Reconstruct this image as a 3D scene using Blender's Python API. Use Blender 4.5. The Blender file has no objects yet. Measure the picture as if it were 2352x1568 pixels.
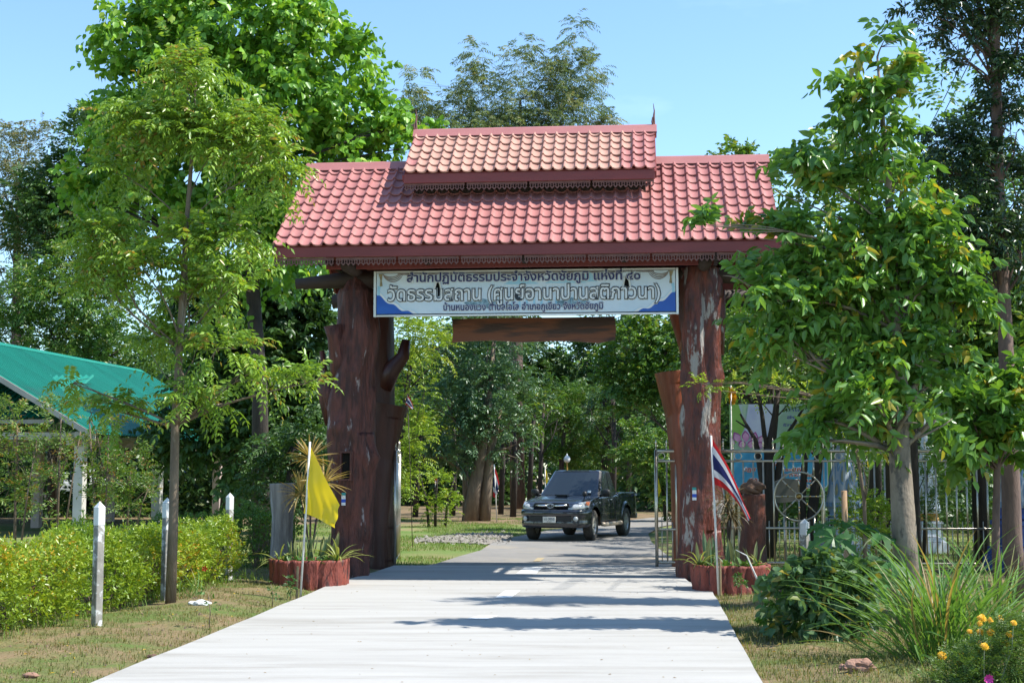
import bpy, math, random
import numpy as np
from mathutils import Vector, Matrix

sc = bpy.context.scene
COL = sc.collection
R = math.radians
random.seed(7)
RNG = np.random.default_rng(11)

# ------------------------------------------------------------------ camera, sky, sun, exposure
CAM_Z = 1.70
FPX = 3267.0                       # focal length in units of a 2352 px wide picture
PITCH = math.atan((1090 - 784) / FPX)
cam = bpy.data.cameras.new('camera')
cam.sensor_width = 36.0
cam.lens = 36.0 * FPX / 2352.0
cam.clip_start = 0.2
cam.clip_end = 2000.0
cam_ob = bpy.data.objects.new('camera', cam)
COL.objects.link(cam_ob)
cam_ob.location = (0, 0, CAM_Z)
cam_ob.rotation_euler = (math.pi / 2 + PITCH, 0, 0)
sc.camera = cam_ob

SUN_EL, SUN_AZ = R(54), R(96)      # azimuth clockwise from +Y (the view direction)
world = bpy.data.worlds.new('World')
sc.world = world
world.use_nodes = True
wn, wl = world.node_tree.nodes, world.node_tree.links
bg = wn['Background']
sky = wn.new('ShaderNodeTexSky')
sky.sky_type = 'NISHITA'
sky.sun_disc = False
sky.sun_elevation = SUN_EL
sky.sun_rotation = SUN_AZ
sky.air_density = 1.0
sky.dust_density = 0.2
sky.ozone_density = 0.6
# thin high cloud veil
tc = wn.new('ShaderNodeTexCoord')
mp = wn.new('ShaderNodeMapping')
mp.inputs['Scale'].default_value = (2.2, 2.2, 7.0)
mp.inputs['Rotation'].default_value = (0.2, 0.35, 0.6)
nz = wn.new('ShaderNodeTexNoise')
nz.inputs['Scale'].default_value = 1.9
nz.inputs['Detail'].default_value = 7.0
nz.inputs['Roughness'].default_value = 0.55
cr = wn.new('ShaderNodeValToRGB')
cr.color_ramp.elements[0].position = 0.54
cr.color_ramp.elements[1].position = 0.95
cr.color_ramp.elements[0].color = (0, 0, 0, 1)
cr.color_ramp.elements[1].color = (0.28, 0.28, 0.28, 1)
mx = wn.new('ShaderNodeMix')
mx.data_type = 'RGBA'
mx.inputs['B'].default_value = (9.0, 9.3, 9.6, 1)
wl.new(tc.outputs['Generated'], mp.inputs['Vector'])
wl.new(mp.outputs['Vector'], nz.inputs['Vector'])
wl.new(nz.outputs['Fac'], cr.inputs['Fac'])
wl.new(cr.outputs['Color'], mx.inputs['Factor'])
wl.new(sky.outputs['Color'], mx.inputs['A'])
tn = wn.new('ShaderNodeMix'); tn.data_type = 'RGBA'; tn.blend_type = 'MULTIPLY'
tn.inputs['Factor'].default_value = 1.0
tn.inputs['B'].default_value = (0.84, 1.0, 1.10, 1)
wl.new(mx.outputs['Result'], tn.inputs['A'])
wl.new(tn.outputs['Result'], bg.inputs['Color'])
bg.inputs['Strength'].default_value = 0.135

sun = bpy.data.lights.new('sun', 'SUN')
sun.energy = 4.6
sun.angle = R(0.55)
sun.color = (1.0, 0.955, 0.88)
sun_ob = bpy.data.objects.new('sun', sun)
COL.objects.link(sun_ob)
sd = Vector((math.sin(SUN_AZ) * math.cos(SUN_EL), math.cos(SUN_AZ) * math.cos(SUN_EL), math.sin(SUN_EL)))
sun_ob.rotation_euler = sd.to_track_quat('Z', 'Y').to_euler()
sun_ob.location = (20, 0, 40)

sc.view_settings.view_transform = 'Standard'
sc.view_settings.look = 'None'
sc.view_settings.exposure = 0.9
sc.view_settings.gamma = 1.0
sc.view_settings.use_curve_mapping = False
sc.render.engine = 'CYCLES'
sc.cycles.max_bounces = 6
sc.cycles.transparent_max_bounces = 8

# ------------------------------------------------------------------ picture <-> place
CP, SP = math.cos(PITCH), math.sin(PITCH)
def ray(px, py):
    u, v = (px - 1176) / FPX, (784 - py) / FPX
    return Vector((u, CP - SP * v, SP + CP * v))
def at(px, py, Y):
    d = ray(px, py)
    s = Y / d.y
    return Vector((d.x * s, Y, CAM_Z + d.z * s))
def gnd(px, py, z=0.0):
    d = ray(px, py)
    s = (z - CAM_Z) / d.z
    return Vector((d.x * s, d.y * s, z))

# ------------------------------------------------------------------ materials
def nt(m):
    m.use_nodes = True
    return m.node_tree.nodes, m.node_tree.links
def mat(name, c1, c2=None, scale=3.0, rough=0.6, bump=0.0, bscale=None, metal=0.0, spec=0.5,
        c3=None, c3lo=0.6, c3hi=0.7, c3scale=None, stretch=(1, 1, 1), detail=5, coat=0.0, randobj=0.0, rough2=None, lo=0.35, hi=0.65):
    m = bpy.data.materials.new(name)
    n, l = nt(m)
    p = n['Principled BSDF']
    p.inputs['Roughness'].default_value = rough
    p.inputs['Metallic'].default_value = metal
    p.inputs['Specular IOR Level'].default_value = spec
    if coat: p.inputs['Coat Weight'].default_value = coat
    c1 = (*c1, 1)
    p.inputs['Base Color'].default_value = c1
    tcn = n.new('ShaderNodeTexCoord')
    mpn = n.new('ShaderNodeMapping')
    mpn.inputs['Scale'].default_value = stretch
    l.new(tcn.outputs['Object'], mpn.inputs['Vector'])
    col = None
    if c2 is not None:
        no = n.new('ShaderNodeTexNoise')
        no.inputs['Scale'].default_value = scale
        no.inputs['Detail'].default_value = detail
        no.inputs['Roughness'].default_value = 0.6
        l.new(mpn.outputs['Vector'], no.inputs['Vector'])
        mr = n.new('ShaderNodeMapRange')
        mr.inputs['From Min'].default_value = lo
        mr.inputs['From Max'].default_value = hi
        l.new(no.outputs['Fac'], mr.inputs['Value'])
        mixn = n.new('ShaderNodeMix'); mixn.data_type = 'RGBA'
        mixn.inputs['A'].default_value = c1
        mixn.inputs['B'].default_value = (*c2, 1)
        l.new(mr.outputs['Result'], mixn.inputs['Factor'])
        col = mixn.outputs['Result']
    if c3 is not None:
        no3 = n.new('ShaderNodeTexNoise')
        no3.inputs['Scale'].default_value = c3scale or scale * 0.7
        no3.inputs['Detail'].default_value = 8
        no3.inputs['Roughness'].default_value = 0.65
        mp3 = n.new('ShaderNodeMapping')
        mp3.inputs['Location'].default_value = (3.1, 7.7, 1.3)
        mp3.inputs['Scale'].default_value = stretch
        l.new(tcn.outputs['Object'], mp3.inputs['Vector'])
        l.new(mp3.outputs['Vector'], no3.inputs['Vector'])
        mr3 = n.new('ShaderNodeMapRange')
        mr3.inputs['From Min'].default_value = c3lo
        mr3.inputs['From Max'].default_value = c3hi
        l.new(no3.outputs['Fac'], mr3.inputs['Value'])
        m3 = n.new('ShaderNodeMix'); m3.data_type = 'RGBA'
        m3.inputs['A'].default_value = c1
        m3.inputs['B'].default_value = (*c3, 1)
        if col: l.new(col, m3.inputs['A'])
        l.new(mr3.outputs['Result'], m3.inputs['Factor'])
        col = m3.outputs['Result']
    if randobj:
        oi = n.new('ShaderNodeObjectInfo')
        hs = n.new('ShaderNodeHueSaturation')
        mr4 = n.new('ShaderNodeMapRange')
        mr4.inputs['To Min'].default_value = 1 - randobj
        mr4.inputs['To Max'].default_value = 1 + randobj
        l.new(oi.outputs['Random'], mr4.inputs['Value'])
        l.new(mr4.outputs['Result'], hs.inputs['Value'])
        hs.inputs['Color'].default_value = c1
        if col: l.new(col, hs.inputs['Color'])
        col = hs.outputs['Color']
    if col: l.new(col, p.inputs['Base Color'])
    if bump:
        nb = n.new('ShaderNodeTexNoise')
        nb.inputs['Scale'].default_value = bscale or scale * 4
        nb.inputs['Detail'].default_value = 6
        l.new(mpn.outputs['Vector'], nb.inputs['Vector'])
        bn = n.new('ShaderNodeBump')
        bn.inputs['Strength'].default_value = 1.0
        bn.inputs['Distance'].default_value = bump
        l.new(nb.outputs['Fac'], bn.inputs['Height'])
        l.new(bn.outputs['Normal'], p.inputs['Normal'])
    return m

def leafmat(name, c1, c2, c3=None, trans=0.35, rough=0.42, spec=0.4, c3at=0.93, glow=(1.35, 1.25, 0.5)):
    """two-tone leaf: per-leaf attribute 'tint' plus the object's own random mixes the colours"""
    m = bpy.data.materials.new(name)
    n, l = nt(m)
    p = n['Principled BSDF']
    p.inputs['Roughness'].default_value = rough
    p.inputs['Specular IOR Level'].default_value = spec
    a = n.new('ShaderNodeAttribute'); a.attribute_name = 'tint'
    ramp = n.new('ShaderNodeValToRGB')
    e = ramp.color_ramp.elements
    e[0].position, e[0].color = 0.0, (*c1, 1)
    e[1].position, e[1].color = 0.85 if c3 else 1.0, (*c2, 1)
    if c3:
        k = e.new(c3at); k.color = (*c3, 1)
    l.new(a.outputs['Fac'], ramp.inputs['Fac'])
    l.new(ramp.outputs['Color'], p.inputs['Base Color'])
    t = n.new('ShaderNodeBsdfTranslucent')
    g = n.new('ShaderNodeMix'); g.data_type = 'RGBA'; g.blend_type = 'MULTIPLY'
    g.inputs['Factor'].default_value = 1.0
    g.inputs['B'].default_value = (*glow, 1)
    l.new(ramp.outputs['Color'], g.inputs['A'])
    l.new(g.outputs['Result'], t.inputs['Color'])
    mxs = n.new('ShaderNodeMixShader')
    mxs.inputs['Fac'].default_value = trans
    l.new(p.outputs['BSDF'], mxs.inputs[1])
    l.new(t.outputs['BSDF'], mxs.inputs[2])
    l.new(mxs.outputs['Shader'], n['Material Output'].inputs['Surface'])
    return m

# ------------------------------------------------------------------ object helpers
def tag(o, label=None, cat=None, group=None, kind=None):
    if label: o['label'] = label
    if cat: o['category'] = cat
    if group: o['group'] = group
    if kind: o['kind'] = kind
    return o
def empty(name, loc=(0, 0, 0), rz=0.0, label=None, cat=None, group=None):
    o = bpy.data.objects.new(name, None)
    o.empty_display_size = 0.2
    COL.objects.link(o)
    o.location = loc
    o.rotation_euler = (0, 0, rz)
    return tag(o, label, cat, group)
def link(name, me, parent=None, loc=None, mtx=None):
    o = bpy.data.objects.new(name, me)
    COL.objects.link(o)
    if parent is not None: o.parent = parent
    if loc is not None: o.location = loc
    if mtx is not None: o.matrix_basis = mtx
    return o
def copy_tree(o, parent=None):
    c = o.copy()
    COL.objects.link(c)
    if parent is not None: c.parent = parent
    for ch in list(o.children):
        copy_tree(ch, c)
    return c

class MB:
    """collects polygons for one mesh object"""
    def __init__(s):
        s.v, s.f, s.m = [], [], []
    def add(s, verts, faces, mi=0):
        b = len(s.v)
        s.v += [tuple(p) for p in verts]
        s.f += [tuple(b + i for i in f) for f in faces]
        s.m += [mi] * len(faces)
        return s
    def box(s, c, d, rz=0.0, mi=0, mtx=None):
        hx, hy, hz = d[0] / 2, d[1] / 2, d[2] / 2
        vs = [Vector((x, y, z)) for x in (-hx, hx) for y in (-hy, hy) for z in (-hz, hz)]
        M = Matrix.Translation(c) @ (mtx if mtx is not None else Matrix.Rotation(rz, 4, 'Z'))
        return s.add([M @ v for v in vs], [(0, 1, 3, 2), (4, 6, 7, 5), (0, 4, 5, 1), (2, 3, 7, 6), (0, 2, 6, 4), (1, 5, 7, 3)], mi)
    def bbox(s, c, d, b=0.01, mi=0, rz=0.0):
        """box with bevelled vertical and top/bottom edges"""
        hx, hy, hz = d[0] / 2, d[1] / 2, d[2] / 2
        M = Matrix.Translation(c) @ Matrix.Rotation(rz, 4, 'Z')
        def ring(ix, z):
            x, y = hx - ix, hy - ix
            return [(-x + b, -y, z), (x - b, -y, z), (x, -y + b, z), (x, y - b, z), (x - b, y, z), (-x + b, y, z), (-x, y - b, z), (-x, -y + b, z)]
        rings = [ring(b, -hz), ring(0, -hz + b), ring(0, hz - b), ring(b, hz)]
        vs = [M @ Vector(p) for r in rings for p in r]
        fs = [tuple(range(7, -1, -1)), tuple(range(24, 32))]
        for k in range(3):
            for i in range(8):
                j = (i + 1) % 8
                fs.append((k * 8 + i, k * 8 + j, k * 8 + 8 + j, k * 8 + 8 + i))
        return s.add(vs, fs, mi)
    def prism(s, poly, y0, y1, mi=0, M=None):
        """polygon in (x,z) extruded along y"""
        n = len(poly)
        vs = [Vector((x, y0, z)) for x, z in poly] + [Vector((x, y1, z)) for x, z in poly]
        if M is not None: vs = [M @ v for v in vs]
        fs = [tuple(range(n)), tuple(range(2 * n - 1, n - 1, -1))]
        for i in range(n):
            j = (i + 1) % n
            fs.append((i, i + n, j + n, j))
        return s.add(vs, fs, mi)
    def tube(s, path, radii, seg=8, mi=0, wob=0.0, freq=3.0, caps=True, seed=0.0, squash=1.0, ridg=0.0):
        path = [Vector(p) for p in path]
        if not isinstance(radii, (list, tuple)): radii = [radii] * len(path)
        vs, fs = [], []
        side = None
        for k, p in enumerate(path):
            t = (path[min(k + 1, len(path) - 1)] - path[max(k - 1, 0)])
            t = t.normalized() if t.length > 1e-9 else Vector((0, 0, 1))
            if side is None:
                up = Vector((0, 1, 0)) if abs(t.y) < 0.9 else Vector((1, 0, 0))
                side = t.cross(up).normalized()
            side = (side - t * side.dot(t)).normalized()
            b = t.cross(side)
            for i in range(seg):
                a = 2 * math.pi * i / seg
                r = radii[k]
                if wob:
                    r *= 1 + wob * (math.sin(freq * a + seed + k * 0.9) * 0.5 + math.sin(2 * a + 1.7 * seed - k * 0.63) * 0.35 + math.sin(5 * a + 0.4 * k + seed * 3) * 0.3)
                if ridg:
                    r *= 1 + ridg * (random.random() - 0.5)
                vs.append(p + side * math.cos(a) * r + b * math.sin(a) * r * squash)
        for k in range(len(path) - 1):
            for i in range(seg):
                j = (i + 1) % seg
                fs.append((k * seg + i, k * seg + j, (k + 1) * seg + j, (k + 1) * seg + i))
        if caps:
            fs.append(tuple(range(seg - 1, -1, -1)))
            fs.append(tuple(range((len(path) - 1) * seg, len(path) * seg)))
        return s.add(vs, fs, mi)
    def lathe(s, prof, seg=16, mi=0, c=(0, 0, 0), sx=1.0, sy=1.0, rot=0.0, caps=True):
        vs, fs = [], []
        for r, z in prof:
            for i in range(seg):
                a = 2 * math.pi * (i + rot) / seg
                vs.append((c[0] + r * math.cos(a) * sx, c[1] + r * math.sin(a) * sy, c[2] + z))
        for k in range(len(prof) - 1):
            for i in range(seg):
                j = (i + 1) % seg
                fs.append((k * seg + i, k * seg + j, (k + 1) * seg + j, (k + 1) * seg + i))
        if caps:
            fs.append(tuple(range(seg - 1, -1, -1)))
            fs.append(tuple(range((len(prof) - 1) * seg, len(prof) * seg)))
        return s.add(vs, fs, mi)
    def torus(s, c, Rr, r, axis='y', seg=24, ts=8, mi=0):
        vs, fs = [], []
        for i in range(seg):
            a = 2 * math.pi * i / seg
            for j in range(ts):
                b = 2 * math.pi * j / ts
                x, z, y = (Rr + r * math.cos(b)) * math.cos(a), (Rr + r * math.cos(b)) * math.sin(a), r * math.sin(b)
                p = (x, y, z) if axis == 'y' else (x, z, y) if axis == 'z' else (y, x, z)
                vs.append((c[0] + p[0], c[1] + p[1], c[2] + p[2]))
        for i in range(seg):
            for j in range(ts):
                i2, j2 = (i + 1) % seg, (j + 1) % ts
                fs.append((i * ts + j, i2 * ts + j, i2 * ts + j2, i * ts + j2))
        return s.add(vs, fs, mi)
    def grid(s, fn, nu, nv, mi=0):
        vs = [fn(i / nu, j / nv) for j in range(nv + 1) for i in range(nu + 1)]
        fs = [(j * (nu + 1) + i, j * (nu + 1) + i + 1, (j + 1) * (nu + 1) + i + 1, (j + 1) * (nu + 1) + i) for j in range(nv) for i in range(nu)]
        return s.add(vs, fs, mi)
    def mesh(s, name, mats, smooth=False):
        me = bpy.data.meshes.new(name)
        me.from_pydata(s.v, [], s.f)
        for m in (mats if isinstance(mats, (list, tuple)) else [mats]):
            me.materials.append(m)
        if any(s.m): me.polygons.foreach_set('material_index', s.m)
        if smooth: me.polygons.foreach_set('use_smooth', [True] * len(s.f))
        me.update()
        return me
    def build(s, name, mats, parent=None, smooth=False, loc=None):
        return link(name, s.mesh(name, mats, smooth), parent, loc)

def poly_sheet(name, pts, z, m, parent=None, sub=0):
    me = bpy.data.meshes.new(name)
    me.from_pydata([(p[0], p[1], z) for p in pts], [], [tuple(range(len(pts)))])
    me.materials.append(m)
    me.update()
    return link(name, me, parent)

# ------------------------------------------------------------------ foliage (numpy)
def nrmz(a):
    return a / np.maximum(np.linalg.norm(a, axis=1, keepdims=True), 1e-9)

def leaf_mesh(name, m, B, D, N, L, W, T, shape='r', fold=0.12, droop=0.0):
    """B base, D direction, N normal (n,3); L, W lengths; T tint 0..1"""
    n = len(B)
    S = nrmz(np.cross(D, N))
    N = np.cross(S, D)
    L, W = L[:, None], W[:, None]
    if shape == 'r':                       # rhombus of two triangles folded on the midrib
        P = np.stack([B, B + D * L * 0.42 + S * W * 0.5 + N * W * fold, B + D * L - N * L * droop, B + D * L * 0.42 - S * W * 0.5 + N * W * fold], 1)
        F = np.array([[0, 1, 2], [0, 2, 3]])
    else:                                  # oval/heart leaf of two quads, or six-sided
        P = np.stack([B,
                      B + D * L * 0.22 + S * W * 0.46 + N * W * fold,
                      B + D * L * 0.62 + S * W * 0.40 + N * (W * fold - L * droop * 0.35),
                      B + D * L - N * L * droop,
                      B + D * L * 0.62 - S * W * 0.40 + N * (W * fold - L * droop * 0.35),
                      B + D * L * 0.22 - S * W * 0.46 + N * W * fold], 1)
        F = np.array([[0, 1, 2, 3], [0, 3, 4, 5]])
    k, fl = P.shape[1], F.shape[1]
    me = bpy.data.meshes.new(name)
    me.vertices.add(n * k)
    me.vertices.foreach_set('co', P.reshape(-1).astype(np.float32))
    idx = (F[None] + (np.arange(n) * k)[:, None, None]).reshape(-1).astype(np.int32)
    me.loops.add(len(idx))
    me.loops.foreach_set('vertex_index', idx)
    nf = n * len(F)
    me.polygons.add(nf)
    me.polygons.foreach_set('loop_start', (np.arange(nf) * fl).astype(np.int32))
    me.materials.append(m)
    at_ = me.attributes.new('tint', 'FLOAT', 'POINT')
    at_.data.foreach_set('value', np.repeat(T, k).astype(np.float32))
    me.update(calc_edges=True)
    return me

UP = np.array([0, 0, 1.0])
def sprigs(O, D, length, pairs, leafL, leafW, rng, droop=0.35, spread=0.9, flat=0.6, hang=0.25, tbase=None, jitter=0.15, tj=0.25):
    """twigs at O growing along D, each with pairs of leaves; returns arrays for leaf_mesh"""
    n = len(O)
    Lr = length * rng.uniform(0.65, 1.25, n)
    side = np.cross(D, UP)
    side = nrmz(side + rng.normal(0, 0.05, (n, 3)))
    up = nrmz(np.cross(side, D))
    ang = rng.normal(0, (1 - flat) * 1.3, n)[:, None]
    sd = side * np.cos(ang) + up * np.sin(ang)
    up = nrmz(np.cross(sd, D))
    if tbase is None: tbase = rng.uniform(0, 1, n)
    Bs, Ds, Ns, Ls, Ws, Ts = [], [], [], [], [], []
    m = pairs * 2 + 1
    for k in range(m):
        t = 1.0 if k == m - 1 else (k // 2 + 0.7) / pairs * 0.95
        sg = 0 if k == m - 1 else (1 if k % 2 == 0 else -1)
        pos = O + D * (Lr * t)[:, None]
        pos[:, 2] -= droop * Lr * t * t
        tan = D.copy()
        tan[:, 2] -= 2 * droop * t
        tan = nrmz(tan)
        d = tan * (0.45 if sg else 1.0) + sd * sg * spread + rng.normal(0, jitter, (n, 3))
        d[:, 2] -= hang
        d = nrmz(d)
        nn = nrmz(up + rng.normal(0, 0.28 + jitter, (n, 3)))
        Bs.append(pos); Ds.append(d); Ns.append(nn)
        sz = rng.uniform(0.72, 1.15, n) * (1.0 - 0.25 * abs(t - 0.55))
        Ls.append(leafL * sz); Ws.append(leafW * sz)
        Ts.append(np.clip(tbase * 0.75 + 0.12 + rng.normal(0, tj, n), 0, 1))
    return [np.concatenate(x) for x in (Bs, Ds, Ns, Ls, Ws, Ts)]

def blob_points(blobs, n, rng, shell=(0.55, 1.0), lower=0.6, loose=0.10):
    """blobs: (centre, (rx,ry,rz)); points and outward directions, weighted by area"""
    w = np.array([r[0] * r[2] for _, r in blobs])
    w = w / w.sum()
    ids = rng.choice(len(blobs), n, p=w)
    C = np.array([tuple(c) for c, _ in blobs])[ids]
    Rr = np.array([r for _, r in blobs])[ids]
    d = nrmz(rng.normal(0, 1, (n, 3)))
    flip = (d[:, 2] < -0.2) & (rng.uniform(0, 1, n) < lower)
    d[flip, 2] *= -1
    rr = rng.uniform(shell[0] ** 2, shell[1] ** 2, n) ** 0.5
    rr *= 1 + rng.normal(0, loose, n)
    P = C + d * Rr * rr[:, None]
    out = nrmz(d / Rr)
    return P, out, ids

def limb(mb, p0, p1, r0, r1, seg=6, bend=0.15, n=5):
    p0, p1 = Vector(p0), Vector(p1)
    L = (p1 - p0).length
    off = Vector((random.uniform(-1, 1), random.uniform(-1, 1), random.uniform(-0.2, 0.6))) * L * bend
    pts, rs = [], []
    for k in range(n + 1):
        t = k / n
        pts.append(p0.lerp(p1, t) + off * math.sin(math.pi * t) + Vector((random.uniform(-1, 1), random.uniform(-1, 1), 0)) * L * 0.015)
        rs.append(r0 + (r1 - r0) * t)
    mb.tube(pts, rs, seg)
    return pts

def tree(name, label, trunk, radii, blobs, leaf, bark, n, sprig=(0.5, 4), leafs=(0.12, 0.05), shape='r', group=None,
         droop=0.35, hang=0.25, spread=0.9, flat=0.6, shell=(0.5, 1.0), upw=0.35, clump=0.0, seed=1, cat='tree', limbs=True,
         keep=0, fold=0.12, ldroop=0.1, limb_r=0.35, lower=0.6, extra_trunks=(), tj=0.22, trunk_seg=9, jitter=0.15, crownname='crown', wob=0.08, loose=0.10):
    """trunk: list of world points; blobs: (centre, radii) in world; returns the root"""
    rng = np.random.default_rng(seed)
    random.seed(seed)
    base = Vector(trunk[0])
    root = empty(name, base, 0, label, cat, group)
    t = MB()
    def loc(p): return Vector(p) - base
    t.tube([loc(p) for p in trunk], radii, trunk_seg, wob=wob, seed=seed)
    for tr, rr in extra_trunks:
        t.tube([loc(p) for p in tr], rr, trunk_seg, wob=wob, seed=seed + 2)
    if limbs:
        tp = [Vector(p) for p in trunk]
        for c, r in blobs:
            c = Vector(c)
            cand = [p for p in tp[1:] if p.z < c.z - 0.1] or tp[-1:]
            s = min(cand, key=lambda p: (p - c).length)
            k = tp.index(s)
            r0 = max(radii[k] * limb_r, 0.012)
            pts = limb(t, loc(s), loc(c), r0, r0 * 0.35)
            for _ in range(4):
                a = random.choice(pts[2:])
                d = Vector((random.gauss(0, 1), random.gauss(0, 1), random.gauss(0.3, 0.8))).normalized()
                limb(t, a, loc(c) + Vector((d.x * r[0], d.y * r[1], d.z * r[2])) * 0.75, r0 * 0.4, r0 * 0.12, 5, 0.1, 4)
    t.build('trunk', bark, root, True)
    P, out, ids = blob_points(blobs, n, rng, shell, lower, loose)
    if clump:                                # gather twigs into tufts so that gaps open between them
        nc = max(6, int(n / clump))
        ci = rng.choice(n, nc, replace=False)
        own = rng.choice(nc, n)
        rad = np.array([min(r) for _, r in blobs])[ids[ci]][own] * 0.24
        P = P[ci][own] + rng.normal(0, 1, (n, 3)) * rad[:, None] * np.array([1, 1, 0.75])
        out = out[ci][own]
        tb = rng.uniform(0, 1, nc)[own]
    else:
        tb = rng.uniform(0, 1, n)
    D = nrmz(out + UP * upw + rng.normal(0, 0.45, (n, 3)))
    A = sprigs(P, D, sprig[0], sprig[1], leafs[0], leafs[1], rng, droop, spread, flat, hang, tbase=tb, tj=tj, jitter=jitter)
    A[0] = A[0] - np.array(base)
    if keep:
        place_leaves(root, A, leaf, keep, base, shape, fold, ldroop)
    link(crownname, leaf_mesh(crownname, leaf, *A, shape=shape, fold=fold, droop=ldroop), root)
    return root

def place_leaves(root, A, leaf, keep, base, shape, fold, ldroop):
    """the largest-looking leaves become objects of their own that share a few meshes"""
    W = A[0] + np.array(base)
    px = (W[:, 0] / W[:, 1]) * FPX + 1176
    dist = W[:, 1]
    facing = np.abs(A[2][:, 1]) + 0.3
    score = A[3] / dist * facing
    score[(px < 0) | (px > 2352)] = 0
    pick = np.argsort(-score)[:keep]
    one = np.ones(1)
    units = [leaf_mesh('leaf', leaf, np.zeros((1, 3)), np.array([[0, 1.0, 0]]), np.array([[0, 0, 1.0]]), one, one * 0.62, one * tv, shape, fold, ldroop) for tv in (0.12, 0.35, 0.6, 0.85)]
    for i in pick:
        d, nn = Vector(A[1][i]), Vector(A[2][i])
        s = d.cross(nn).normalized()
        nn = s.cross(d)
        M = Matrix((s, d, nn)).transposed().to_4x4()
        M = Matrix.Translation(A[0][i]) @ M @ Matrix.Diagonal((A[4][i] / 0.62, A[3][i], A[3][i], 1))
        link('leaf', units[min(3, int(A[5][i] * 4))], root, mtx=M)
    msk = np.ones(len(A[0]), bool)
    msk[pick] = False
    for k in range(6): A[k] = A[k][msk]

def blades(name, m, P, H, W, lean, rng, parent=None, seg=2, kind='stuff', tmax=1.0):
    """grass blades: P (n,3) roots"""
    n = len(P)
    a = rng.uniform(0, 2 * math.pi, n)
    d = np.stack([np.cos(a), np.sin(a), np.zeros(n)], 1)
    s = np.stack([-np.sin(a), np.cos(a), np.zeros(n)], 1)
    ln = rng.uniform(0.1, 1, n)[:, None] * lean
    H = H[:, None]; W = W[:, None]
    mid = P + d * ln * H * 0.35 + UP * H * 0.6
    tip = P + d * ln * H * 1.0 + UP * H * (1 - 0.35 * ln)
    V = np.stack([P - s * W / 2, P + s * W / 2, mid + s * W * 0.38, tip, mid - s * W * 0.38], 1)
    me = bpy.data.meshes.new(name)
    me.vertices.add(n * 5)
    me.vertices.foreach_set('co', V.reshape(-1).astype(np.float32))
    F = np.array([0, 1, 2, 0, 2, 4, 4, 2, 3])
    idx = (F[None] + (np.arange(n) * 5)[:, None]).reshape(-1).astype(np.int32)
    me.loops.add(len(idx)); me.loops.foreach_set('vertex_index', idx)
    me.polygons.add(n * 3); me.polygons.foreach_set('loop_start', (np.arange(n * 3) * 3).astype(np.int32))
    me.materials.append(m)
    at_ = me.attributes.new('tint', 'FLOAT', 'POINT')
    at_.data.foreach_set('value', np.repeat(rng.uniform(0, tmax, n), 5).astype(np.float32))
    me.update(calc_edges=True)
    o = link(name, me, parent)
    if kind: o['kind'] = kind
    return o

def ribbon(mb, p0, d, L, w, droop, n=6, mi=0, fold=0.15, wprof=None):
    """one strap leaf as a bent, folded strip"""
    p = Vector(p0); d = Vector(d).normalized()
    side = d.cross(Vector((0, 0, 1)))
    side = side.normalized() if side.length > 1e-3 else Vector((1, 0, 0))
    vs, fs = [], []
    pos = p.copy(); dr = d.copy()
    for k in range(n + 1):
        t = k / n
        ww = w * (wprof(t) if wprof else (0.55 + 0.9 * t if t < 0.5 else 1.0 * (1 - ((t - 0.5) / 0.5) ** 2 * 0.97)))
        nn = side.cross(dr).normalized()
        vs += [pos - side * ww / 2 + nn * ww * fold, pos, pos + side * ww / 2 + nn * ww * fold]
        dr = (dr + Vector((0, 0, -1)) * droop / n * (0.5 + 1.5 * t)).normalized()
        pos = pos + dr * L / n
    for k in range(n):
        a = k * 3
        fs += [(a, a + 1, a + 4, a + 3), (a + 1, a + 2, a + 5, a + 4)]
    mb.add(vs, fs, mi)
    return pos

# ================================================================== GROUND AND ROADS
from mathutils import noise as MN
def road_left(y):  return -3.36 + 0.061 * (y - 11.6)
def road_right(y): return 2.0 + 0.096 * (y - 11.6)
def gz(x, y):
    """height of the bare ground: uneven verges, flat near the roads"""
    m = 1.0
    if y < 27:
        d = max(road_left(y) - x, x - road_right(y))
        m = min(max((d - 0.05) / 0.7, 0), 1)
    else:
        m = 0.35
    n = MN.noise((x * 0.9, y * 0.9, 0.3)) * 0.5 + MN.noise((x * 2.7, y * 2.7, 5.3)) * 0.25
    z = -0.02 + m * (0.05 + n * 0.11)
    if 16.5 < y < 24 and -5.2 < x < -3.2:
        z += 0.10 * m * math.exp(-((x + 4.1) / 0.6) ** 2 - ((y - 19.6) / 1.8) ** 2)
    return z

m_verge = mat('verge_soil', (0.155, 0.13, 0.062), (0.225, 0.16, 0.09), 2.2, 0.95, 0.03, 26, c3=(0.10, 0.14, 0.035), c3lo=0.45, c3hi=0.62, c3scale=1.1, spec=0.2, detail=9)
m_lawn = mat('lawn_ground', (0.13, 0.19, 0.05), (0.25, 0.20, 0.10), 0.55, 0.95, 0.03, 22, c3=(0.09, 0.17, 0.03), c3lo=0.5, c3hi=0.66, c3scale=0.25, spec=0.2, detail=9)
m_litter = mat('leaf_litter', (0.17, 0.12, 0.07), (0.24, 0.17, 0.10), 1.4, 0.95, 0.04, 18, c3=(0.08, 0.10, 0.03), c3lo=0.5, c3hi=0.65, spec=0.2, detail=9)
xs = np.concatenate([[-400, -200, -110, -70, -48, -36, -28, -22, -18], np.arange(-15, 15.01, 0.3), [18, 22, 28, 36, 48, 70, 110, 200, 400]])
ys = np.concatenate([[-60, -30, -12, -4, 2, 6], np.arange(9, 34, 0.3), np.arange(34, 62, 1.2), [64, 70, 78, 90, 110, 150, 220, 400, 700]])
gv = [(x, y, gz(x, y)) for y in ys for x in xs]
nx = len(xs)
gf, gm = [], []
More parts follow.
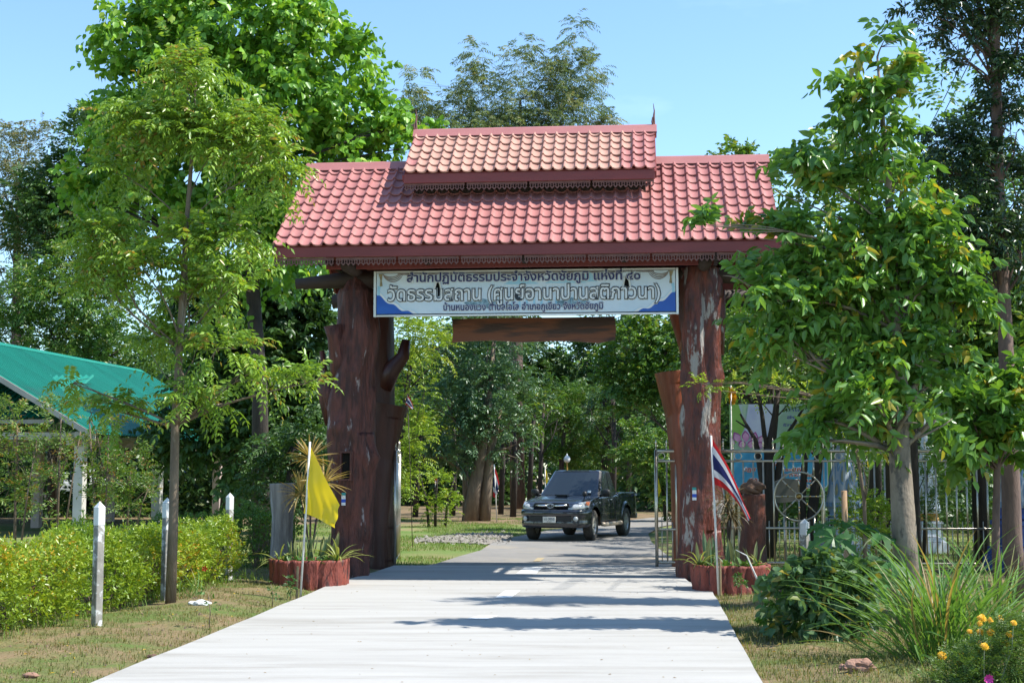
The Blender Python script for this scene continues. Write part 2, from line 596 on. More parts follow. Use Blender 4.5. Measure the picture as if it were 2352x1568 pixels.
for j in range(len(ys) - 1):
    for i in range(nx - 1):
        gf.append((j * nx + i, j * nx + i + 1, (j + 1) * nx + i + 1, (j + 1) * nx + i))
        cx, cy = (xs[i] + xs[i + 1]) / 2, (ys[j] + ys[j + 1]) / 2
        gm.append(0 if cy < 26.4 else (1 if cy < 50 else 2))
gme = bpy.data.meshes.new('ground')
gme.from_pydata(gv, [], gf)
for m in (m_verge, m_lawn, m_litter): gme.materials.append(m)
gme.polygons.foreach_set('material_index', gm)
gme.polygons.foreach_set('use_smooth', [True] * len(gf))
gme.update()
tag(link('ground', gme), 'olive brown bare soil and mown grass verges', kind='structure')

# concrete slab with a broomed surface
m_conc = mat('concrete', (0.35, 0.34, 0.315), (0.40, 0.39, 0.365), 1.1, 0.9, 0.008, 34, c3=(0.235, 0.22, 0.19), c3lo=0.50, c3hi=0.78, c3scale=0.7, stretch=(0.35, 2.5, 1), spec=0.25, detail=9)
SLAB_Z = 0.05
lft, rgt = [], []
for k in range(40):
    y = -8 + k * (21.4 + 8) / 39
    lft.append((road_left(y) + random.uniform(-0.015, 0.015), y))
    rgt.append((road_right(y) + random.uniform(-0.012, 0.012), y))
lft += [(-2.72, 22.2), (-2.35, 24.6), (-2.16, 26.35)]
rgt += [(2.75, 22.3), (2.80, 24.0), (3.10, 26.35)]
ring = lft + rgt[::-1]
n = len(ring)
mb = MB()
mb.add([(x, y, SLAB_Z) for x, y in ring] + [(x, y, -0.15) for x, y in ring],
       [tuple(range(n - 1, -1, -1))] + [(i, (i + 1) % n, n + (i + 1) % n, n + i) for i in range(n)])
slab = tag(mb.build('concrete_road', m_conc), 'pale concrete entrance road running through the gate', kind='structure')
m_paint = mat('road_paint', (0.74, 0.74, 0.72), (0.62, 0.61, 0.58), 6, 0.7, c3=(0.42, 0.41, 0.38), c3lo=0.52, c3hi=0.7, c3scale=9)
m_ypaint = mat('yellow_road_paint', (0.42, 0.31, 0.14), (0.30, 0.26, 0.18), 8, 0.8)
for (x0, y0, x1, y1, wpx, mm, z) in ((1208, 1317, 1226, 1301.5, 0.33, m_paint, SLAB_Z + 0.004), (1155, 1372, 1178, 1355, 0.22, m_paint, SLAB_Z + 0.004), (1096, 1420, 1122, 1413, 0.24, m_paint, SLAB_Z + 0.004)):
    a, b = gnd(x0, y0, z), gnd(x1, y1, z)
    poly_sheet('lane_dash', [(a.x - wpx / 2, a.y), (a.x + wpx / 2, a.y), (b.x + wpx / 2, b.y), (b.x - wpx / 2, b.y)], z, mm, slab)

# asphalt lane inside the grounds, bending away to the right
m_asph = mat('old_asphalt', (0.20, 0.192, 0.18), (0.25, 0.235, 0.21), 1.2, 0.9, 0.006, 70, c3=(0.30, 0.26, 0.20), c3lo=0.55, c3hi=0.7, c3scale=0.6, spec=0.3, detail=9)
al = [(-1.75, 26.2), (-1.4, 27.2), (-1.05, 29.6), (-0.72, 32.1), (-0.45, 35.6), (0.02, 38.6), (1.0, 43), (2.6, 48.5), (5.4, 56), (10, 64), (17, 72), (30, 80)]
ar = [(3.22, 26.2), (3.24, 28.5), (3.28, 31), (3.5, 36), (3.9, 41), (4.8, 46.5), (6.4, 51.5), (9.2, 56.5), (14, 63), (21, 69), (33, 75)]
al = [(x + random.uniform(-0.06, 0.06), y) for x, y in al]
asph = tag(poly_sheet('asphalt_road', ar + al[::-1], 0.028, m_asph), 'grey asphalt lane bending right behind the gate', kind='structure')
for (x0, y0, x1, y1) in ((1233, 1288, 1243, 1280), (1326, 1219, 1334, 1214)):
    a, b = gnd(x0, y0, .032), gnd(x1, y1, .032)
    poly_sheet('lane_dash', [(a.x - .07, a.y), (a.x + .07, a.y), (b.x + .07, b.y), (b.x - .07, b.y)], .032, m_ypaint, asph)
# pale gravel patch on the lawn and a bright sandy yard far behind the trees
m_grav = mat('gravel_bed', (0.33, 0.30, 0.26), (0.22, 0.19, 0.15), 14, 0.95, 0.02, 60)
gp = [gnd(px, py, 0.02) for px, py in ((950, 1240), (1000, 1231), (1060, 1224), (1130, 1222), (1172, 1227), (1168, 1236), (1150, 1243), (1120, 1249), (1060, 1246), (1000, 1244))]
gravel = tag(poly_sheet('gravel_patch', gp, 0.024, m_grav), 'pale crushed stone spread beside the asphalt lane', kind='structure')
m_stone = mat('gravel_stone', (0.31, 0.29, 0.26), (0.21, 0.19, 0.165), 9, 0.9, randobj=0.1)
mb = MB()
gx0, gx1 = min(p.x for p in gp), max(p.x for p in gp)
for _ in range(900):
    t = random.random() ** 0.8
    px = 952 + 225 * t
    py = 1240.5 - 8 * t + random.gauss(0, 3.6 + 3 * t)
    p = gnd(px, py, 0.03)
    r = random.uniform(0.015, 0.045)
    q = [Vector((random.gauss(0, 1), random.gauss(0, 1), random.gauss(0, .6))).normalized() * r for _ in range(4)]
    mb.add([p + Vector((r, 0, 0)), p + Vector((-r * .6, r * .8, 0)), p + Vector((-r * .6, -r * .8, 0)), p + Vector((q[0].x, q[0].y, r * 1.1))], [(0, 1, 3), (1, 2, 3), (2, 0, 3)])
tag(mb.build('gravel', m_stone), 'loose pale stones strewn on the lawn edge', kind='stuff')
m_sand = mat('sandy_yard', (0.52, 0.44, 0.33), (0.45, 0.37, 0.27), 0.4, 0.95)
tag(poly_sheet('sandy_yard', [(-16, 96), (10, 94), (11, 150), (-20, 152)], 0.13, m_sand), 'sunlit pale sandy yard beyond the shady trees', kind='structure')

# ================================================================== THE GATE
GX, GY, GA = 0.275, 23.6, R(-5)
GM = Matrix.Translation((GX, GY, 0)) @ Matrix.Rotation(GA, 4, 'Z')
def gw(u, v, z): return GM @ Vector((u, v, z))

m_bark_l = mat('painted_log', (0.135, 0.046, 0.034), (0.055, 0.024, 0.020), 7.0, 0.62, 0.035, 16, c3=(0.33, 0.29, 0.28), c3lo=0.63, c3hi=0.68, c3scale=3.2, stretch=(1.7, 1.7, 0.4), spec=0.35, detail=9, lo=.38, hi=.62)
m_bark_r = mat('painted_log_red', (0.165, 0.038, 0.022), (0.062, 0.021, 0.017), 7.0, 0.48, 0.045, 14, c3=(0.33, 0.30, 0.27), c3lo=0.575, c3hi=0.61, c3scale=2.6, stretch=(1.7, 1.7, 0.45), spec=0.5, detail=9, lo=.38, hi=.62)
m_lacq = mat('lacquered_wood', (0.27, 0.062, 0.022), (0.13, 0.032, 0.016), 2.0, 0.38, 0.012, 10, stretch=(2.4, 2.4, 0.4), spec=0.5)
m_lacq_shade = mat('shaded_lacquered_wood', (0.070, 0.020, 0.012), (0.034, 0.012, 0.009), 2.0, 0.45, 0.012, 10, stretch=(2.4, 2.4, 0.4), spec=0.4)  # darkened lacquer: shade on the back left post put into its colour
m_beam = mat('dark_beam', (0.045, 0.026, 0.019), (0.03, 0.018, 0.014), 3, 0.7, 0.012, 12, stretch=(0.5, 3, 3))
m_maroon = mat('maroon_board', (0.23, 0.044, 0.040), (0.17, 0.034, 0.032), 2.2, 0.55, 0.002, 30, stretch=(0.4, 2, 2))
m_lace = mat('carved_trim', (0.20, 0.095, 0.075), (0.13, 0.06, 0.05), 6, 0.75)
m_tile = mat('red_roof_tile', (0.40, 0.165, 0.148), (0.34, 0.128, 0.118), 2.0, 0.6, 0.0015, 70, c3=(0.42, 0.215, 0.175), c3lo=0.55, c3hi=0.75, c3scale=1.6, randobj=0.09, spec=0.35)
m_tile_p = mat('dusty_roof_tile', (0.45, 0.26, 0.195), (0.41, 0.205, 0.165), 3.0, 0.7, 0.0015, 70, c3=(0.46, 0.30, 0.23), c3lo=0.5, c3hi=0.75, c3scale=2.4, randobj=0.09, spec=0.3)
m_ridge = mat('ridge_cap', (0.39, 0.155, 0.142), (0.35, 0.13, 0.12), 1.5, 0.5)

gate = empty('entrance_gate', (GX, GY, 0), GA, 'temple gateway of red log posts under a two-tier tiled roof', 'gateway')

def log_post(path, radii, seed, seg=30, rings=44, lobes=0.10, rough=0.07, knots=()):
    """gnarled log: path and radius resampled, radius broken by noise"""
    path = [Vector(p) for p in path]
    mbp = MB()
    vs, fs = [], []
    for k in range(rings + 1):
        f = k / rings * (len(path) - 1)
        i = min(int(f), len(path) - 2); t = f - i
        t2 = t * t * (3 - 2 * t)
        p = path[i].lerp(path[i + 1], t2)
        r = radii[i] + (radii[i + 1] - radii[i]) * t2
        ax = (path[i + 1] - path[i]).normalized()
        sx = Vector((1, 0, 0)) - ax * ax.x
        sx.normalize(); sy = ax.cross(sx)
        for s in range(seg):
            a = 2 * math.pi * s / seg
            d = sx * math.cos(a) + sy * math.sin(a)
            q = p + d * r
            rr = r * (1 + lobes * MN.noise((math.cos(a) * 1.3 + seed, math.sin(a) * 1.3, p.z * 0.5)) * 2
                      + rough * MN.noise((math.cos(a) * 4 + seed * 2, math.sin(a) * 4, p.z * 1.6 + seed)) * 1.6
                      + rough * 0.5 * MN.noise((math.cos(a) * 9 + seed * 2, math.sin(a) * 9, p.z * 2.6)))
            for (kz, ka, kr, kh) in knots:
                da = math.atan2(math.sin(a - ka), math.cos(a - ka)) * r
                rr += kh * math.exp(-((p.z - kz) ** 2 + da * da) / kr ** 2)
            vs.append(p + d * rr)
    for k in range(rings):
        for s in range(seg):
            j = (s + 1) % seg
            fs.append((k * seg + s, k * seg + j, (k + 1) * seg + j, (k + 1) * seg + s))
    fs.append(tuple(range(seg - 1, -1, -1)))
    fs.append(tuple(range(rings * seg, (rings + 1) * seg)))
    mbp.add(vs, fs)
    return mbp
def stub(mbp, path, radii, seed, seg=14):
    mbp.tube(path, radii, seg, wob=0.14, seed=seed, ridg=0.06)

# front left post: thick, with a sawn stub high up and a broken branch on its left
p = log_post([(-3.00, 0, -0.1), (-2.97, 0, 0.7), (-2.93, 0, 1.5), (-3.00, 0, 2.4), (-2.97, 0, 3.2), (-2.89, 0, 4.1), (-2.91, 0.02, 4.75), (-2.93, 0.05, 5.1)],
             [0.38, 0.33, 0.36, 0.40, 0.35, 0.34, 0.29, 0.13], 3.1, rings=70, seg=44, rough=0.11, knots=((1.95, -0.35, 0.14, 0.13), (0.75, -0.3, 0.2, 0.06), (2.9, 3.3, 0.3, 0.10), (2.5, -1.9, 0.12, 0.06), (3.4, -1.3, 0.10, 0.05), (1.15, -1.5, 0.10, 0.05)))
stub(p, [(-3.12, -0.1, 3.1), (-3.17, -0.22, 3.6), (-3.23, -0.28, 4.0), (-3.26, -0.30, 4.18)], [0.16, 0.13, 0.12, 0.15], 1)
stub(p, [(-3.12, 0, 2.7), (-3.39, 0.02, 3.15), (-3.49, 0.02, 3.35)], [0.34, 0.20, 0.12], 2)
stub(p, [(-3.47, 0.02, 3.2), (-3.46, 0.02, 3.5), (-3.50, 0.02, 3.78)], [0.08, 0.05, 0.045], 2.5)
p.build('log_post', m_bark_l, gate, True)
# front right post
p = log_post([(2.80, 0, -0.1), (2.78, 0, 0.8), (2.84, 0, 1.8), (2.86, 0, 2.8), (2.86, 0, 3.7), (2.84, 0, 4.6), (2.84, 0, 5.1)],
             [0.36, 0.33, 0.31, 0.30, 0.32, 0.34, 0.33], 8.4, rings=70, seg=44, lobes=0.09, rough=0.15, knots=((3.3, -0.4, 0.12, 0.06), (2.2, -1.2, 0.10, 0.04), (1.2, -0.6, 0.12, 0.05)))
stub(p, [(3.02, 0.05, 3.7), (3.12, 0.05, 4.3), (3.14, 0.08, 4.75)], [0.20, 0.14, 0.12], 4)
p.build('log_post', m_bark_r, gate, True)
# back left post: smooth, sawn ledge with a thinner upper stem and a raised arm
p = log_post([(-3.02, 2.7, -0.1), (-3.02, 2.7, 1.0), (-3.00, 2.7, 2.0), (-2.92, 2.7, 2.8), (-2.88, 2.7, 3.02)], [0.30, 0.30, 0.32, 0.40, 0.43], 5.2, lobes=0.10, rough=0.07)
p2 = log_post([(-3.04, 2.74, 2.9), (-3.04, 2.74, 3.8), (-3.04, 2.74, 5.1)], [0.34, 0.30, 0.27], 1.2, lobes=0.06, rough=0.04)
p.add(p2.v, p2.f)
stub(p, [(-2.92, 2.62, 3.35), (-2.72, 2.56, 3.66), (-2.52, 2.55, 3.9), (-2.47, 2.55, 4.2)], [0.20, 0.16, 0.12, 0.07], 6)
p.build('log_post', m_lacq_shade, gate, True)
# back right post: orange lacquer, broad sawn stub and a limb leaning to the beam
p = log_post([(2.62, 2.7, -0.1), (2.62, 2.7, 1.0), (2.58, 2.7, 2.0), (2.52, 2.7, 2.8), (2.44, 2.7, 3.35), (2.42, 2.7, 3.58)], [0.25, 0.24, 0.21, 0.21, 0.26, 0.29], 2.7, lobes=0.10, rough=0.03)
stub(p, [(2.78, 2.75, 1.6), (2.88, 2.75, 2.8), (2.82, 2.72, 3.6), (2.68, 2.7, 4.1), (2.52, 2.7, 4.6), (2.45, 2.7, 5.0)], [0.22, 0.19, 0.14, 0.14, 0.11, 0.11], 3)
stub(p, [(2.72, 2.6, 3.95), (2.78, 2.5, 4.2), (2.82, 2.45, 4.38)], [0.16, 0.15, 0.11], 7)
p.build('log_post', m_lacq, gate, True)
# dark beams
b = MB()
b.tube([(-3.95, 0, 4.92), (-3.0, 0, 4.98), (0, 0, 5.02), (3.0, 0, 5.0), (4.0, 0, 4.95)], [0.09, 0.15, 0.15, 0.15, 0.13], 12, wob=0.06)
b.build('beam', m_beam, gate, True)
b = MB(); b.tube([(-3.9, 2.7, 4.95), (0, 2.7, 5.02), (3.9, 2.7, 4.95)], [0.13, 0.14, 0.13], 12, wob=0.06); b.build('beam', m_beam, gate, True)
for u in (-2.9, 2.9):
    b = MB(); b.tube([(u, -0.9, 5.1), (u, 1.4, 5.15), (u, 3.6, 5.1)], 0.11, 10, wob=0.05); b.build('beam', m_beam, gate, True)
for v, w in ((-0.62, 2.95), (3.32, 2.95)):
    b = MB(); b.bbox((-0.15, v, 5.135), (6.3, 0.06, 0.13), 0.006); b.build('eaves_beam', m_maroon, gate)
for u in (-3.2, -1.6, 0, 1.6, 3.2):      # king posts and rafters under the roof
    b = MB(); b.box((u, 1.35, 6.1), (0.10, 0.10, 1.9)); b.box((u, 1.35, 5.17), (0.08, 4.6, 0.10)); b.build('rafter', m_beam, gate)

EV, EZ, RV, RZ = -1.10, 5.39, 1.35, 7.21       # main eave and ridge in gate space
HL = 4.08
def slope_frame(v0, z0, v1, z1, u0):
    d = Vector((0, v1 - v0, z1 - z0)); L = d.length; d.normalize()
    nrm = Vector((1, 0, 0)).cross(d)
    M = Matrix((Vector((1, 0, 0)), d, nrm)).transposed().to_4x4()
    M.translation = (u0, v0, z0)
    return M, L
def back_frame(M, rv):
    """mirror a front slope about the ridge plane v = rv (half turn)"""
    return Matrix.Translation((0, rv, 0)) @ Matrix.Rotation(math.pi, 4, 'Z') @ Matrix.Translation((0, -rv, 0)) @ M
def tile_mesh(name, w, l, m, amp=0.036, nu=10):
    """one pan-and-roll tile: crest at the joints, rolled front lip"""
    mbt = MB()
    def prof(t):
        t = t % 1.0
        return amp * math.sin(math.pi * t / .30) if t < .30 else -amp * .55 * math.sin(math.pi * (t - .30) / .70) ** .8
    lift = 0.024
    rows = [(-0.012, lift - 0.020), (-0.012, lift + 0.004), (0.0, lift + 0.008), (l * 1.10, -0.004)]
    vs = [((i / nu) * w * 1.03 - 0.015 * w, y, prof(i / nu) + z + .012) for y, z in rows for i in range(nu + 1)]
    fs = [(j * (nu + 1) + i, j * (nu + 1) + i + 1, (j + 1) * (nu + 1) + i + 1, (j + 1) * (nu + 1) + i) for j in range(len(rows) - 1) for i in range(nu)]
    mbt.add(vs, fs)
    me = mbt.mesh(name, m, False)
    return me
def tile_slope(parent, M, L, ncol, nrow, width, mats, keep_rows, pick, stuffname):
    w, l = width / ncol, L / nrow
    ms = [tile_mesh('tile', w, l, m) for m in mats]
    rest = MB()
    for r in range(nrow):
        for c in range(ncol):
            T = M @ Matrix.Translation((c * w, r * l, random.uniform(-0.004, 0.004) + (0.007 if c % 4 == 0 else 0.0))) @ Matrix.Rotation(random.gauss(0, 0.008), 4, 'Z') @ Matrix.Rotation(random.gauss(0, 0.006), 4, 'X')
            me = ms[pick(c, r)]
            if r < keep_rows:
                link('tile', me, parent, mtx=T)
            else:
                b0 = len(rest.v)
                rest.v += [tuple(T @ v.co) for v in me.vertices]
                for pl in me.polygons:
                    rest.f.append(tuple(b0 + i for i in pl.vertices)); rest.m.append(pick(c, r))
    if rest.v:
        tag(rest.build(stuffname, mats, parent), kind='stuff')
def roof(name, v0, z0, rv, rz, hl, ncol, nrow, mats, keep, pick, fas, lab=None, fz=0.02):
    M, L = slope_frame(v0, z0, rv, rz, -hl)
    BM = back_frame(M, rv)
    d = MB()
    for Q in (M, BM):      # decking under the tiles
        d.add([Q @ Vector(q) for q in ((0.02, 0.02, -0.035), (2 * hl - 0.02, 0.02, -0.035), (2 * hl - 0.02, L - 0.02, -0.035), (0.02, L - 0.02, -0.035),
                                     (0.02, 0.02, -0.006), (2 * hl - 0.02, 0.02, -0.006), (2 * hl - 0.02, L - 0.02, -0.006), (0.02, L - 0.02, -0.006))],
              [(3, 2, 1, 0), (4, 5, 6, 7), (0, 1, 5, 4), (1, 2, 6, 5), (2, 3, 7, 6), (3, 0, 4, 7)])
    ro = d.build(name, m_maroon, gate)
    tag(ro, lab)
    tile_slope(ro, M, L, ncol, nrow, 2 * hl, mats, keep, pick, 'upper_tiles')
    tile_slope(ro, BM, L, ncol, nrow, 2 * hl, mats, 0, pick, 'back_tiles')
    # ridge cap in overlapping lengths
    nseg = max(3, int(hl * 2 / 1.1))
    for k in range(nseg):
        c = MB()
        a, e = -hl - 0.03 + k * (2 * hl + 0.06) / nseg, -hl - 0.03 + (k + 1) * (2 * hl + 0.06) / nseg + 0.02
        h = 0.002 * (k % 2)
        prof = [(-0.20, -0.105), (-0.135, -0.03), (-0.075, 0.045), (0, 0.075), (0.075, 0.045), (0.135, -0.03), (0.20, -0.105)]
        vs = [(uu, rv + y, rz + z + h + 0.02) for uu in (a, e) for y, z in prof] + [(uu, rv + y * 0.93, rz + z + h - 0.005) for uu in (a, e) for y, z in prof]
        fs = [(i, i + 1, 8 + i, 7 + i) for i in range(6)] + [(14 + i, 21 + i, 22 + i, 15 + i) for i in range(6)]
        fs += [(i, 14 + i, 15 + i, i + 1) for i in range(6)] + [(7 + i, 8 + i, 22 + i, 21 + i) for i in range(6)]
        c.add(vs, fs)
        c.build('ridge_cap', m_ridge, ro)
    # fascia boards
    for vv in (v0 + 0.03, 2 * rv - v0 - 0.03):
        f = MB(); f.bbox((0, vv, z0 - fas / 2 - 0.015), (2 * hl - 0.01, 0.03, fas), 0.004); f.build('fascia_board', m_maroon, ro)
    # barge boards on both gables
    for u in (-hl + 0.0, hl - 0.0):
        for Q in (M, BM):
            g = MB()
            uu = u + hl
            if Q is BM: uu = 2 * hl - uu
            g.add([Q @ Vector((uu + s * 0.02, y, z)) for s in (-1, 1) for y, z in ((-0.02, -0.17), (L + 0.03, -0.17), (L + 0.03, -0.04), (-0.02, -0.04))],
                  [(0, 1, 2, 3), (7, 6, 5, 4), (0, 4, 5, 1), (1, 5, 6, 2), (2, 6, 7, 3), (3, 7, 4, 0)])
            g.build('barge_board', m_maroon, ro)
    return ro
rm = roof('roof', EV, EZ, RV, RZ, HL, 40, 10, [m_tile], 7, lambda c, r: 0, 0.17)
ru = roof('upper_roof', 0.0, 6.80, RV, 7.79, 2.13, 22, 6, [m_tile_p, m_tile], 6, lambda c, r: 1 if c > 19 or (c == 19 and r < 3) or (c == 0 and r % 3 == 1) else 0, 0.16, 'small dusty pink upper roof tier')
# walls of the upper tier and carved pendants
b = MB()
for u in (-1.95, 1.95): b.prism([(u - 0.02, 6.0), (u + 0.02, 6.0), (u + 0.02, 6.9), (u - 0.02, 6.9)], 0.35, 2.35)
b.box((0, 0.38, 6.5), (3.86, 0.04, 0.5)); b.box((0, 2.32, 6.5), (3.86, 0.04, 0.5))
b.build('clerestory', m_beam, ru)
def lace_panel(L, y):
    """carved pelmet: a band with a row of pierced star pendants"""
    q = MB(); nunit = int(round(L / 0.085)); w = L / nunit; t = 0.008
    def flat(poly, holes=False):
        q.prism(poly, -t, t)
    flat([(0.004, 0), (L - 0.004, 0), (L - 0.004, -0.030), (0.004, -0.030)])
    for k in range(nunit):
        c = (k + 0.5) * w
        O = [(c - w * .5, -0.030), (c - w * .30, -0.075), (c - w * .5, -0.088), (c, -0.135), (c + w * .5, -0.088), (c + w * .30, -0.075), (c + w * .5, -0.030)]
        I = [(c - w * .22, -0.040), (c - w * .12, -0.060), (c - w * .20, -0.085), (c, -0.105), (c + w * .20, -0.085), (c + w * .12, -0.060), (c + w * .22, -0.040)]
        vs = [(x, s, z) for s in (-t, t) for x, z in O + I]
        fs = []
        for i in range(6):
            fs += [(i, i + 1, 8 + i, 7 + i), (21 + i, 22 + i, 15 + i, 14 + i), (i, 14 + i, 15 + i, i + 1)]
        fs += [(0, 7, 13, 6), (14, 20, 27, 21)]
        q.add(vs, fs)
    return q.mesh('carved_pelmet', m_lace)
for parent, hl, n, v, z in ((rm, 4.08, 8, -1.05, 5.20), (ru, 2.13, 4, 0.05, 6.625)):
    me = lace_panel(2 * hl / n - 0.03, 0)
    for k in range(n):
        link('carved_pelmet', me, parent, (-hl + k * 2 * hl / n + 0.01, v, z))
        link('carved_pelmet', me, parent, (-hl + k * 2 * hl / n + 0.01, 2 * RV - v, z))
# finials on the upper ridge, like thin upright horns
for u in (-2.13, 2.13):
    f = MB()
    f.tube([(u, RV, 7.83), (u, RV - 0.01, 8.0), (u + 0.012, RV, 8.12), (u - 0.005, RV, 8.26)], [0.032, 0.022, 0.012, 0.004], 6)
    f.tube([(u, RV, 7.80), (u - 0.03, RV - 0.05, 7.92), (u - 0.025, RV - 0.06, 8.0)], [0.02, 0.016, 0.005], 6)
    f.build('finial', m_lace, ru)
# niche box and painted trail markers on the posts
m_black = mat('hollow_shade_black', (0.008, 0.007, 0.006), rough=0.9)  # near-black paints the shade inside the niche and behind the banner slits
b = MB()
for c, d in (((-2.955, -0.49, 2.07), (0.20, 0.14, 0.03)), ((-2.955, -0.49, 1.62), (0.20, 0.14, 0.03)), ((-3.04, -0.49, 1.845), (0.03, 0.14, 0.42)), ((-2.87, -0.49, 1.845), (0.03, 0.14, 0.42))): b.box(c, d)
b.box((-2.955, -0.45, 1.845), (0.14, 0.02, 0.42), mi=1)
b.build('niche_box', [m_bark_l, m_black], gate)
m_teal = mat('teal_paint', (0.03, 0.26, 0.24)); m_white = mat('white_paint', (0.78, 0.78, 0.76), (0.68, 0.68, 0.65), 7, 0.6); m_blue = mat('blue_paint', (0.02, 0.08, 0.45))
for u, v, z in ((-3.0, -0.47, 1.41), (2.70, -0.345, 1.50)):
    b = MB(); y = v
    for i, (h, k) in enumerate(((0.045, 0), (0.06, 1), (0.055, 2), (0.045, 1))):
        z0 = z - sum((0.045, 0.06, 0.055, 0.045)[:i])
        b.box((u, y, z0 - h / 2), (0.066, 0.01, h), mi=k)
    b.build('trail_marker', [m_teal, m_white, m_blue], gate)

# ================================================================== SIGN BANNER AND PLANK
m_vinyl = mat('banner_vinyl', (0.58, 0.70, 0.79), (0.68, 0.77, 0.83), 1.4, 0.35, 0.002, 3, c3=(0.48, 0.68, 0.80), c3lo=0.55, c3hi=0.8, c3scale=1.1, detail=3)
m_alu = mat('aluminium_frame', (0.72, 0.72, 0.70), rough=0.35, metal=0.4)
m_navy = mat('navy_print', (0.018, 0.026, 0.13), rough=0.5)
m_ink = mat('black_print', (0.013, 0.026, 0.04), rough=0.5)
m_letter = mat('white_letter', (0.76, 0.79, 0.80), rough=0.5)
m_royal = mat('royal_blue_print', (0.012, 0.085, 0.42), (0.02, 0.13, 0.5), 2, 0.4)
m_sky = mat('pale_blue_print', (0.30, 0.58, 0.74), (0.42, 0.66, 0.78), 5, 0.5)
m_swag = mat('brown_print', (0.14, 0.11, 0.11), (0.30, 0.24, 0.20), 16, 0.5)
m_gold = mat('gold_print', (0.36, 0.30, 0.14), (0.22, 0.17, 0.10), 18, 0.5)
m_dtree = mat('dark_teal_print', (0.08, 0.17, 0.22), (0.34, 0.50, 0.58), 16, 0.5)
SW, SH = 5.02, 0.765
sp = gw(-0.03, -0.42, 4.295)
sign = empty('banner_sign', sp, GA, 'white and blue framed banner with Thai lettering hanging under the eave', 'sign')
H2 = SW / 2
def flat_print(name, pts, y, m, parent):
    b = MB(); b.add([(x, y, z) for x, z in pts], [tuple(range(len(pts)))]); return b.build(name, m, parent)
def smooth_poly(fn, n): return [fn(i / n) for i in range(n + 1)]
# vinyl with two wind slits cut open (tear drops), a black sheet behind paints the shade seen through them
def drop(cx, cz, w, h, n=16):
    return [(cx + w * math.sin(2 * math.pi * i / n) * (0.55 - 0.45 * math.cos(2 * math.pi * i / n)) * 1.1, cz + h * math.cos(2 * math.pi * i / n)) for i in range(n)]
def holed_sheet(name, outer, holes, mtl, parent, y):
    cu = bpy.data.curves.new(name, 'CURVE'); cu.dimensions = '2D'; cu.fill_mode = 'BOTH'
    for ring_ in [outer] + holes:
        s = cu.splines.new('POLY'); s.points.add(len(ring_) - 1); s.use_cyclic_u = True
        for i, (x, z) in enumerate(ring_): s.points[i].co = (x, z, 0, 1)
    tmp = bpy.data.objects.new(name, cu); COL.objects.link(tmp)
    bpy.context.view_layer.update()
    me = bpy.data.meshes.new_from_object(tmp.evaluated_get(bpy.context.evaluated_depsgraph_get()))
    bpy.data.objects.remove(tmp)
    me.name = name
    me.transform(Matrix.Rotation(math.pi / 2, 4, 'X'))
    me.transform(Matrix.Translation((0, y, 0)))
    me.materials.clear(); me.materials.append(mtl)
    return link(name, me, parent)
holes = [drop(-1.44, 0.475, 0.062, 0.15), drop(1.67, 0.53, 0.056, 0.145)]
vin = holed_sheet('banner_sheet', [(-H2 + .05, .05), (H2 - .05, .05), (H2 - .05, SH - .04), (-H2 + .05, SH - .04)], holes, m_vinyl, sign, -0.004)
b = MB(); b.box((0, 0.07, SH / 2), (SW - 0.06, 0.02, SH - 0.06)); b.build('slit_shade_sheet', m_black, sign)
b = MB()
for x in (-H2 + 0.02, H2 - 0.02): b.bbox((x, 0.02, SH / 2), (0.04, 0.06, SH), 0.004)
for z in (0.02, SH - 0.015): b.bbox((0, 0.02, z), (SW - 0.09, 0.055, 0.03), 0.004)
b.build('frame', m_alu, sign)
for h, cx in zip(holes, (-1.44, 1.67)):   # curled white lips of each slit
    b = MB()
    for side in (-1, 1):
        pts = [(x, z) for x, z in h if (x - cx) * side > 0.005]
        pts.sort(key=lambda q: q[1])
        vs = []
        for x, z in pts: vs += [(x, -0.005, z), (x + side * 0.028, -0.035, z - 0.004)]
        b.add(vs, [(2 * i, 2 * i + 2, 2 * i + 3, 2 * i + 1) for i in range(len(pts) - 1)])
    b.build('wind_slit', m_letter, sign)
# printed artwork: temple silhouette, trees, swags, corner waves
Y1 = -0.0075
for x0, w, z0, z1 in ((-0.35, 0.6, 0.52, 0.66), (0.33, 0.7, 0.53, 0.65), (0.9, 0.3, 0.55, 0.70)):
    flat_print('temple_roof_print', [(x0, z0), (x0 + w, z0), (x0 + w * .86, z0 + .04), (x0 + w * .62, z1), (x0 + w * .5, z1 + .02), (x0 + w * .38, z1), (x0 + w * .1, z0 + .035)], Y1, m_sky, sign)
for k in range(9):
    x0 = -0.22 + k * 0.12
    flat_print('temple_column_print', [(x0, .14), (x0 + .035, .14), (x0 + .035, .30), (x0, .30)], Y1, m_sky, sign)
for cx in (-0.72, 0.78):
    flat_print('tree_print', [(cx + .26 * math.cos(a) * (1 + .12 * math.sin(7 * a)), .205 + .075 * math.sin(a) * (1 + .2 * math.sin(5 * a))) for a in [2 * math.pi * i / 40 for i in range(40)]], Y1, m_dtree, sign)
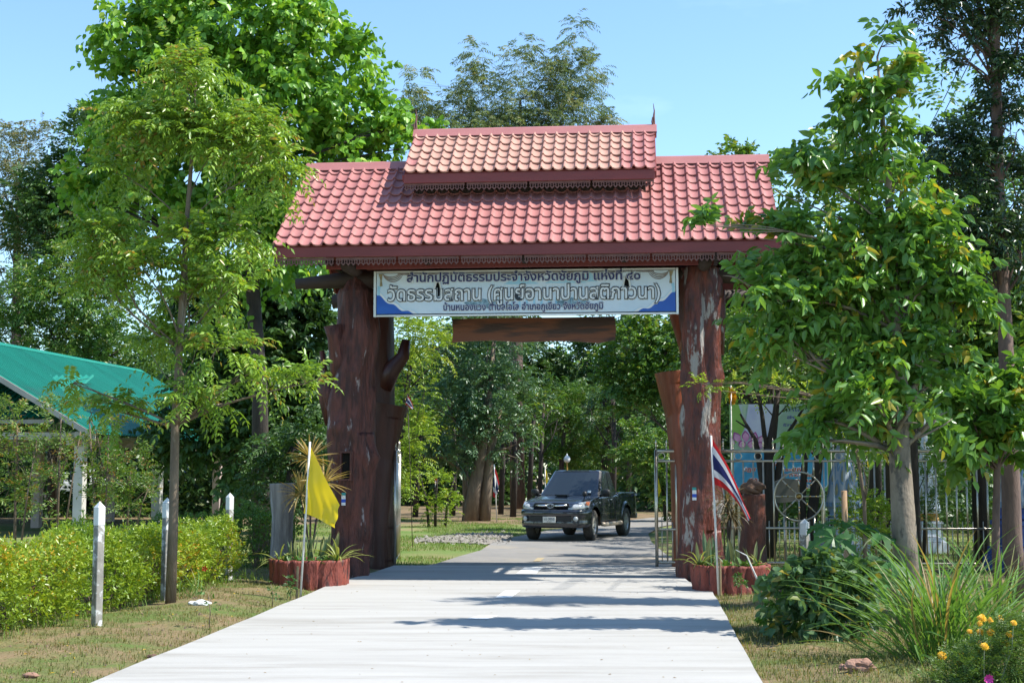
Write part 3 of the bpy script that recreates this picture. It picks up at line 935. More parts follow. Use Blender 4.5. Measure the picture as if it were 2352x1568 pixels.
for s in (-1, 1):
    e = s * (H2 - 0.05)
    def corner(k, off):
        pts = [(e, .05), (e, .34 + off)]
        for i in range(25):
            t = i / 24
            x = (0.62 + off * 2) * t; z = (.33 + off) * (1 - t) ** 1.7 + 0.022 * math.sin(t * 17) * (1 - t * .5)
            pts.append((e - s * x, .05 + max(z, 0)))
        return pts
    c1 = [(e, .05)] + [(e - s * (0.68 * t), .05 + max(.33 * (1 - t) ** 1.6 + .02 * math.sin(t * 18), 0)) for t in [i / 26 for i in range(27)]]
    c0 = [(e, .05)] + [(e - s * (0.78 * t), .05 + max(.385 * (1 - t) ** 1.6 + .022 * math.sin(t * 18 + .4), 0)) for t in [i / 26 for i in range(27)]]
    flat_print('wave_edge_print', c0, Y1 - .0005, m_letter, sign)
    c2 = [(e, .05)] + [(e - s * (0.80 * t), .05 + max(.395 * (1 - t) ** 1.6 + .022 * math.sin(t * 18 + .5), 0)) for t in [i / 26 for i in range(27)]]
    flat_print('wave_shadow_print', c2, Y1 + .001, m_sky, sign)
    flat_print('corner_wave_print', c1, Y1 - .002, m_royal, sign)
    for k in range(4):                       # curtain swag as nested bands
        x0, x1, dp = 0.10, 0.44 - .02 * k, 0.135 - .026 * k
        top = SH - .055
        pts = [(e - s * (x0 + (x1 - x0) * t), top - dp * math.sin(math.pi * t) ** .6) for t in [i / 14 for i in range(15)]]
        pts2 = [(x, z + .016) for x, z in pts][::-1]
        flat_print('swag_print', pts + pts2, Y1 - .0006 * k, m_swag, sign)
    flat_print('tassel_print', [(e - s * .03, SH - .05), (e - s * .10, SH - .05), (e - s * .085, SH - .16), (e - s * .10, SH - .25), (e - s * .05, SH - .26), (e - s * .06, SH - .15)], Y1 - .003, m_gold, sign)
    flat_print('side_print', [(e - s * .005, .36), (e - s * .06, .36), (e - s * .05, .44), (e - s * .07, .5), (e - s * .02, .52)], Y1 - .003, m_sky, sign)
flat_print('top_border_print', [(-H2 + .4, SH - .045)] + [(-H2 + .4 + (SW - .8) * t, SH - .062 - .008 * math.sin(t * 60)) for t in [i / 80 for i in range(81)]] + [(H2 - .4, SH - .045)], Y1, m_swag, sign)
def thai(name, s, parent, width, height, x0, z, y, m, off=0.0, stroke=0.0):
    """flat lettering fitted to a width and height"""
    cu = bpy.data.curves.new(name, 'FONT')
    cu.body = s; cu.size = 1; cu.offset = off; cu.resolution_u = 2; cu.align_x = 'CENTER'
    if stroke:
        cu.fill_mode = 'NONE'; cu.bevel_depth = stroke; cu.bevel_resolution = 1
    o = bpy.data.objects.new(name, cu); COL.objects.link(o)
    bpy.context.view_layer.update()
    me = bpy.data.meshes.new_from_object(o.evaluated_get(bpy.context.evaluated_depsgraph_get()))
    bpy.data.objects.remove(o)
    xs_ = [v.co.x for v in me.vertices]
    k = width / (max(xs_) - min(xs_) - 2 * off - 2 * stroke)
    cxm = (max(xs_) + min(xs_)) / 2
    for v in me.vertices: v.co = ((v.co.x - cxm) * k, -v.co.z * .004, v.co.y * height)
    me.materials.clear(); me.materials.append(m); me.update()
    me.name = name
    return link(name, me, parent, (x0, y, z))
L1, L2, L3 = 'สำนักปฏิบัติธรรมประจำจังหวัดชัยภูมิ แห่งที่ ๔๐', 'วัดธรรมสถาน (ศูนย์อานาปานสติภาวนา)', 'บ้านหนองแวง ตำบลโอโล อำเภอภูเขียว จังหวัดชัยภูมิ'
thai('lettering', L1, sign, 3.84, 0.20, -0.03, 0.578, -0.014, m_letter, 0.0, 0.07)
thai('lettering', L1, sign, 3.84, 0.20, -0.03, 0.578, -0.019, m_navy, 0.026)
thai('lettering', L2, sign, 4.48, 0.325, -0.03, 0.268, -0.012, m_letter, 0.0, 0.075)
thai('lettering', L2, sign, 4.48, 0.325, -0.03, 0.268, -0.016, m_ink, 0.0, 0.053)
thai('lettering', L2, sign, 4.48, 0.325, -0.03, 0.268, -0.019, m_letter, 0.010)
thai('lettering', L3, sign, 2.62, 0.155, -0.03, 0.098, -0.014, m_letter, 0.0, 0.07)
thai('lettering', L3, sign, 2.62, 0.155, -0.03, 0.098, -0.019, m_navy, 0.022)

m_plank = mat('plank_wood', (0.185, 0.062, 0.026), (0.05, 0.024, 0.018), 1.1, 0.5, 0.006, 20, stretch=(0.5, 1, 3.2), lo=0.46, hi=0.54, detail=3)
pr = gw(0.05, 0.45, 3.945)
pts = [(-1.39, 0.0), (-1.37, 0.17), (-1.39, 0.40), (-0.5, 0.41), (0.6, 0.41), (1.38, 0.42), (1.40, 0.2), (1.385, 0.02), (1.1, -0.03), (0.75, 0.0), (0.3, 0.01), (-0.2, -0.005), (-0.7, 0.03), (-1.0, 0.025)]
b = MB(); b.prism(pts, -0.03, 0.03)
pk = b.build('wooden_plank', m_plank, None, loc=pr)
pk.rotation_euler = (0, 0, GA)
tag(pk, 'raw-edged dark streaked wooden board hanging below the banner', 'board')
b = MB()
for u in (-1.0, 1.0): b.tube([(u, 0, 0.40), (u, 0, 1.02)], 0.008, 6)
b.build('hanger', m_beam, pk)

# ================================================================== FENCE AND GATE LEAVES
m_steel = mat('stainless_tube', (0.62, 0.57, 0.48), (0.50, 0.44, 0.35), 6, 0.3, metal=0.9, c3=(0.22, 0.15, 0.08), c3lo=0.66, c3hi=0.75, c3scale=9)
m_brass = mat('dull_brass', (0.42, 0.28, 0.08), (0.28, 0.17, 0.06), 12, 0.4, metal=0.8)
def mesh_tube(name, pts, r, m, seg=8):
    b = MB(); b.tube(pts, r, seg); return b.mesh(name, m, True)
me_bar = {}
def picket_mesh(z0, z1, r, spear):
    key = (z0, z1, r, spear)
    if key not in me_bar:
        b = MB(); b.tube([(0, 0, z0), (0, 0, z1)], r, 8)
        if spear:
            b.lathe([(r * 0.8, 0), (r * 1.9, 0.02), (r * 0.9, 0.035), (r * 2.0, 0.06), (r * 1.1, 0.11), (0.001, 0.17)], 8, c=(0, 0, z1))
        me_bar[key] = b.mesh('picket', m_steel, True)
    return me_bar[key]
def rail(parent, x0, x1, z, r, name='rail'):
    b = MB(); b.tube([(x0, 0, z), (x1, 0, z)], r, 10); b.build(name, m_steel, parent, True)
me_ring = None
def railing(parent, x0, x1, step, zt, zr, zl, zb, post_ends=(True, True), wheel=None, low=True, zfirst=0.0):
    global me_ring
    if me_ring is None:
        b = MB(); b.torus((0, 0, 0), 0.064, 0.009, 'y', 20, 6); me_ring = b.mesh('ring', m_steel, True)
    rail(parent, x0, x1, zt, 0.028); rail(parent, x0, x1, zr, 0.020); rail(parent, x0, x1, zl, 0.020); rail(parent, x0, x1, zb, 0.022)
    n = int(round((x1 - x0) / step))
    for k in range(n + 1):
        x = x0 + (x1 - x0) * k / n
        edge = (k == 0 and post_ends[0]) or (k == n and post_ends[1])
        if edge:
            b = MB(); b.tube([(x, 0, 0.02), (x, 0, zt + 0.02)], 0.030, 10); b.build('stile', m_steel, parent, True)
        elif wheel and abs(x - wheel[0]) < wheel[2]:
            h = math.sqrt(wheel[2] ** 2 - (x - wheel[0]) ** 2)
            link('picket', picket_mesh(round(wheel[1] + h, 3), zr, 0.015, False), parent, (x, 0, 0))
            link('picket', picket_mesh(zb, round(wheel[1] - h, 3), 0.015, False), parent, (x, 0, 0))
        else:
            link('picket', picket_mesh(zb, zr, 0.015, False), parent, (x, 0, 0))
        link('spear', picket_mesh(zt, zt + 0.07, 0.011, True), parent, (x, 0, 0))
        if k % 2 == 0 and k < n:
            link('ring', me_ring, parent, (x + step / 2, 0, (zt + zr) / 2 - 0.003))
        if low and k < n:
            link('short_picket', picket_mesh(zb, zl + 0.13, 0.009, False), parent, (x + (x1 - x0) / n / 2, 0, 0))
fl = gw(3.12, 2.72, 0)
fence = empty('steel_fence', fl, GA, 'stainless steel picket fence with ring frieze right of the gate', 'fence')
ftop, fr_, flo, fbo = 2.13, 1.95, 0.74, 0.12
railing(fence, 0.05, 7.25, 0.178, ftop, fr_, flo, fbo, (False, True), wheel=(1.58, 1.31, 0.44))
wx, wz, wr = 1.58, 1.31, 0.44
b = MB(); b.torus((wx, -0.01, wz), wr, 0.016, 'y', 48, 8)
wh = b.build('wheel_ornament', m_steel, fence, True)
b = MB(); b.torus((wx, -0.01, wz), 0.062, 0.011, 'y', 20, 6); b.build('hub_ring', m_steel, wh, True)
b = MB(); b.lathe([(0.048, -0.01), (0.05, 0.0), (0.03, 0.012), (0.012, 0.02)], 12); hubm = b.mesh('hub', m_brass, True)
link('hub', hubm, wh, mtx=Matrix.Translation((wx, -0.015, wz)) @ Matrix.Rotation(math.pi / 2, 4, 'X'))
for k in range(8):
    a = k * math.pi / 4
    b = MB(); p0, p1 = 0.07, wr - 0.01
    b.tube([(wx + math.cos(a) * q, -0.01, wz + math.sin(a) * q) for q in (p0, p1)], 0.011, 8)
    for q in (0.2, 0.3): b.tube([(wx + math.cos(a) * (q - .012), -0.01, wz + math.sin(a) * (q - .012)), (wx + math.cos(a) * (q + .012), -0.01, wz + math.sin(a) * (q + .012))], 0.018, 8, mi=1)
    b.build('spoke', [m_steel, m_brass], wh, True)
# gate leaf standing beside the right posts, and the one folded back on the left
gl = empty('gate_leaf', gw(2.13, 2.55, 0), GA, 'narrow steel gate leaf closed against the right back post', 'gate')
railing(gl, 0.0, 0.96, 0.192, 2.13, 1.95, 0.72, 0.13, (True, True))
b = MB(); b.tube([(0.37, -0.02, 0.0), (0.37, -0.02, 2.42)], 0.032, 10); b.build('tall_stile', m_steel, gl, True)
g2 = empty('gate_leaf', gw(-2.66, 2.55, 0), R(92.6), 'open steel gate leaf folded back beside the left back post', 'gate')
railing(g2, 0.0, 2.3, 0.192, 2.13, 1.95, 0.72, 0.13, (True, True))

# ================================================================== BLACK PICKUP AND PARKED CARS
m_rub = mat('tyre_rubber', (0.025, 0.024, 0.022), (0.075, 0.065, 0.052), 6, 0.85, 0.004, 40)
m_alloy = mat('alloy_rim', (0.60, 0.59, 0.55), (0.45, 0.42, 0.36), 8, 0.35, metal=0.5)
m_glass = mat('dark_window_glass', (0.018, 0.024, 0.028), rough=0.04, spec=0.9)
m_chrome = mat('chrome_trim', (0.75, 0.76, 0.78), rough=0.15, metal=0.95)
m_blk = mat('black_plastic', (0.013, 0.013, 0.014), rough=0.5)
m_lens = mat('headlight_lens', (0.52, 0.54, 0.53), (0.30, 0.33, 0.34), 16, 0.12, spec=0.8, coat=0.6)
m_amber = mat('amber_lens', (0.45, 0.13, 0.04), rough=0.2)
m_step = mat('muddy_step', (0.42, 0.36, 0.28), (0.28, 0.22, 0.16), 7, 0.5, metal=0.2)
m_under = mat('muddy_underbody', (0.05, 0.04, 0.032), (0.10, 0.075, 0.05), 5, 0.9)
m_plate = mat('plate_white', (0.66, 0.64, 0.58), rough=0.5)
m_lilac = mat('lilac_sticker', (0.42, 0.40, 0.55), rough=0.4)
def interp(x, tab):
    for (x0, y0), (x1, y1) in zip(tab, tab[1:]):
        if (x0 <= x <= x1) or (x1 <= x <= x0):
            t = (x - x0) / (x1 - x0) if x1 != x0 else 0
            t = t * t * (3 - 2 * t) if False else t
            return y0 + (y1 - y0) * t
    return tab[0][1] if abs(x - tab[0][0]) < abs(x - tab[-1][0]) else tab[-1][1]
def build_pickup(name, loc, rz, label, paint, canopy=False, detail=True):
    root = empty(name, loc, rz, label, 'pickup truck')
    AX = (1.54, -1.545); AR, WZ = 0.475, 0.385
    wtab = [(-2.83, .82), (-2.6, .865), (-1.0, .88), (1.2, .885), (1.9, .875), (2.2, .835), (2.36, .74), (2.44, .60)]
    ttab = [(-2.83, 1.19), (-0.86, 1.20), (-0.85, 1.14), (0.95, 1.10), (1.6, 1.05), (2.1, 0.975), (2.3, 0.925), (2.44, 0.86)]
    ctab = [(0.95, 1.155), (1.5, 1.125), (2.0, 1.06), (2.3, 0.985), (2.44, 0.90)]
    xsn = sorted(set([round(-2.83 + 0.06 * k, 3) for k in range(88)] + [-0.861, -0.849, 2.3, 2.36, 2.40, 2.44] + [round(a + s * AR, 3) for a in AX for s in (-1, 1)] + [round(a + s * (AR + .02), 3) for a in AX for s in (-1, 1)]))
    xsn = [x for x in xsn if x <= 2.44]
    nr = 12
    verts, secs = [], []
    for x in xsn:
        zb = 0.42 if x < 1.9 else 0.55
        if x < -2.0: zb = 0.56
        for a in AX:
            if abs(x - a) < AR: zb = max(zb, WZ + math.sqrt(max(AR ** 2 - (x - a) ** 2, 0)))
        zt, w = interp(x, ttab), interp(x, wtab)
        sec = []
        for k in range(nr + 1):
            t = k / nr; z = zb + (zt - zb) * t
            tz = (z - .42) / .75
            y = w * (0.955 + 0.045 * math.sin(math.pi * min(max(tz * .95 + .08, 0), 1)))
            if t > .93: y -= 0.018
            for a in AX:
                r = math.hypot(x - a, z - WZ)
                if r < AR + .10: y += 0.04 * max(0, min(1, (AR + .10 - r) / .05)) 
            if 0.80 < z < 0.86: y -= 0.006
            sec.append((x, y, z))
        if x < -0.855 and not canopy:
            yi = sec[-1][1]
            sec += [(x, yi - .07, zt + .004), (x, yi - .075, zt - .03), (x, yi - .08, .80), (x, .3, .78), (x, 0, .78)]
        elif x > 0.94:
            yi = sec[-1][1]; zc = interp(x, ctab)
            sec += [(x, yi - .03, zt + (zc - zt) * .35), (x, yi * .82, zt + (zc - zt) * .66), (x, yi * .62, zt + (zc - zt) * .80), (x, yi * .35, zc - .006), (x, 0, zc)]
        else:
            yi = sec[-1][1]
            sec += [(x, yi - .03, zt + .01), (x, yi * .8, zt + .01), (x, yi * .6, zt + .01), (x, yi * .3, zt + .01), (x, 0, zt + .01)]
        secs.append(sec)
    m = len(secs[0])
    b = MB()
    for sgn in (1, -1):
        vs = [(x, y * sgn, z) for s in secs for x, y, z in s]
        fs = []
        for i in range(len(secs) - 1):
            for k in range(m - 1):
                q = (i * m + k, (i + 1) * m + k, (i + 1) * m + k + 1, i * m + k + 1)
                fs.append(q if sgn < 0 else q[::-1])
        last = (len(secs) - 1) * m
        fs.append(tuple(last + k for k in range(m)) if sgn < 0 else tuple(last + k for k in range(m - 1, -1, -1)))
        b.add(vs, fs)
    # tailgate, bed front wall, cab back
    b.box((-2.80, 0, 0.86), (0.05, 1.60, 0.62)); b.box((-0.88, 0, 0.97), (0.04, 1.58, 0.44))
    body = b.build('body', paint, root, True)
    b = MB(); b.box((-0.1, 0, 0.47), (4.2, 1.30, 0.26)); b.box((1.54, 0, 0.72), (0.9, 1.3, 0.5)); b.box((-1.545, 0, .62), (0.9, 1.3, .3)); b.tube([(1.54, -.7, .385), (1.54, .7, .385)], .06, 8); b.tube([(-1.545, -.7, .385), (-1.545, .7, .385)], .07, 8)
    b.lathe([(0.02, -.1), (.13, -.06), (.13, .06), (.02, .1)], 10, c=(-1.545, 0.1, .36))
    b.build('underbody', m_under, root)
    # cab
    base = [(1.08, 0), (1.04, .45), (.95, .79), (.87, .84), (.02, .855), (-.80, .83), (-.86, .74), (-.87, 0)]
    top = [(.30, 0), (.28, .38), (.20, .62), (.14, .665), (-.17, .685), (-.60, .66), (-.68, .56), (-.69, 0)]
    if canopy:
        base = [(1.06, 0), (1.02, .45), (.97, .70), (.86, .80), (-.5, .825), (-2.62, .80), (-2.72, .70), (-2.73, 0)]
        top = [(.33, 0), (.31, .34), (.27, .52), (.17, .60), (-.6, .63), (-2.4, .61), (-2.5, .52), (-2.52, 0)]
    ZB, ZT = 1.09, 1.745
    def full(h): return h + [(x, -y) for x, y in h[-2:0:-1]]
    B_, T_ = full(base), full(top)
    def shrink(ps, k, cx): return [((x - cx) * k + cx, y * k) for x, y in ps]
    cxm = sum(x for x, _ in T_) / len(T_)
    levels = [(B_, ZB), (T_, ZT), (shrink(T_, .965, cxm), ZT + .03), (shrink(T_, .8, cxm), ZT + .05)]
    n = len(B_)
    b = MB()
    vs = [(x, y, z) for ps, z in levels for x, y in ps]
    fs = [((k) * n + i, (k + 1) * n + i, (k + 1) * n + (i + 1) % n, k * n + (i + 1) % n) for k in range(3) for i in range(n)]
    fs.append(tuple(range(3 * n, 4 * n)))
    b.add(vs, fs)
    cab = b.build('cab', paint, root, False)
    def P3(i, j, t):      # between base vertex i / top vertex j
        return Vector((B_[i][0], B_[i][1], ZB)).lerp(Vector((T_[j][0], T_[j][1], ZT)), t)
    def glass(nm, idx, t0, t1, inset0, inset1, out):
        g = MB(); cols = []
        pts0 = [P3(i, i, t0) for i in idx]; pts1 = [P3(i, i, t1) for i in idx]
        def along(pts, s):
            d = [0]
            for a_, c_ in zip(pts, pts[1:]): d.append(d[-1] + (c_ - a_).length)
            q = s * d[-1]
            for k in range(len(pts) - 1):
                if q <= d[k + 1] + 1e-9: return pts[k].lerp(pts[k + 1], (q - d[k]) / max(d[k + 1] - d[k], 1e-9))
            return pts[-1]
        N = 8
        for k in range(N + 1):
            s = inset0 + (1 - inset0 - inset1) * k / N
            cols.append((along(pts0, s) + Vector(out), along(pts1, s) + Vector(out)))
        g.add([p for c in cols for p in c], [(2 * k, 2 * k + 2, 2 * k + 3, 2 * k + 1) for k in range(N)])
        return g.build(nm, m_glass, root)
    glass('windscreen', [n - 2, n - 1, 0, 1, 2] if False else [len(B_) - 2, len(B_) - 1, 0, 1, 2], 0.05, 0.955, 0.035, 0.035, (0.006, 0, 0.006))
    for s, a in ((1, [3, 4, 5]), (-1, [n - 3, n - 4, n - 5])):
        o = (0, s * 0.006, 0.003)
        glass('side_window', a[:2], 0.10, 0.93, 0.10, 0.05, o)
        glass('rear_window' if not canopy else 'side_window', a[1:], 0.10, 0.93, 0.05, 0.12, o)
    # wheels
    prof = [(0.24, -.10), (0.275, -.115), (.345, -.125), (.378, -.105), (.385, -.06), (.385, .06), (.378, .105), (.345, .125), (.275, .115), (.24, .10)]
    b = MB(); b.lathe(prof, 28, caps=False); ty = b.mesh('tyre', m_rub, True)
    b = MB(); b.lathe([(.245, .10), (.235, .07), (.225, .02), (.06, .02), (.06, .045), (.001, .05)], 28, caps=False); b.lathe([(.245, -.10), (.22, -.05), (.001, -.04)], 28, caps=False)
    for k in range(6):
        a = k * math.pi / 3
        ca, sa = math.cos(a), math.sin(a)
        q = [(ca * r - sa * w_, sa * r + ca * w_, z) for r, w_, z in ((.05, -.03, .05), (.05, .03, .05), (.235, .045, .085), (.235, -.045, .085))]
        q2 = [(x, y, z - .05) for x, y, z in q]
        b.add(q + q2, [(0, 1, 2, 3), (0, 4, 5, 1), (1, 5, 6, 2), (2, 6, 7, 3), (3, 7, 4, 0)])
    ri = b.mesh('rim', m_alloy, False)
    for x in AX:
        for s in (1, -1):
            w_ = empty('wheel', (x, s * .775, .385)); w_.parent = root
            w_.rotation_euler = (-s * math.pi / 2, 0, (R(4) if x > 0 else 0))
            link('tyre', ty, w_); link('rim', ri, w_)
    if not detail: return root
    # front end
    def patch(nm, quad, m_, out=0.012, N=5):
        A_, B2, C_, D_ = [Vector(q) for q in quad]
        nrm = (B2 - A_).cross(D_ - A_).normalized()
        if nrm.x < 0: nrm = -nrm
        g = MB()
        g.grid(lambda u, v: A_.lerp(B2, u).lerp(D_.lerp(C_, u), v) + nrm * (out * (0.3 + math.sin(math.pi * u) * math.sin(math.pi * v))), N, N)
        return g.build(nm, m_, root, True)
    for s in (1, -1):
        XF = [(0, 2.44), (.60, 2.44), (.74, 2.36), (.835, 2.2), (.875, 1.95), (.90, 1.85)]
        def lens(u, v, o=.022):
            y = .46 + .41 * u; z0, z1 = .79 + .05 * u * u, .925 + .075 * u
            z = z0 + (z1 - z0) * v
            d_ = Vector((1, .35 + u * 1.6, .5)).normalized() * (o + .018 * math.sin(math.pi * u) * math.sin(math.pi * v))
            return (interp(y, XF) - .16 * v * v + d_.x, s * (y + d_.y * .5), z + d_.z)
        g = MB(); g.grid(lens, 14, 6); g.build('headlight', m_lens, root, True)
        g = MB(); g.grid(lambda u, v: lens(.88 + .11 * u, .35 + .6 * v, .03), 5, 4); g.build('turn_lamp', m_amber, root, True)
        b = MB(); b.lathe([(.065, 0), (.06, .02), (.03, .035), (.001, .038)], 14)
        f = b.mesh('fog_lamp', m_lens, True)
        link('fog_lamp', f, root, mtx=Matrix.Translation((2.475, s * .67, .565)) @ Matrix.Rotation(s * R(25), 4, 'Z') @ Matrix.Rotation(math.pi / 2, 4, 'Y'))
    gp_ = [(-.43, .80), (.43, .80), (.47, .86), (.47, .935), (.42, .965), (-.42, .965), (-.47, .935), (-.47, .86)]
    b = MB(); b.add([(2.455 - abs(y) * .10, y, z) for y, z in gp_] + [(2.36, y, z) for y, z in gp_], [tuple(range(8))] + [(i, 8 + i, 8 + (i + 1) % 8, (i + 1) % 8) for i in range(8)])
    b.build('grille', m_blk, root)
    for s in (1, -1):
        b = MB(); b.tube([(2.475, s * .10, .892), (2.462, s * .25, .895), (2.43, s * .43, .902)], [.026, .028, .022], 8, squash=0.8); b.build('grille_bar', m_chrome, root, True)
    em = empty('emblem', (2.487, 0, .893)); em.parent = root
    for (dy, dz, ry, rz_) in ((0, 0, .085, .058), (0, 0, .034, .054), (0, .022, .060, .024)):
        b = MB(); vs = []
        b.torus((0, 0, 0), 1.0, 0.09, 'x', 28, 6)
        b.v = [(x * .06, y * ry + dy, z * rz_ + dz) for x, y, z in b.v]
        b.build('ellipse', m_chrome, em, True)
    # bumper wrapped round the nose
    path = [(1.93, -.915), (2.12, -.90), (2.34, -.82), (2.46, -.66), (2.52, -.40), (2.545, 0), (2.52, .40), (2.46, .66), (2.34, .82), (2.12, .90), (1.93, .915)]
    sect = [(-.10, .33), (-.02, .36), (.0, .45), (-.012, .50), (-.012, .62), (.012, .66), (.012, .75), (-.02, .795), (-.10, .80)]
    g = MB(); N1 = len(sect); vs = []
    for k, (x, y) in enumerate(path):
        d = Vector((x - 1.6, y * .8, 0)).normalized()
        for o, z in sect: vs.append((x + d.x * o, y + d.y * o, z + (0.04 if k in (0, len(path) - 1) and z < .4 else 0)))
    g.add(vs, [(k * N1 + i, k * N1 + i + 1, (k + 1) * N1 + i + 1, (k + 1) * N1 + i) for k in range(len(path) - 1) for i in range(N1 - 1)])
    g.build('front_bumper', paint, root, True)
    b = MB(); b.grid(lambda u, v: (2.552 - ((u - .5) * 1.14) ** 2 * .11, (u - .5) * 1.14, .505 + .125 * v), 10, 1); b.build('air_intake', m_blk, root)
    b = MB(); b.bbox((2.572, 0, .545), (.02, .34, .15), .004); pl = b.build('licence_plate', m_plate, root)
    for s_, wd, hh, z in (('บว 3053', .27, .085, .535), ('ชัยภูมิ', .12, .03, .488)):
        t_ = thai('plate_number', s_, pl, wd, hh, 0, 0, 0, m_ink, .012)
        t_.matrix_basis = Matrix.Translation((2.585, 0, z)) @ Matrix.Rotation(math.pi / 2, 4, 'Z')
    # bonnet scoop, wipers, mirrors, steps, handles
    b = MB(); b.add([(1.62, -.17, 1.128), (1.62, .17, 1.128), (1.62, .155, 1.165), (1.62, -.155, 1.165), (1.18, -.18, 1.15), (1.18, .18, 1.15), (1.22, .14, 1.185), (1.22, -.14, 1.185)], [(3, 2, 6, 7), (0, 3, 7, 4), (1, 5, 6, 2), (4, 7, 6, 5)])
    sc_ = b.build('bonnet_scoop', paint, root)
    b = MB(); b.box((1.612, 0, 1.145), (.01, .30, .036)); b.build('scoop_mouth', m_blk, sc_)
    for y0, y1 in ((-.05, .55), (-.62, -.02)):
        b = MB(); b.tube([(1.09 - abs(y0) * .06, y0, 1.135), (1.07 - abs(y1) * .1, y1, 1.145)], .012, 6); b.build('wiper', m_blk, root)
    for s in (1, -1):
        b = MB(); b.lathe([(.001, -.10), (.06, -.09), (.085, -.03), (.085, .04), (.06, .09), (.001, .10)], 14, sx=.75, sy=1.35, c=(.80, s * .985, 1.20)); b.tube([(.80, s * .80, 1.13), (.80, s * .95, 1.17)], .03, 6)
        b.build('door_mirror', m_blk, root, True)
        b = MB(); b.tube([(.98, s * .90, .40), (.92, s * .97, .385), (-.74, s * .97, .385), (-.82, s * .90, .40)], .055, 10, squash=.6); b.build('running_board', m_step, root, True)
        b = MB(); b.bbox((-.02, s * .897, 1.02), (.15, .03, .03), .006); b.build('door_handle', m_chrome, root)
        b = MB()
        for x in (0.93, -.0, -.42):
            b.box((x, s * .8835, .80), (.008, .012, .62))
        b.build('door_seam', m_blk, root)
    b = MB(); b.tube([(1.86, .70, 1.05), (1.86, .72, 1.12)], .012, 6); b.lathe([(.001, -.06), (.05, -.05), (.062, 0), (.05, .06), (.001, .075)], 12, c=(1.86, .72, 1.18)); b.build('fender_mirror', m_blk, root, True)
    b = MB(); b.add([(-2.42, .896, 1.07), (-2.78, .862, 1.09), (-2.76, .866, 1.16), (-2.42, .896, 1.14)], [(0, 1, 2, 3)]); b.build('sticker', m_lilac, root)
    b = MB(); b.bbox((1.16, .905, .955), (.05, .012, .035), .004); b.bbox((1.05, .905, .965), (.10, .012, .022), .004); b.bbox((1.04, .905, .93), (.07, .012, .022), .004); b.build('side_badge', m_chrome, root)
    b = MB(); b.box((.93, .56, 1.235), (.012, .09, .075), mtx=Matrix.Rotation(R(-45), 4, 'Y')); b.build('tax_disc', m_white, root)
    b = MB(); b.bbox((-2.86, 0, .52), (.10, 1.66, .16), .02); b.build('rear_bumper', m_step, root)
    return root
m_pblack = mat('dusty_black_paint', (0.011, 0.014, 0.022), (0.017, 0.019, 0.026), 3, 0.24, spec=0.6, coat=0.7, c3=(0.055, 0.052, 0.05), c3lo=0.5, c3hi=0.85, c3scale=1.3)
m_pwhite = mat('white_car_paint', (0.72, 0.73, 0.74), rough=0.25, coat=0.5)
m_pnavy = mat('dark_blue_car_paint', (0.018, 0.03, 0.07), rough=0.2, coat=0.6)
build_pickup('pickup_truck', (1.82, 38.6, 0.028), R(-110), 'dusty black pickup truck driving out along the asphalt lane', m_pblack)
wl_ = at(178, 1150, 70)
build_pickup('pickup_truck', (wl_.x, 70, gz(wl_.x, 70) + 0.3), R(184), 'white pickup parked behind shrubs left of the green roofed shelter posts', m_pwhite, detail=False)
nl_ = at(455, 1150, 64)
build_pickup('pickup_truck', (nl_.x, 64, gz(nl_.x, 64) + 0.3), R(175), 'dark blue vehicle parked in shade behind the shelter', m_pnavy, canopy=True, detail=False)
b = MB()
for (x0, x1, y0, y1) in ((-22, -8.5, 58, 76),):
    b.add([(x0, y0, 0.02), (x1, y0, 0.02), (x1, y0 + 3, 0.3), (x1, y1, 0.3), (x0, y1, 0.3), (x0, y0 + 3, 0.3)], [(0, 1, 2, 5), (5, 2, 3, 4)])
tag(b.build('parking_ground', m_lawn), 'slightly raised patchy ground where vehicles are parked', kind='structure')

# ================================================================== SHELTER WITH GREEN ROOF
m_green = mat('green_roof_sheet', (0.008, 0.185, 0.130), (0.012, 0.225, 0.165), 0.9, 0.42, metal=0.0, spec=0.5, c3=(0.035, 0.16, 0.125), c3lo=0.55, c3hi=0.7, randobj=0.10)
m_pink = mat('pinkish_post_paint', (0.50, 0.40, 0.36), (0.42, 0.33, 0.29), 2, 0.7, c3=(0.30, 0.26, 0.23), c3lo=0.6, c3hi=0.75)
m_pale = mat('pale_post_paint', (0.56, 0.54, 0.51), (0.46, 0.44, 0.41), 2, 0.7, c3=(0.32, 0.30, 0.27), c3lo=0.6, c3hi=0.75)
m_grey = mat('grey_board', (0.42, 0.40, 0.37), (0.33, 0.31, 0.29), 2, 0.7)
SA = R(-6.8)
shel = empty('shelter', (-12.0, 39.7, 0), SA, 'open shelter with a green corrugated metal roof on square posts', 'shelter')
for (x, y, m_) in ((0, 0, m_pale), (0, 5.9, m_pale), (0, 11.8, m_pink), (-4.0, 5.9, m_pink), (-4.0, 11.8, m_pink), (-8.6, 0, m_pale), (-8.6, 5.9, m_pale), (-8.6, 11.8, m_pale)):
    b = MB(); b.bbox((x, y, 1.45), (0.28, 0.28, 2.9), 0.015); b.build('post', m_, shel)
EVX, EVZ, RX, RZZ = 0.72, 2.82, -4.3, 5.72
SL = math.hypot(EVX - RX, RZZ - EVZ); sa = math.atan2(RZZ - EVZ, EVX - RX)
def corrugated(w, L, m_):
    b = MB(); prof = []
    nrib = 4; p = w / nrib
    for k in range(nrib):
        prof += [(k * p, 0), (k * p + p * .62, 0), (k * p + p * .70, .055), (k * p + p * .88, .055)]
    prof.append((w + 0.01, 0.003))
    vs = [(x, y, z) for y in (0, L) for x, z in prof]
    n = len(prof)
    b.add(vs, [(i, i + 1, n + i + 1, n + i) for i in range(n - 1)])
    return b.mesh('roof_sheet', m_)
wS = 0.76
me_sh = corrugated(wS, SL + 0.05, m_green)
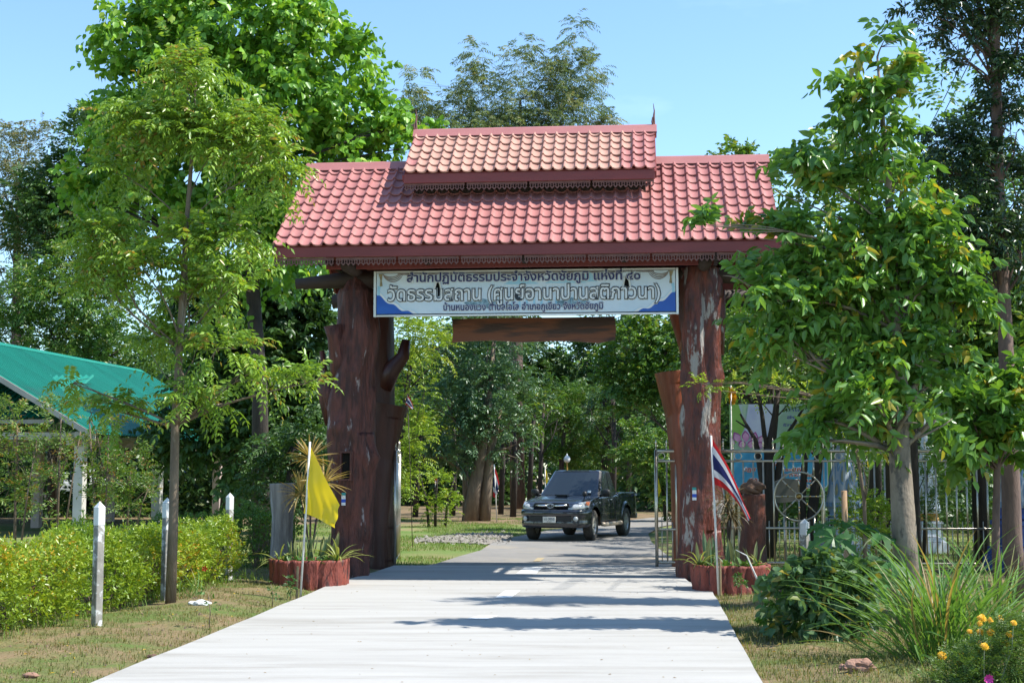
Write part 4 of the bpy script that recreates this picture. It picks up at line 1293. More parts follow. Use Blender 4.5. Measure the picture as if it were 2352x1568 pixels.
for k in range(21):
    y = -0.75 + k * wS
    d = Vector((-math.cos(sa), 0, math.sin(sa)))
    M = Matrix((Vector((0, 1, 0)), d, Vector((0, 1, 0)).cross(d))).transposed().to_4x4(); M.translation = (EVX, y, EVZ + 0.002 * (k % 2))
    link('roof_sheet', me_sh, shel, mtx=M)
    d = Vector((math.cos(sa), 0, math.sin(sa)))
    M = Matrix((Vector((0, 1, 0)), d, Vector((0, 1, 0)).cross(d))).transposed().to_4x4(); M.translation = (2 * RX - EVX, y, EVZ + 0.002 * (k % 2))
    link('roof_sheet', me_sh, shel, mtx=M)
YB = -0.75 + 21 * wS
b = MB(); b.add([(RX + s * .22, y, RZZ - .06) if s else (RX, y, RZZ + .06) for y in (-.78, YB) for s in (-1, 0, 1)], [(0, 1, 4, 3), (1, 2, 5, 4)]); b.build('ridge_flashing', m_green, shel)
for yy in (-0.79, YB + .02):
    for s in (1, -1):
        b = MB(); x0, x1 = EVX + .03, RX
        if s < 0: x0 = 2 * RX - EVX - .03
        b.add([(x0, yy - .02, EVZ - .20), (x1, yy - .02, RZZ - .16), (x1, yy - .02, RZZ + .0), (x0, yy - .02, EVZ - .03), (x0, yy + .02, EVZ - .20), (x1, yy + .02, RZZ - .16), (x1, yy + .02, RZZ + .0), (x0, yy + .02, EVZ - .03)],
              [(0, 1, 2, 3), (7, 6, 5, 4), (0, 4, 5, 1), (1, 5, 6, 2), (2, 6, 7, 3), (3, 7, 4, 0)])
        b.build('barge_board', m_grey, shel)
for x in (0.0, -4.0, -8.6):
    b = MB(); b.box((x, 7.0, 2.62 if x > -1 or x < -5 else 2.9), (0.16, 15.6, 0.22)); b.build('beam', m_pink, shel)
for y in (0, 5.9, 11.8):
    b = MB(); b.box((-4.3, y, 2.78), (8.9, 0.12, 0.2)); b.box((-4.3, y, 4.1), (0.12, 0.12, 2.6)); b.build('tie_beam', m_grey, shel)
# lower awning inside the gable
me_aw = corrugated(wS, 3.4, m_green)
for k in range(8):
    d = Vector((0, math.cos(R(24)), math.sin(R(24))))
    M = Matrix((Vector((1, 0, 0)), d, Vector((1, 0, 0)).cross(d))).transposed().to_4x4(); M.translation = (-7.2 + k * wS, 0.25, 3.30)
    link('awning_sheet', me_aw, shel, mtx=M)
b = MB(); b.box((-4.2, 0.4, 3.20), (6.4, 0.08, 0.12)); b.build('awning_beam', m_grey, shel)

# ================================================================== ROADSIDE POSTS, STUMPS, STONES
m_postw = mat('whitewashed_concrete', (0.70, 0.71, 0.71), (0.60, 0.61, 0.60), 7, 0.7, c3=(0.30, 0.29, 0.27), c3lo=0.66, c3hi=0.72, c3scale=11)
m_postg = mat('weathered_concrete', (0.33, 0.315, 0.28), (0.17, 0.16, 0.14), 5, 0.85, c3=(0.62, 0.63, 0.62), c3lo=0.52, c3hi=0.6, c3scale=9)
def bollard(px, Y, top, label, w=0.09, h=None, rz=R(-40)):
    p = at(px, 1200, Y); z0 = gz(p.x, Y) - 0.15
    root = empty('marker_post', (p.x, Y, z0), rz, label, 'post', 'white marker posts along the verges')
    H = top - z0
    b = MB(); b.bbox((0, 0, (H - .36) / 2), (w, w, H - .36), 0.006); b.build('shaft', m_postg, root)
    b = MB(); b.bbox((0, 0, H - .26), (w + .004, w + .004, .20), 0.006); hw = w / 2 + .002
    b.add([(-hw, -hw, H - .161), (hw, -hw, H - .161), (hw, hw, H - .161), (-hw, hw, H - .161), (0, 0, H - .09)], [(0, 1, 4), (1, 2, 4), (2, 3, 4), (3, 0, 4)])
    b.build('painted_cap', m_postw, root)
    return root
bollard(228, 15.9, 1.50, 'white capped square post nearest the camera, in the left hedge')
bollard(383, 19.0, 1.49, 'white capped post half hidden behind the slim tree trunk')
bollard(527, 22.6, 1.51, 'grey stained marker post at the far end of the left hedge')
bollard(1848, 23.4, 1.08, 'short white pointed post at the steel fence among papaya leaves', 0.11)
m_stump = mat('grey_weathered_stump', (0.30, 0.27, 0.24), (0.16, 0.14, 0.125), 5, 0.9, 0.02, 14, stretch=(2.5, 2.5, .35), c3=(0.42, 0.40, 0.37), c3lo=0.58, c3hi=0.7)
c0 = at(648, 1240, 24.5)
st = log_post([(0, 0, -0.1), (0.0, 0, 0.5), (0.02, 0, 1.0), (0.0, 0, 1.56)], [0.21, 0.19, 0.185, 0.215], 6.6, seg=22, rings=22, lobes=.08, rough=.07).build('tree_stump', m_stump, None, True, (c0.x, 24.5, 0))
tag(st, 'grey weathered standing stump behind the left planter', 'stump')
c1 = at(1727, 1200, 24.6)
st = log_post([(0, 0, -0.1), (0, 0, 0.5), (0.02, 0, 1.0), (0, 0, 1.36)], [0.26, 0.23, 0.22, 0.235], 9.1, seg=22, rings=20, lobes=.10, rough=.08).build('log_stump', mat('shaded_red_log', (0.15, 0.040, 0.02), (0.07, 0.022, 0.014), 3, 0.5, 0.02, 12, stretch=(2.4, 2.4, .5), c3=(.3, .2, .15), c3lo=.64, c3hi=.68), None, True, (c1.x, 24.6, 0))  # log red darkened to stand for the shade the stump is in
tag(st, 'red lacquered log stump standing before the steel fence', 'stump')
m_rock = mat('brown_rock', (0.20, 0.11, 0.065), (0.11, 0.065, 0.045), 7, 0.85, 0.03, 14)
m_later = mat('laterite', (0.33, 0.19, 0.13), (0.24, 0.13, 0.09), 8, 0.95, 0.02, 24)
def rock(name, loc, r, m_, label, cat='rock', seed=0.0, sz=.7, group=None):
    b = MB(); nu, nv = 16, 10
    vs, fs = [], []
    for j in range(nv + 1):
        th = math.pi * j / nv
        for i in range(nu):
            a = 2 * math.pi * i / nu
            d = Vector((math.sin(th) * math.cos(a), math.sin(th) * math.sin(a), math.cos(th)))
            k = 1 + .45 * MN.noise(d * 1.3 + Vector((seed, seed, 0))) + .22 * MN.noise(d * 3.5 + Vector((seed, 0, 1)))
            vs.append((d.x * r[0] * k, d.y * r[1] * k, d.z * r[2] * k))
    for j in range(nv):
        for i in range(nu): fs.append((j * nu + i, (j + 1) * nu + i, (j + 1) * nu + (i + 1) % nu, j * nu + (i + 1) % nu))
    b.add(vs, fs)
    return tag(b.build(name, m_, None, False, loc), label, cat, group)
rock('rock', (c1.x + .02, 24.58, 1.47), (.19, .16, .13), m_rock, 'rounded brown rock balanced on the red log stump', seed=1.2)
q = gnd(1978, 1553); rock('rock', (q.x, q.y, gz(q.x, q.y) + .03), (.12, .09, .075), m_later, 'reddish laterite lump on the grass beside the lemongrass', seed=3)
q = gnd(1938, 1546); rock('rock', (q.x, q.y, gz(q.x, q.y) + .01), (.05, .05, .035), m_later, 'small flat stone just left of the laterite lump', seed=5)
q = gnd(458, 1402); rock('rubble', (q.x, q.y, gz(q.x, q.y) + .02), (.13, .07, .05), m_postw, 'white broken concrete chunk by the slim tree', seed=7)
q = gnd(70, 1558); rock('rock', (q.x, q.y, gz(q.x, q.y) + .01), (.06, .05, .03), m_later, 'brown clod at the bottom edge of the left verge', seed=9)
q = gnd(350, 1506); rock('rock', (q.x, q.y, gz(q.x, q.y) + .01), (.06, .04, .02), m_rock, 'dark flat clod beside the concrete edge on the left verge', seed=11)

# ================================================================== PLANTERS AND THEIR PLANTS
m_pot = mat('red_bark_cement', (0.27, 0.060, 0.036), (0.17, 0.036, 0.025), 3.0, 0.7, 0.02, 18, stretch=(2, 2, .6), c3=(0.06, 0.022, 0.018), c3lo=0.53, c3hi=0.64, c3scale=6)
m_soil = mat('planter_soil', (0.06, 0.04, 0.028), (0.10, 0.07, 0.045), 9, 0.95)
def planter(px, Y, rx, ry, h, label, grooves, seed):
    p = at(px, 1300, Y)
    root = empty('planter', (p.x, Y, 0.0), 0, label, 'planter')
    b = MB(); seg = 120; vs, fs = [], []
    zs = [-0.05] + [h * k / 9 for k in range(10)]
    for z in zs:
        for i in range(seg):
            a = 2 * math.pi * i / seg
            n_ = 2.6
            k = 1 / ((abs(math.cos(a)) ** n_ + abs(math.sin(a)) ** n_) ** (1 / n_))
            g_ = 0
            ph = a * grooves / (2 * math.pi) + 0.5 * MN.noise((math.cos(a) * 3, math.sin(a) * 3, z * 2 + seed))
            fr = abs((ph % 1) - .5) * 2
            g_ = -0.055 * max(0, (fr - .72) / .28) ** 1.0
            g_ += 0.022 * MN.noise((math.cos(a) * 7 + seed, math.sin(a) * 7, z * 3)) + 0.022 * MN.noise((math.cos(a) * 22, math.sin(a) * 22, z * 5))
            topn = 0.02 * MN.noise((math.cos(a) * 5, math.sin(a) * 5, seed)) if z == zs[-1] else 0
            vs.append((math.cos(a) * rx * k * (1 + .05 * z / h) + math.cos(a) * g_, math.sin(a) * ry * k + math.sin(a) * g_, z + topn))
    top0 = len(vs) - seg
    for i in range(seg): x, y, z = vs[top0 + i]; vs.append((x * .90, y * .90, z - .004))
    for i in range(seg): x, y, z = vs[top0 + i]; vs.append((x * .89, y * .89, h - .12))
    for k in range(len(zs) + 1):
        for i in range(seg): fs.append((k * seg + i, k * seg + (i + 1) % seg, (k + 1) * seg + (i + 1) % seg, (k + 1) * seg + i))
    b.add(vs, fs); b.build('wall', m_pot, root, True)
    b = MB(); b.lathe([(.98, h - .09), (.5, h - .05), (.001, h - .03)], 24, sx=rx * .93, sy=ry * .93, caps=False); b.build('soil', m_soil, root)
    return Vector((p.x, Y, h - .07))
pl = planter(711, 21.85, .575, .50, .43, 'red bark-textured oval planter at the foot of the left gate post', 16, 1.0)
pr_ = planter(1677, 20.9, .54, .50, .41, 'dark red planter of upright bark slabs in front of the right post', 11, 4.0)

def leafset(name, n, m_, L, w, droop, seed, fold=.2, wprof=None, segs=6):
    """shared strap-leaf meshes growing along +Y from the origin"""
    random.seed(seed); out = []
    for k in range(n):
        b = MB(); ribbon(b, (0, 0, 0), (0, 1, 0.0001), L, w, droop * random.uniform(.5, 1.4), segs, 0, fold, wprof)
        me = b.mesh(name, m_)
        a_ = me.attributes.new('tint', 'FLOAT', 'POINT'); a_.data.foreach_set('value', [min(1, max(0, random.random()))] * len(me.vertices))
        out.append(me)
    return out
def aim(d, roll=0.0):
    d = Vector(d).normalized()
    s = d.cross(Vector((0, 0, 1)))
    s = s.normalized() if s.length > 1e-3 else Vector((1, 0, 0))
    M = Matrix((s, d, s.cross(d))).transposed().to_4x4()
    return M @ Matrix.Rotation(roll, 4, 'Y')
def rosette(root, c, metas, n, el0, el1, sc0=.8, sc1=1.1, name='leaf', r=0.02):
    for k in range(n):
        az = 2 * math.pi * (k * .618 + random.uniform(-.08, .08)); el = R(random.uniform(el0, el1))
        d = Vector((math.cos(az) * math.cos(el), math.sin(az) * math.cos(el), math.sin(el)))
        s = random.uniform(sc0, sc1)
        link(name, random.choice(metas), root, mtx=Matrix.Translation(Vector(c) + Vector((d.x, d.y, 0)) * r) @ aim(d, random.gauss(0, .15)) @ Matrix.Diagonal((s, s, s, 1)))
m_snake = leafmat('snake_plant_leaf', (0.05, 0.10, 0.045), (0.11, 0.17, 0.075), (0.24, 0.25, 0.10), .08, .45, .4, .95)
m_spid = leafmat('variegated_leaf', (0.13, 0.20, 0.05), (0.30, 0.34, 0.10), (0.40, 0.38, 0.14), .3, .45)
m_drac = leafmat('dry_dracaena_leaf', (0.32, 0.24, 0.09), (0.44, 0.34, 0.14), (0.16, 0.18, 0.05), .3, .5)
m_dracd = leafmat('dull_dracaena_leaf', (0.10, 0.09, 0.045), (0.17, 0.13, 0.07), (0.20, 0.13, 0.06), .3, .5)
m_herb = leafmat('herb_leaf', (0.05, 0.12, 0.03), (0.11, 0.22, 0.05), None, .3, .45)
wsnake = lambda t: .75 + .5 * t if t < .5 else 1.0 * (1 - ((t - .5) / .5) ** 2.2 * .97)
L_snake = leafset('leaf', 4, m_snake, .42, .055, .10, 5, .25, wsnake)
L_spid = leafset('leaf', 5, m_spid, .52, .026, 1.7, 6)
L_drac = leafset('leaf', 5, m_drac, .40, .026, .35, 7)
L_dracd = leafset('leaf', 5, m_dracd, .38, .022, .8, 8)
L_herb = leafset('leaf', 4, m_herb, .17, .035, .7, 9, .2)
def plant(name, loc, label, cat, group=None): return empty(name, loc, random.uniform(0, 6), label, cat, group)
random.seed(31)
def snake(loc, label, n=7, s=1.0):
    r = plant('snake_plant', loc, label, 'plant', 'snake plants in the planters')
    for k in range(n):
        a = random.uniform(0, 6.28); el = R(random.uniform(68, 88))
        d = Vector((math.cos(a) * math.cos(el), math.sin(a) * math.cos(el), math.sin(el)))
        q = s * random.uniform(.65, 1.15)
        link('leaf', random.choice(L_snake), r, mtx=Matrix.Translation((random.gauss(0, .05), random.gauss(0, .05), 0)) @ aim(d, random.uniform(0, 3)) @ Matrix.Diagonal((q, q, q, 1)))
for (dx, dy, s, lb) in ((-.22, -.1, .95, 'upright snake plant left of the yellow flag pole in the left planter'), (-.02, .1, 1.2, 'tallest snake plant behind the yellow flag in the left planter'), (.16, -.12, 1.0, 'snake plant right of the flag pole in the left planter'), (.32, .05, 1.05, 'snake plant at the right side of the left planter')):
    snake(pl + Vector((dx, dy, 0)), lb, 8, s)
def spider(loc, label, n=22, s=1.0):
    r = plant('spider_plant', loc, label, 'plant', 'arching strap-leaved plants in the planters')
    rosette(r, (0, 0, 0), L_spid, n, 25, 80, .75 * s, 1.15 * s)
spider(pl + Vector((.44, -.1, .02)), 'yellow striped plant arching over the right rim of the left planter', 26)
spider(pl + Vector((-.44, -.12, .0)), 'striped strap-leaved plant hanging over the left rim of the left planter', 20, .9)
def herb_row(c, rx, ry, n, label, s=1.0):
    r = plant('green_rosettes', c, label, 'plant'); r.rotation_euler.z = 0
    for k in range(n):
        a = math.pi + math.pi * (k + .5) / n
        rosette(r, (rx * math.cos(a) * random.uniform(.8, 1), ry * math.sin(a) * random.uniform(.8, 1), .0), L_herb, 9, 15, 75, .7 * s, 1.2 * s)
herb_row(pl + Vector((0, 0, .02)), .48, .40, 11, 'low bright green rosettes along the front rim of the left planter')
def dracaena(loc, heads, metas, label, n, stemtop):
    r = plant('dracaena', loc, label, 'plant'); r.rotation_euler.z = 0
    for (dx, dz, s) in heads:
        b = MB(); b.tube([(0, 0, -.05), (dx * .4, 0, dz * .5), (dx, 0, dz)], .016, 6); b.build('stem', m_beam, r)
        rosette(r, (dx, 0, dz), metas, n, -45, 80, .75 * s, 1.1 * s, 'leaf', .01)
dracaena(pl + Vector((-.03, .28, 0)), ((-.02, 1.60, 1.05), (.20, 1.22, 1.1), (-.16, 1.05, 1.0)), L_drac, 'dry yellowish dracaena with spiky heads behind the yellow flag', 62, 1)
snake(pr_ + Vector((-.34, -.08, 0)), 'snake plant at the left end of the right planter', 8, 1.2)
snake(pr_ + Vector((.08, .1, 0)), 'snake plant in the middle of the right planter', 7, 1.05)
snake(pr_ + Vector((.3, -.05, 0)), 'shorter snake plant on the right side of the right planter', 6, .9)
spider(pr_ + Vector((-.46, -.1, .02)), 'pale arching plant on the left rim of the right planter', 22, .85)
spider(pr_ + Vector((.40, -.1, .0)), 'striped arching plant at the right rim of the right planter', 14, .75)
herb_row(pr_ + Vector((0, 0, .02)), .42, .38, 9, 'dark green rosettes along the front rim of the right planter', 1.15)
dracaena(pr_ + Vector((.02, .30, 0)), ((.0, .98, 1.0), (.05, .78, .95)), L_dracd, 'dull drooping dracaena behind the striped flag in the right planter', 60, 1)

# ================================================================== FLAGS
m_pole = mat('white_flag_pole', (0.68, 0.67, 0.63), (0.55, 0.53, 0.49), 12, 0.5, c3=(0.30, 0.24, 0.18), c3lo=0.62, c3hi=0.7, c3scale=6)
m_bamboo = mat('bamboo_stake', (0.34, 0.25, 0.13), (0.24, 0.17, 0.09), 8, 0.6)
def cloth(name, cu, trans=.35, rough=.6):
    m_ = leafmat(name, cu, cu, None, trans, rough, .3, glow=(1, 1, 1))
    return m_
m_fy = cloth('yellow_cloth', (0.78, 0.60, 0.03), .33, .33); m_fr = cloth('red_cloth', (0.50, 0.02, 0.025)); m_fw = cloth('white_cloth', (0.62, 0.63, 0.68)); m_fb = cloth('navy_cloth', (0.018, 0.022, 0.11))
m_fo = cloth('orange_cloth', (0.60, 0.27, 0.01), .4)
def pole(root, p0, p1, r=.014, name='pole', m_=None):
    b = MB(); b.tube([p0, Vector(p0).lerp(Vector(p1), .5) + Vector((.004, 0, 0)), p1], r, 8); return b.build(name, m_ or m_pole, root, True)
def bez(a, b_, c, t): return a * (1 - t) ** 2 + b_ * 2 * t * (1 - t) + c * t * t
def flag(root, top, bottom, mats, ripple=.04, seed=0, stripes=None, nu=16, nv=18):
    """cloth between a top edge and a bottom edge, each a quadratic curve of three points"""
    b = MB(); random.seed(seed)
    def f(u, v):
        p = bez(*top, u).lerp(bez(*bottom, u), v)
        return p + Vector((0, 1, 0)) * (ripple * math.sin(u * 7 + v * 4 + seed) * (0.2 + u) + ripple * .35 * math.sin(u * 17 - v * 9 + seed) * v) + Vector((1, 0, 0)) * ripple * .25 * math.sin(v * 9 + u * 3)
    b.grid(f, nu, nv)
    if stripes:
        b.m = [next(i for lim, i in stripes if (j + .5) / nv <= lim) for j in range(nv) for _ in range(nu)]
    o = b.build('cloth', mats, root, True)
    a_ = o.data.attributes.new('tint', 'FLOAT', 'POINT'); a_.data.foreach_set('value', [.5] * len(o.data.vertices))
    return o
THAI = [(1 / 6, 0), (2 / 6, 1), (4 / 6, 2), (5 / 6, 1), (1.01, 0)]
def local(root_p, px, py, Y): return at(px, py, Y) - Vector(root_p)
# yellow flag, left
Yf = 19.9
rp = gnd(690, 1375); rp = Vector((rp.x, Yf, 0.02))
fy = empty('flag', rp, 0, 'plain yellow flag on a white pole beside the left planter', 'flag')
pole(fy, local(rp, 689, 1382, Yf), local(rp, 712, 1014, Yf), .015)
flag(fy, [local(rp, 713, 1024, Yf), local(rp, 742, 1095, Yf - .1), local(rp, 779, 1160, Yf - .15)], [local(rp, 697, 1178, Yf), local(rp, 728, 1186, Yf + .05), local(rp, 771, 1212, Yf - .1)], [m_fy], .05, 1)
b = MB(); b.tube([local(rp, 681, 1382, Yf + .02), local(rp, 684, 1300, Yf + .02)], .018, 8); b.build('stake', m_bamboo, fy)
# national flag, right
Yt = 20.3
rp = Vector((at(1650, 1368, Yt).x, Yt, 0.0))
ft = empty('flag', rp, 0, 'red white and blue striped flag drooping from a white pole at the right planter', 'flag')
pole(ft, local(rp, 1651, 1378, Yt), local(rp, 1633, 1000, Yt), .015)
flag(ft, [local(rp, 1634, 1004, Yt), local(rp, 1676, 1070, Yt - .12), local(rp, 1724, 1190, Yt - .05)], [local(rp, 1638, 1112, Yt), local(rp, 1682, 1118, Yt + .05), local(rp, 1718, 1196, Yt - .05)], [m_fr, m_fw, m_fb], .03, 2, THAI)
b = MB(); b.tube([local(rp, 1655, 1378, Yt + .02), local(rp, 1654, 1285, Yt + .02)], .016, 8); b.build('stake', m_bamboo, ft)
# small flags in the distance
Y = 52
rp = gnd(1142, 1196); rp = Vector((rp.x, Y, 0.0))
f3 = empty('flag', rp, 0, 'furled striped flag on a pole under trees left of the pickup', 'flag')
pole(f3, (0, 0, -.05), local(rp, 1135, 1066, Y), .022)
flag(f3, [local(rp, 1135, 1073, Y), local(rp, 1140, 1078, Y), local(rp, 1147, 1110, Y)], [local(rp, 1131, 1140, Y), local(rp, 1134, 1140, Y), local(rp, 1140, 1144, Y)], [m_fr, m_fw, m_fb], .05, 3, THAI, 8, 18)
Y = 45
rp = Vector((at(1505, 1200, Y).x, Y, 0.0))
f4 = empty('flag', rp, 0, 'furled yellow flag on a pole seen through the gate leaf', 'flag')
pole(f4, (0, 0, -.05), local(rp, 1504, 1075, Y), .02)
flag(f4, [local(rp, 1505, 1078, Y), local(rp, 1512, 1095, Y), local(rp, 1518, 1128, Y)], [local(rp, 1503, 1142, Y), local(rp, 1506, 1144, Y), local(rp, 1510, 1148, Y)], [m_fy], .05, 4, None, 8, 10)
Y = 62
rp = Vector((at(1253, 1200, Y).x, Y, 0.0))
f5 = empty('flag', rp, 0, 'small yellow pennant on a pole behind the pickup roof', 'flag')
pole(f5, (0, 0, -.05), local(rp, 1252, 1074, Y), .02)
flag(f5, [local(rp, 1253, 1076, Y), local(rp, 1256, 1085, Y), local(rp, 1258, 1098, Y)], [local(rp, 1250, 1104, Y), local(rp, 1254, 1108, Y), local(rp, 1257, 1110, Y)], [m_fy], .05, 5, None, 6, 8)
Y = 56
rp = Vector((at(997, 1200, Y).x, Y, 0.0))
f6 = empty('flag', rp, 0, 'small limp red flag on a thin pole under the yellow-green tree', 'flag')
pole(f6, (0, 0, -.05), local(rp, 1001, 1082, Y), .016)
flag(f6, [local(rp, 1001, 1086, Y), local(rp, 1004, 1092, Y), local(rp, 1004, 1104, Y)], [local(rp, 996, 1106, Y), local(rp, 998, 1108, Y), local(rp, 1000, 1110, Y)], [m_fr], .05, 6, None, 6, 8)
Y = 34
rp = Vector((at(948, 1200, Y).x, Y, 0.0))
f7 = empty('flag', rp, 0, 'small striped flag hanging high beside the left back post', 'flag')
pole(f7, (0, 0, -.05), local(rp, 936, 905, Y), .009, 'pole', m_beam)
flag(f7, [local(rp, 936, 908, Y), local(rp, 944, 915, Y), local(rp, 950, 936, Y)], [local(rp, 931, 928, Y), local(rp, 938, 932, Y), local(rp, 947, 940, Y)], [m_fr, m_fw, m_fb], .02, 7, THAI, 8, 12)
Y = 30.5
rp = Vector((at(1679, 1200, Y).x, Y, 0.0))
f8 = empty('flag', rp, 0, 'bunched orange cloth flag on a thin pole above the notice board', 'flag')
pole(f8, (0, 0, -.05), local(rp, 1679, 885, Y), .014)
flag(f8, [local(rp, 1672, 888, Y), local(rp, 1684, 886, Y), local(rp, 1692, 900, Y)], [local(rp, 1673, 922, Y), local(rp, 1684, 934, Y), local(rp, 1690, 926, Y)], [m_fo], .07, 8, None, 10, 10)

# ================================================================== NOTICE BOARDS BEHIND THE FENCE
m_nb1 = mat('green_banner_print', (0.36, 0.56, 0.34), (0.46, 0.62, 0.52), 1.2, 0.5, c3=(0.44, 0.50, 0.72), c3lo=0.5, c3hi=0.65, c3scale=1.4)
m_nb2 = mat('blue_banner_print', (0.06, 0.36, 0.66), (0.10, 0.44, 0.70), 1.6, 0.5)
m_lime = mat('lime_print', (0.25, 0.50, 0.10), rough=0.5)
m_lotus = mat('lotus_print', (0.55, 0.20, 0.48), (0.68, 0.42, 0.62), 7, 0.5); m_lotus2 = mat('lotus_edge_print', (0.36, 0.07, 0.30), rough=0.5)
m_redp = mat('red_print', (0.62, 0.03, 0.03), rough=0.5); m_violet = mat('violet_print', (0.10, 0.08, 0.42), rough=0.5); m_pblue = mat('pale_violet_print', (0.48, 0.54, 0.76), (0.58, 0.66, 0.80), 3, 0.5)
NY = 31.5
tl, br_ = at(1675, 928, NY), at(1912, 1036, NY)
nb = empty('notice_board', (tl.x, NY, 0), R(-3), 'green lotus-print banner board behind the steel fence', 'sign')
W_, z1, z0 = br_.x - tl.x, tl.z, br_.z
b = MB(); b.box((W_ / 2, 0, (z0 + z1) / 2), (W_, .02, z1 - z0)); b.build('panel', m_nb1, nb)
for x in (0.06, W_ - .06): b = MB(); b.tube([(x, .04, -.05), (x, .04, z1)], .03, 8); b.build('leg', m_steel, nb)
flat_print('lime_print', [(.0, z0), (.22, z0 + .3), (.34, z0 + .55), (.2, z1), (.0, z1)], -.0125, m_lime, nb)
flat_print('pale_print', [(.3, z0 + .32), (.42, z1), (.95, z1), (1.0, z0 + .32)], -.0125, m_pblue, nb)
random.seed(5)
for i, (cx, cz, a, L_) in enumerate(((.12, .22, 150, .26), (.22, .26, 120, .26), (.36, .26, 95, .26), (.5, .24, 75, .26), (.64, .22, 55, .24), (.78, .2, 40, .24), (.08, .1, 170, .24), (.30, .12, 110, .2), (.45, .12, 80, .2), (.60, .10, 60, .2))):
    for k_, m_ in ((1.0, m_lotus2), (.84, m_lotus)):
        c_, s_ = math.cos(R(a)), math.sin(R(a)); w_ = .085 * k_
        pts_ = [(cx + c_ * L_ * k_ * t - s_ * w_ * math.sin(math.pi * t) * sg, z0 + cz - .06 + s_ * L_ * k_ * t + c_ * w_ * math.sin(math.pi * t) * sg) for sg, ts in ((1, [q_ / 8 for q_ in range(9)]), (-1, [q_ / 8 for q_ in range(7, 0, -1)])) for t in ts]
        pts_ = [(max(x, 0.005), max(z, z0 + .01)) for x, z in pts_]
        flat_print('petal_print', pts_, -.014 - .002 * i - (.001 if m_ is m_lotus else 0), m_, nb)
for k, s_ in enumerate(('ทำได้', 'สิ่ง', 'รักพี่นา', 'ความ', 'รณีก', 'รา')):
    thai('lettering', s_, nb, (.34, .22, .50, .28, .36, .2)[k], .085, 1.42 - .05 * (k % 2), z1 - .16 - .165 * k, -.014, m_violet, .01)
tl2, br2 = at(1683, 1034, NY - .12), at(1900, 1121, NY - .12)
nb2 = empty('notice_board', (tl2.x, NY - .12, 0), R(-3), 'light blue banner board with red lettering below the lotus banner', 'sign')
W2, y1, y0 = br2.x - tl2.x, tl2.z, br2.z
def rrect(x0, z0_, x1, z1_, r): return [(cx + r * math.cos(R(a)), cz + r * math.sin(R(a))) for cx, cz, a0 in ((x1 - r, z1_ - r, 0), (x0 + r, z1_ - r, 90), (x0 + r, z0_ + r, 180), (x1 - r, z0_ + r, 270)) for a in range(a0, a0 + 91, 18)]
b = MB(); b.prism(rrect(-.05, y0 - .05, W2 + .05, y1 + .02, .1), -.01, .01); b.build('border', m_lime, nb2)
flat_print('white_edge', rrect(0, y0, W2, y1, .10), -.0125, m_white, nb2)
flat_print('panel', rrect(.02, y0 + .02, W2 - .02, y1 - .02, .09), -.0145, m_nb2, nb2)
for k, s_, w_, xx, m_ in ((0, 'ขน', .14, W2 / 2 + .12, m_redp), (1, 'สา', .16, W2 / 2 + .02, m_redp), (2, 'ลาภ', .22, W2 / 2, m_redp), (3, 'ปฏิบั', .28, .36, m_redp), (3, 'ระปฏิ', .34, 1.30, m_redp),
                       (4, 'วน', .14, .98, m_redp), (4, 'ง ทางแด่น', .62, 1.40, m_redp), (5, 'ได้แก', .36, .55, m_redp), (5, 'งดัน', .32, 1.52, m_redp), (6, 'ปฏิบ', .30, 1.58, m_violet)):
    thai('lettering', s_, nb2, w_, .10, xx, y1 - .10 - .118 * k, -.0165, m_white, 0, .08)
    thai('lettering', s_, nb2, w_, .10, xx, y1 - .10 - .118 * k, -.0185, m_, .015)
for x in (0.12, W2 - .12): b = MB(); b.tube([(x, .05, -.05), (x, .05, y1)], .03, 8); b.build('leg', m_steel, nb2)
# grey box behind the wheel ornament
m_gbox = mat('olive_grey_panel', (0.16, 0.15, 0.12), (0.12, 0.115, 0.09), 3, 0.7)
g0 = at(1802, 1125, 28.6)
b = MB(); b.prism([(-.22, -.26), (.30, -.22), (.26, .20), (.0, .24), (-.22, .16)], -.06, .06); b.tube([(0, 0.02, -g0.z - .05), (0, 0.02, -.1)], .03, 8)
tag(b.build('grey_board', m_gbox, None, loc=g0), 'dull grey panel on a stake behind the wheel ornament', 'board')

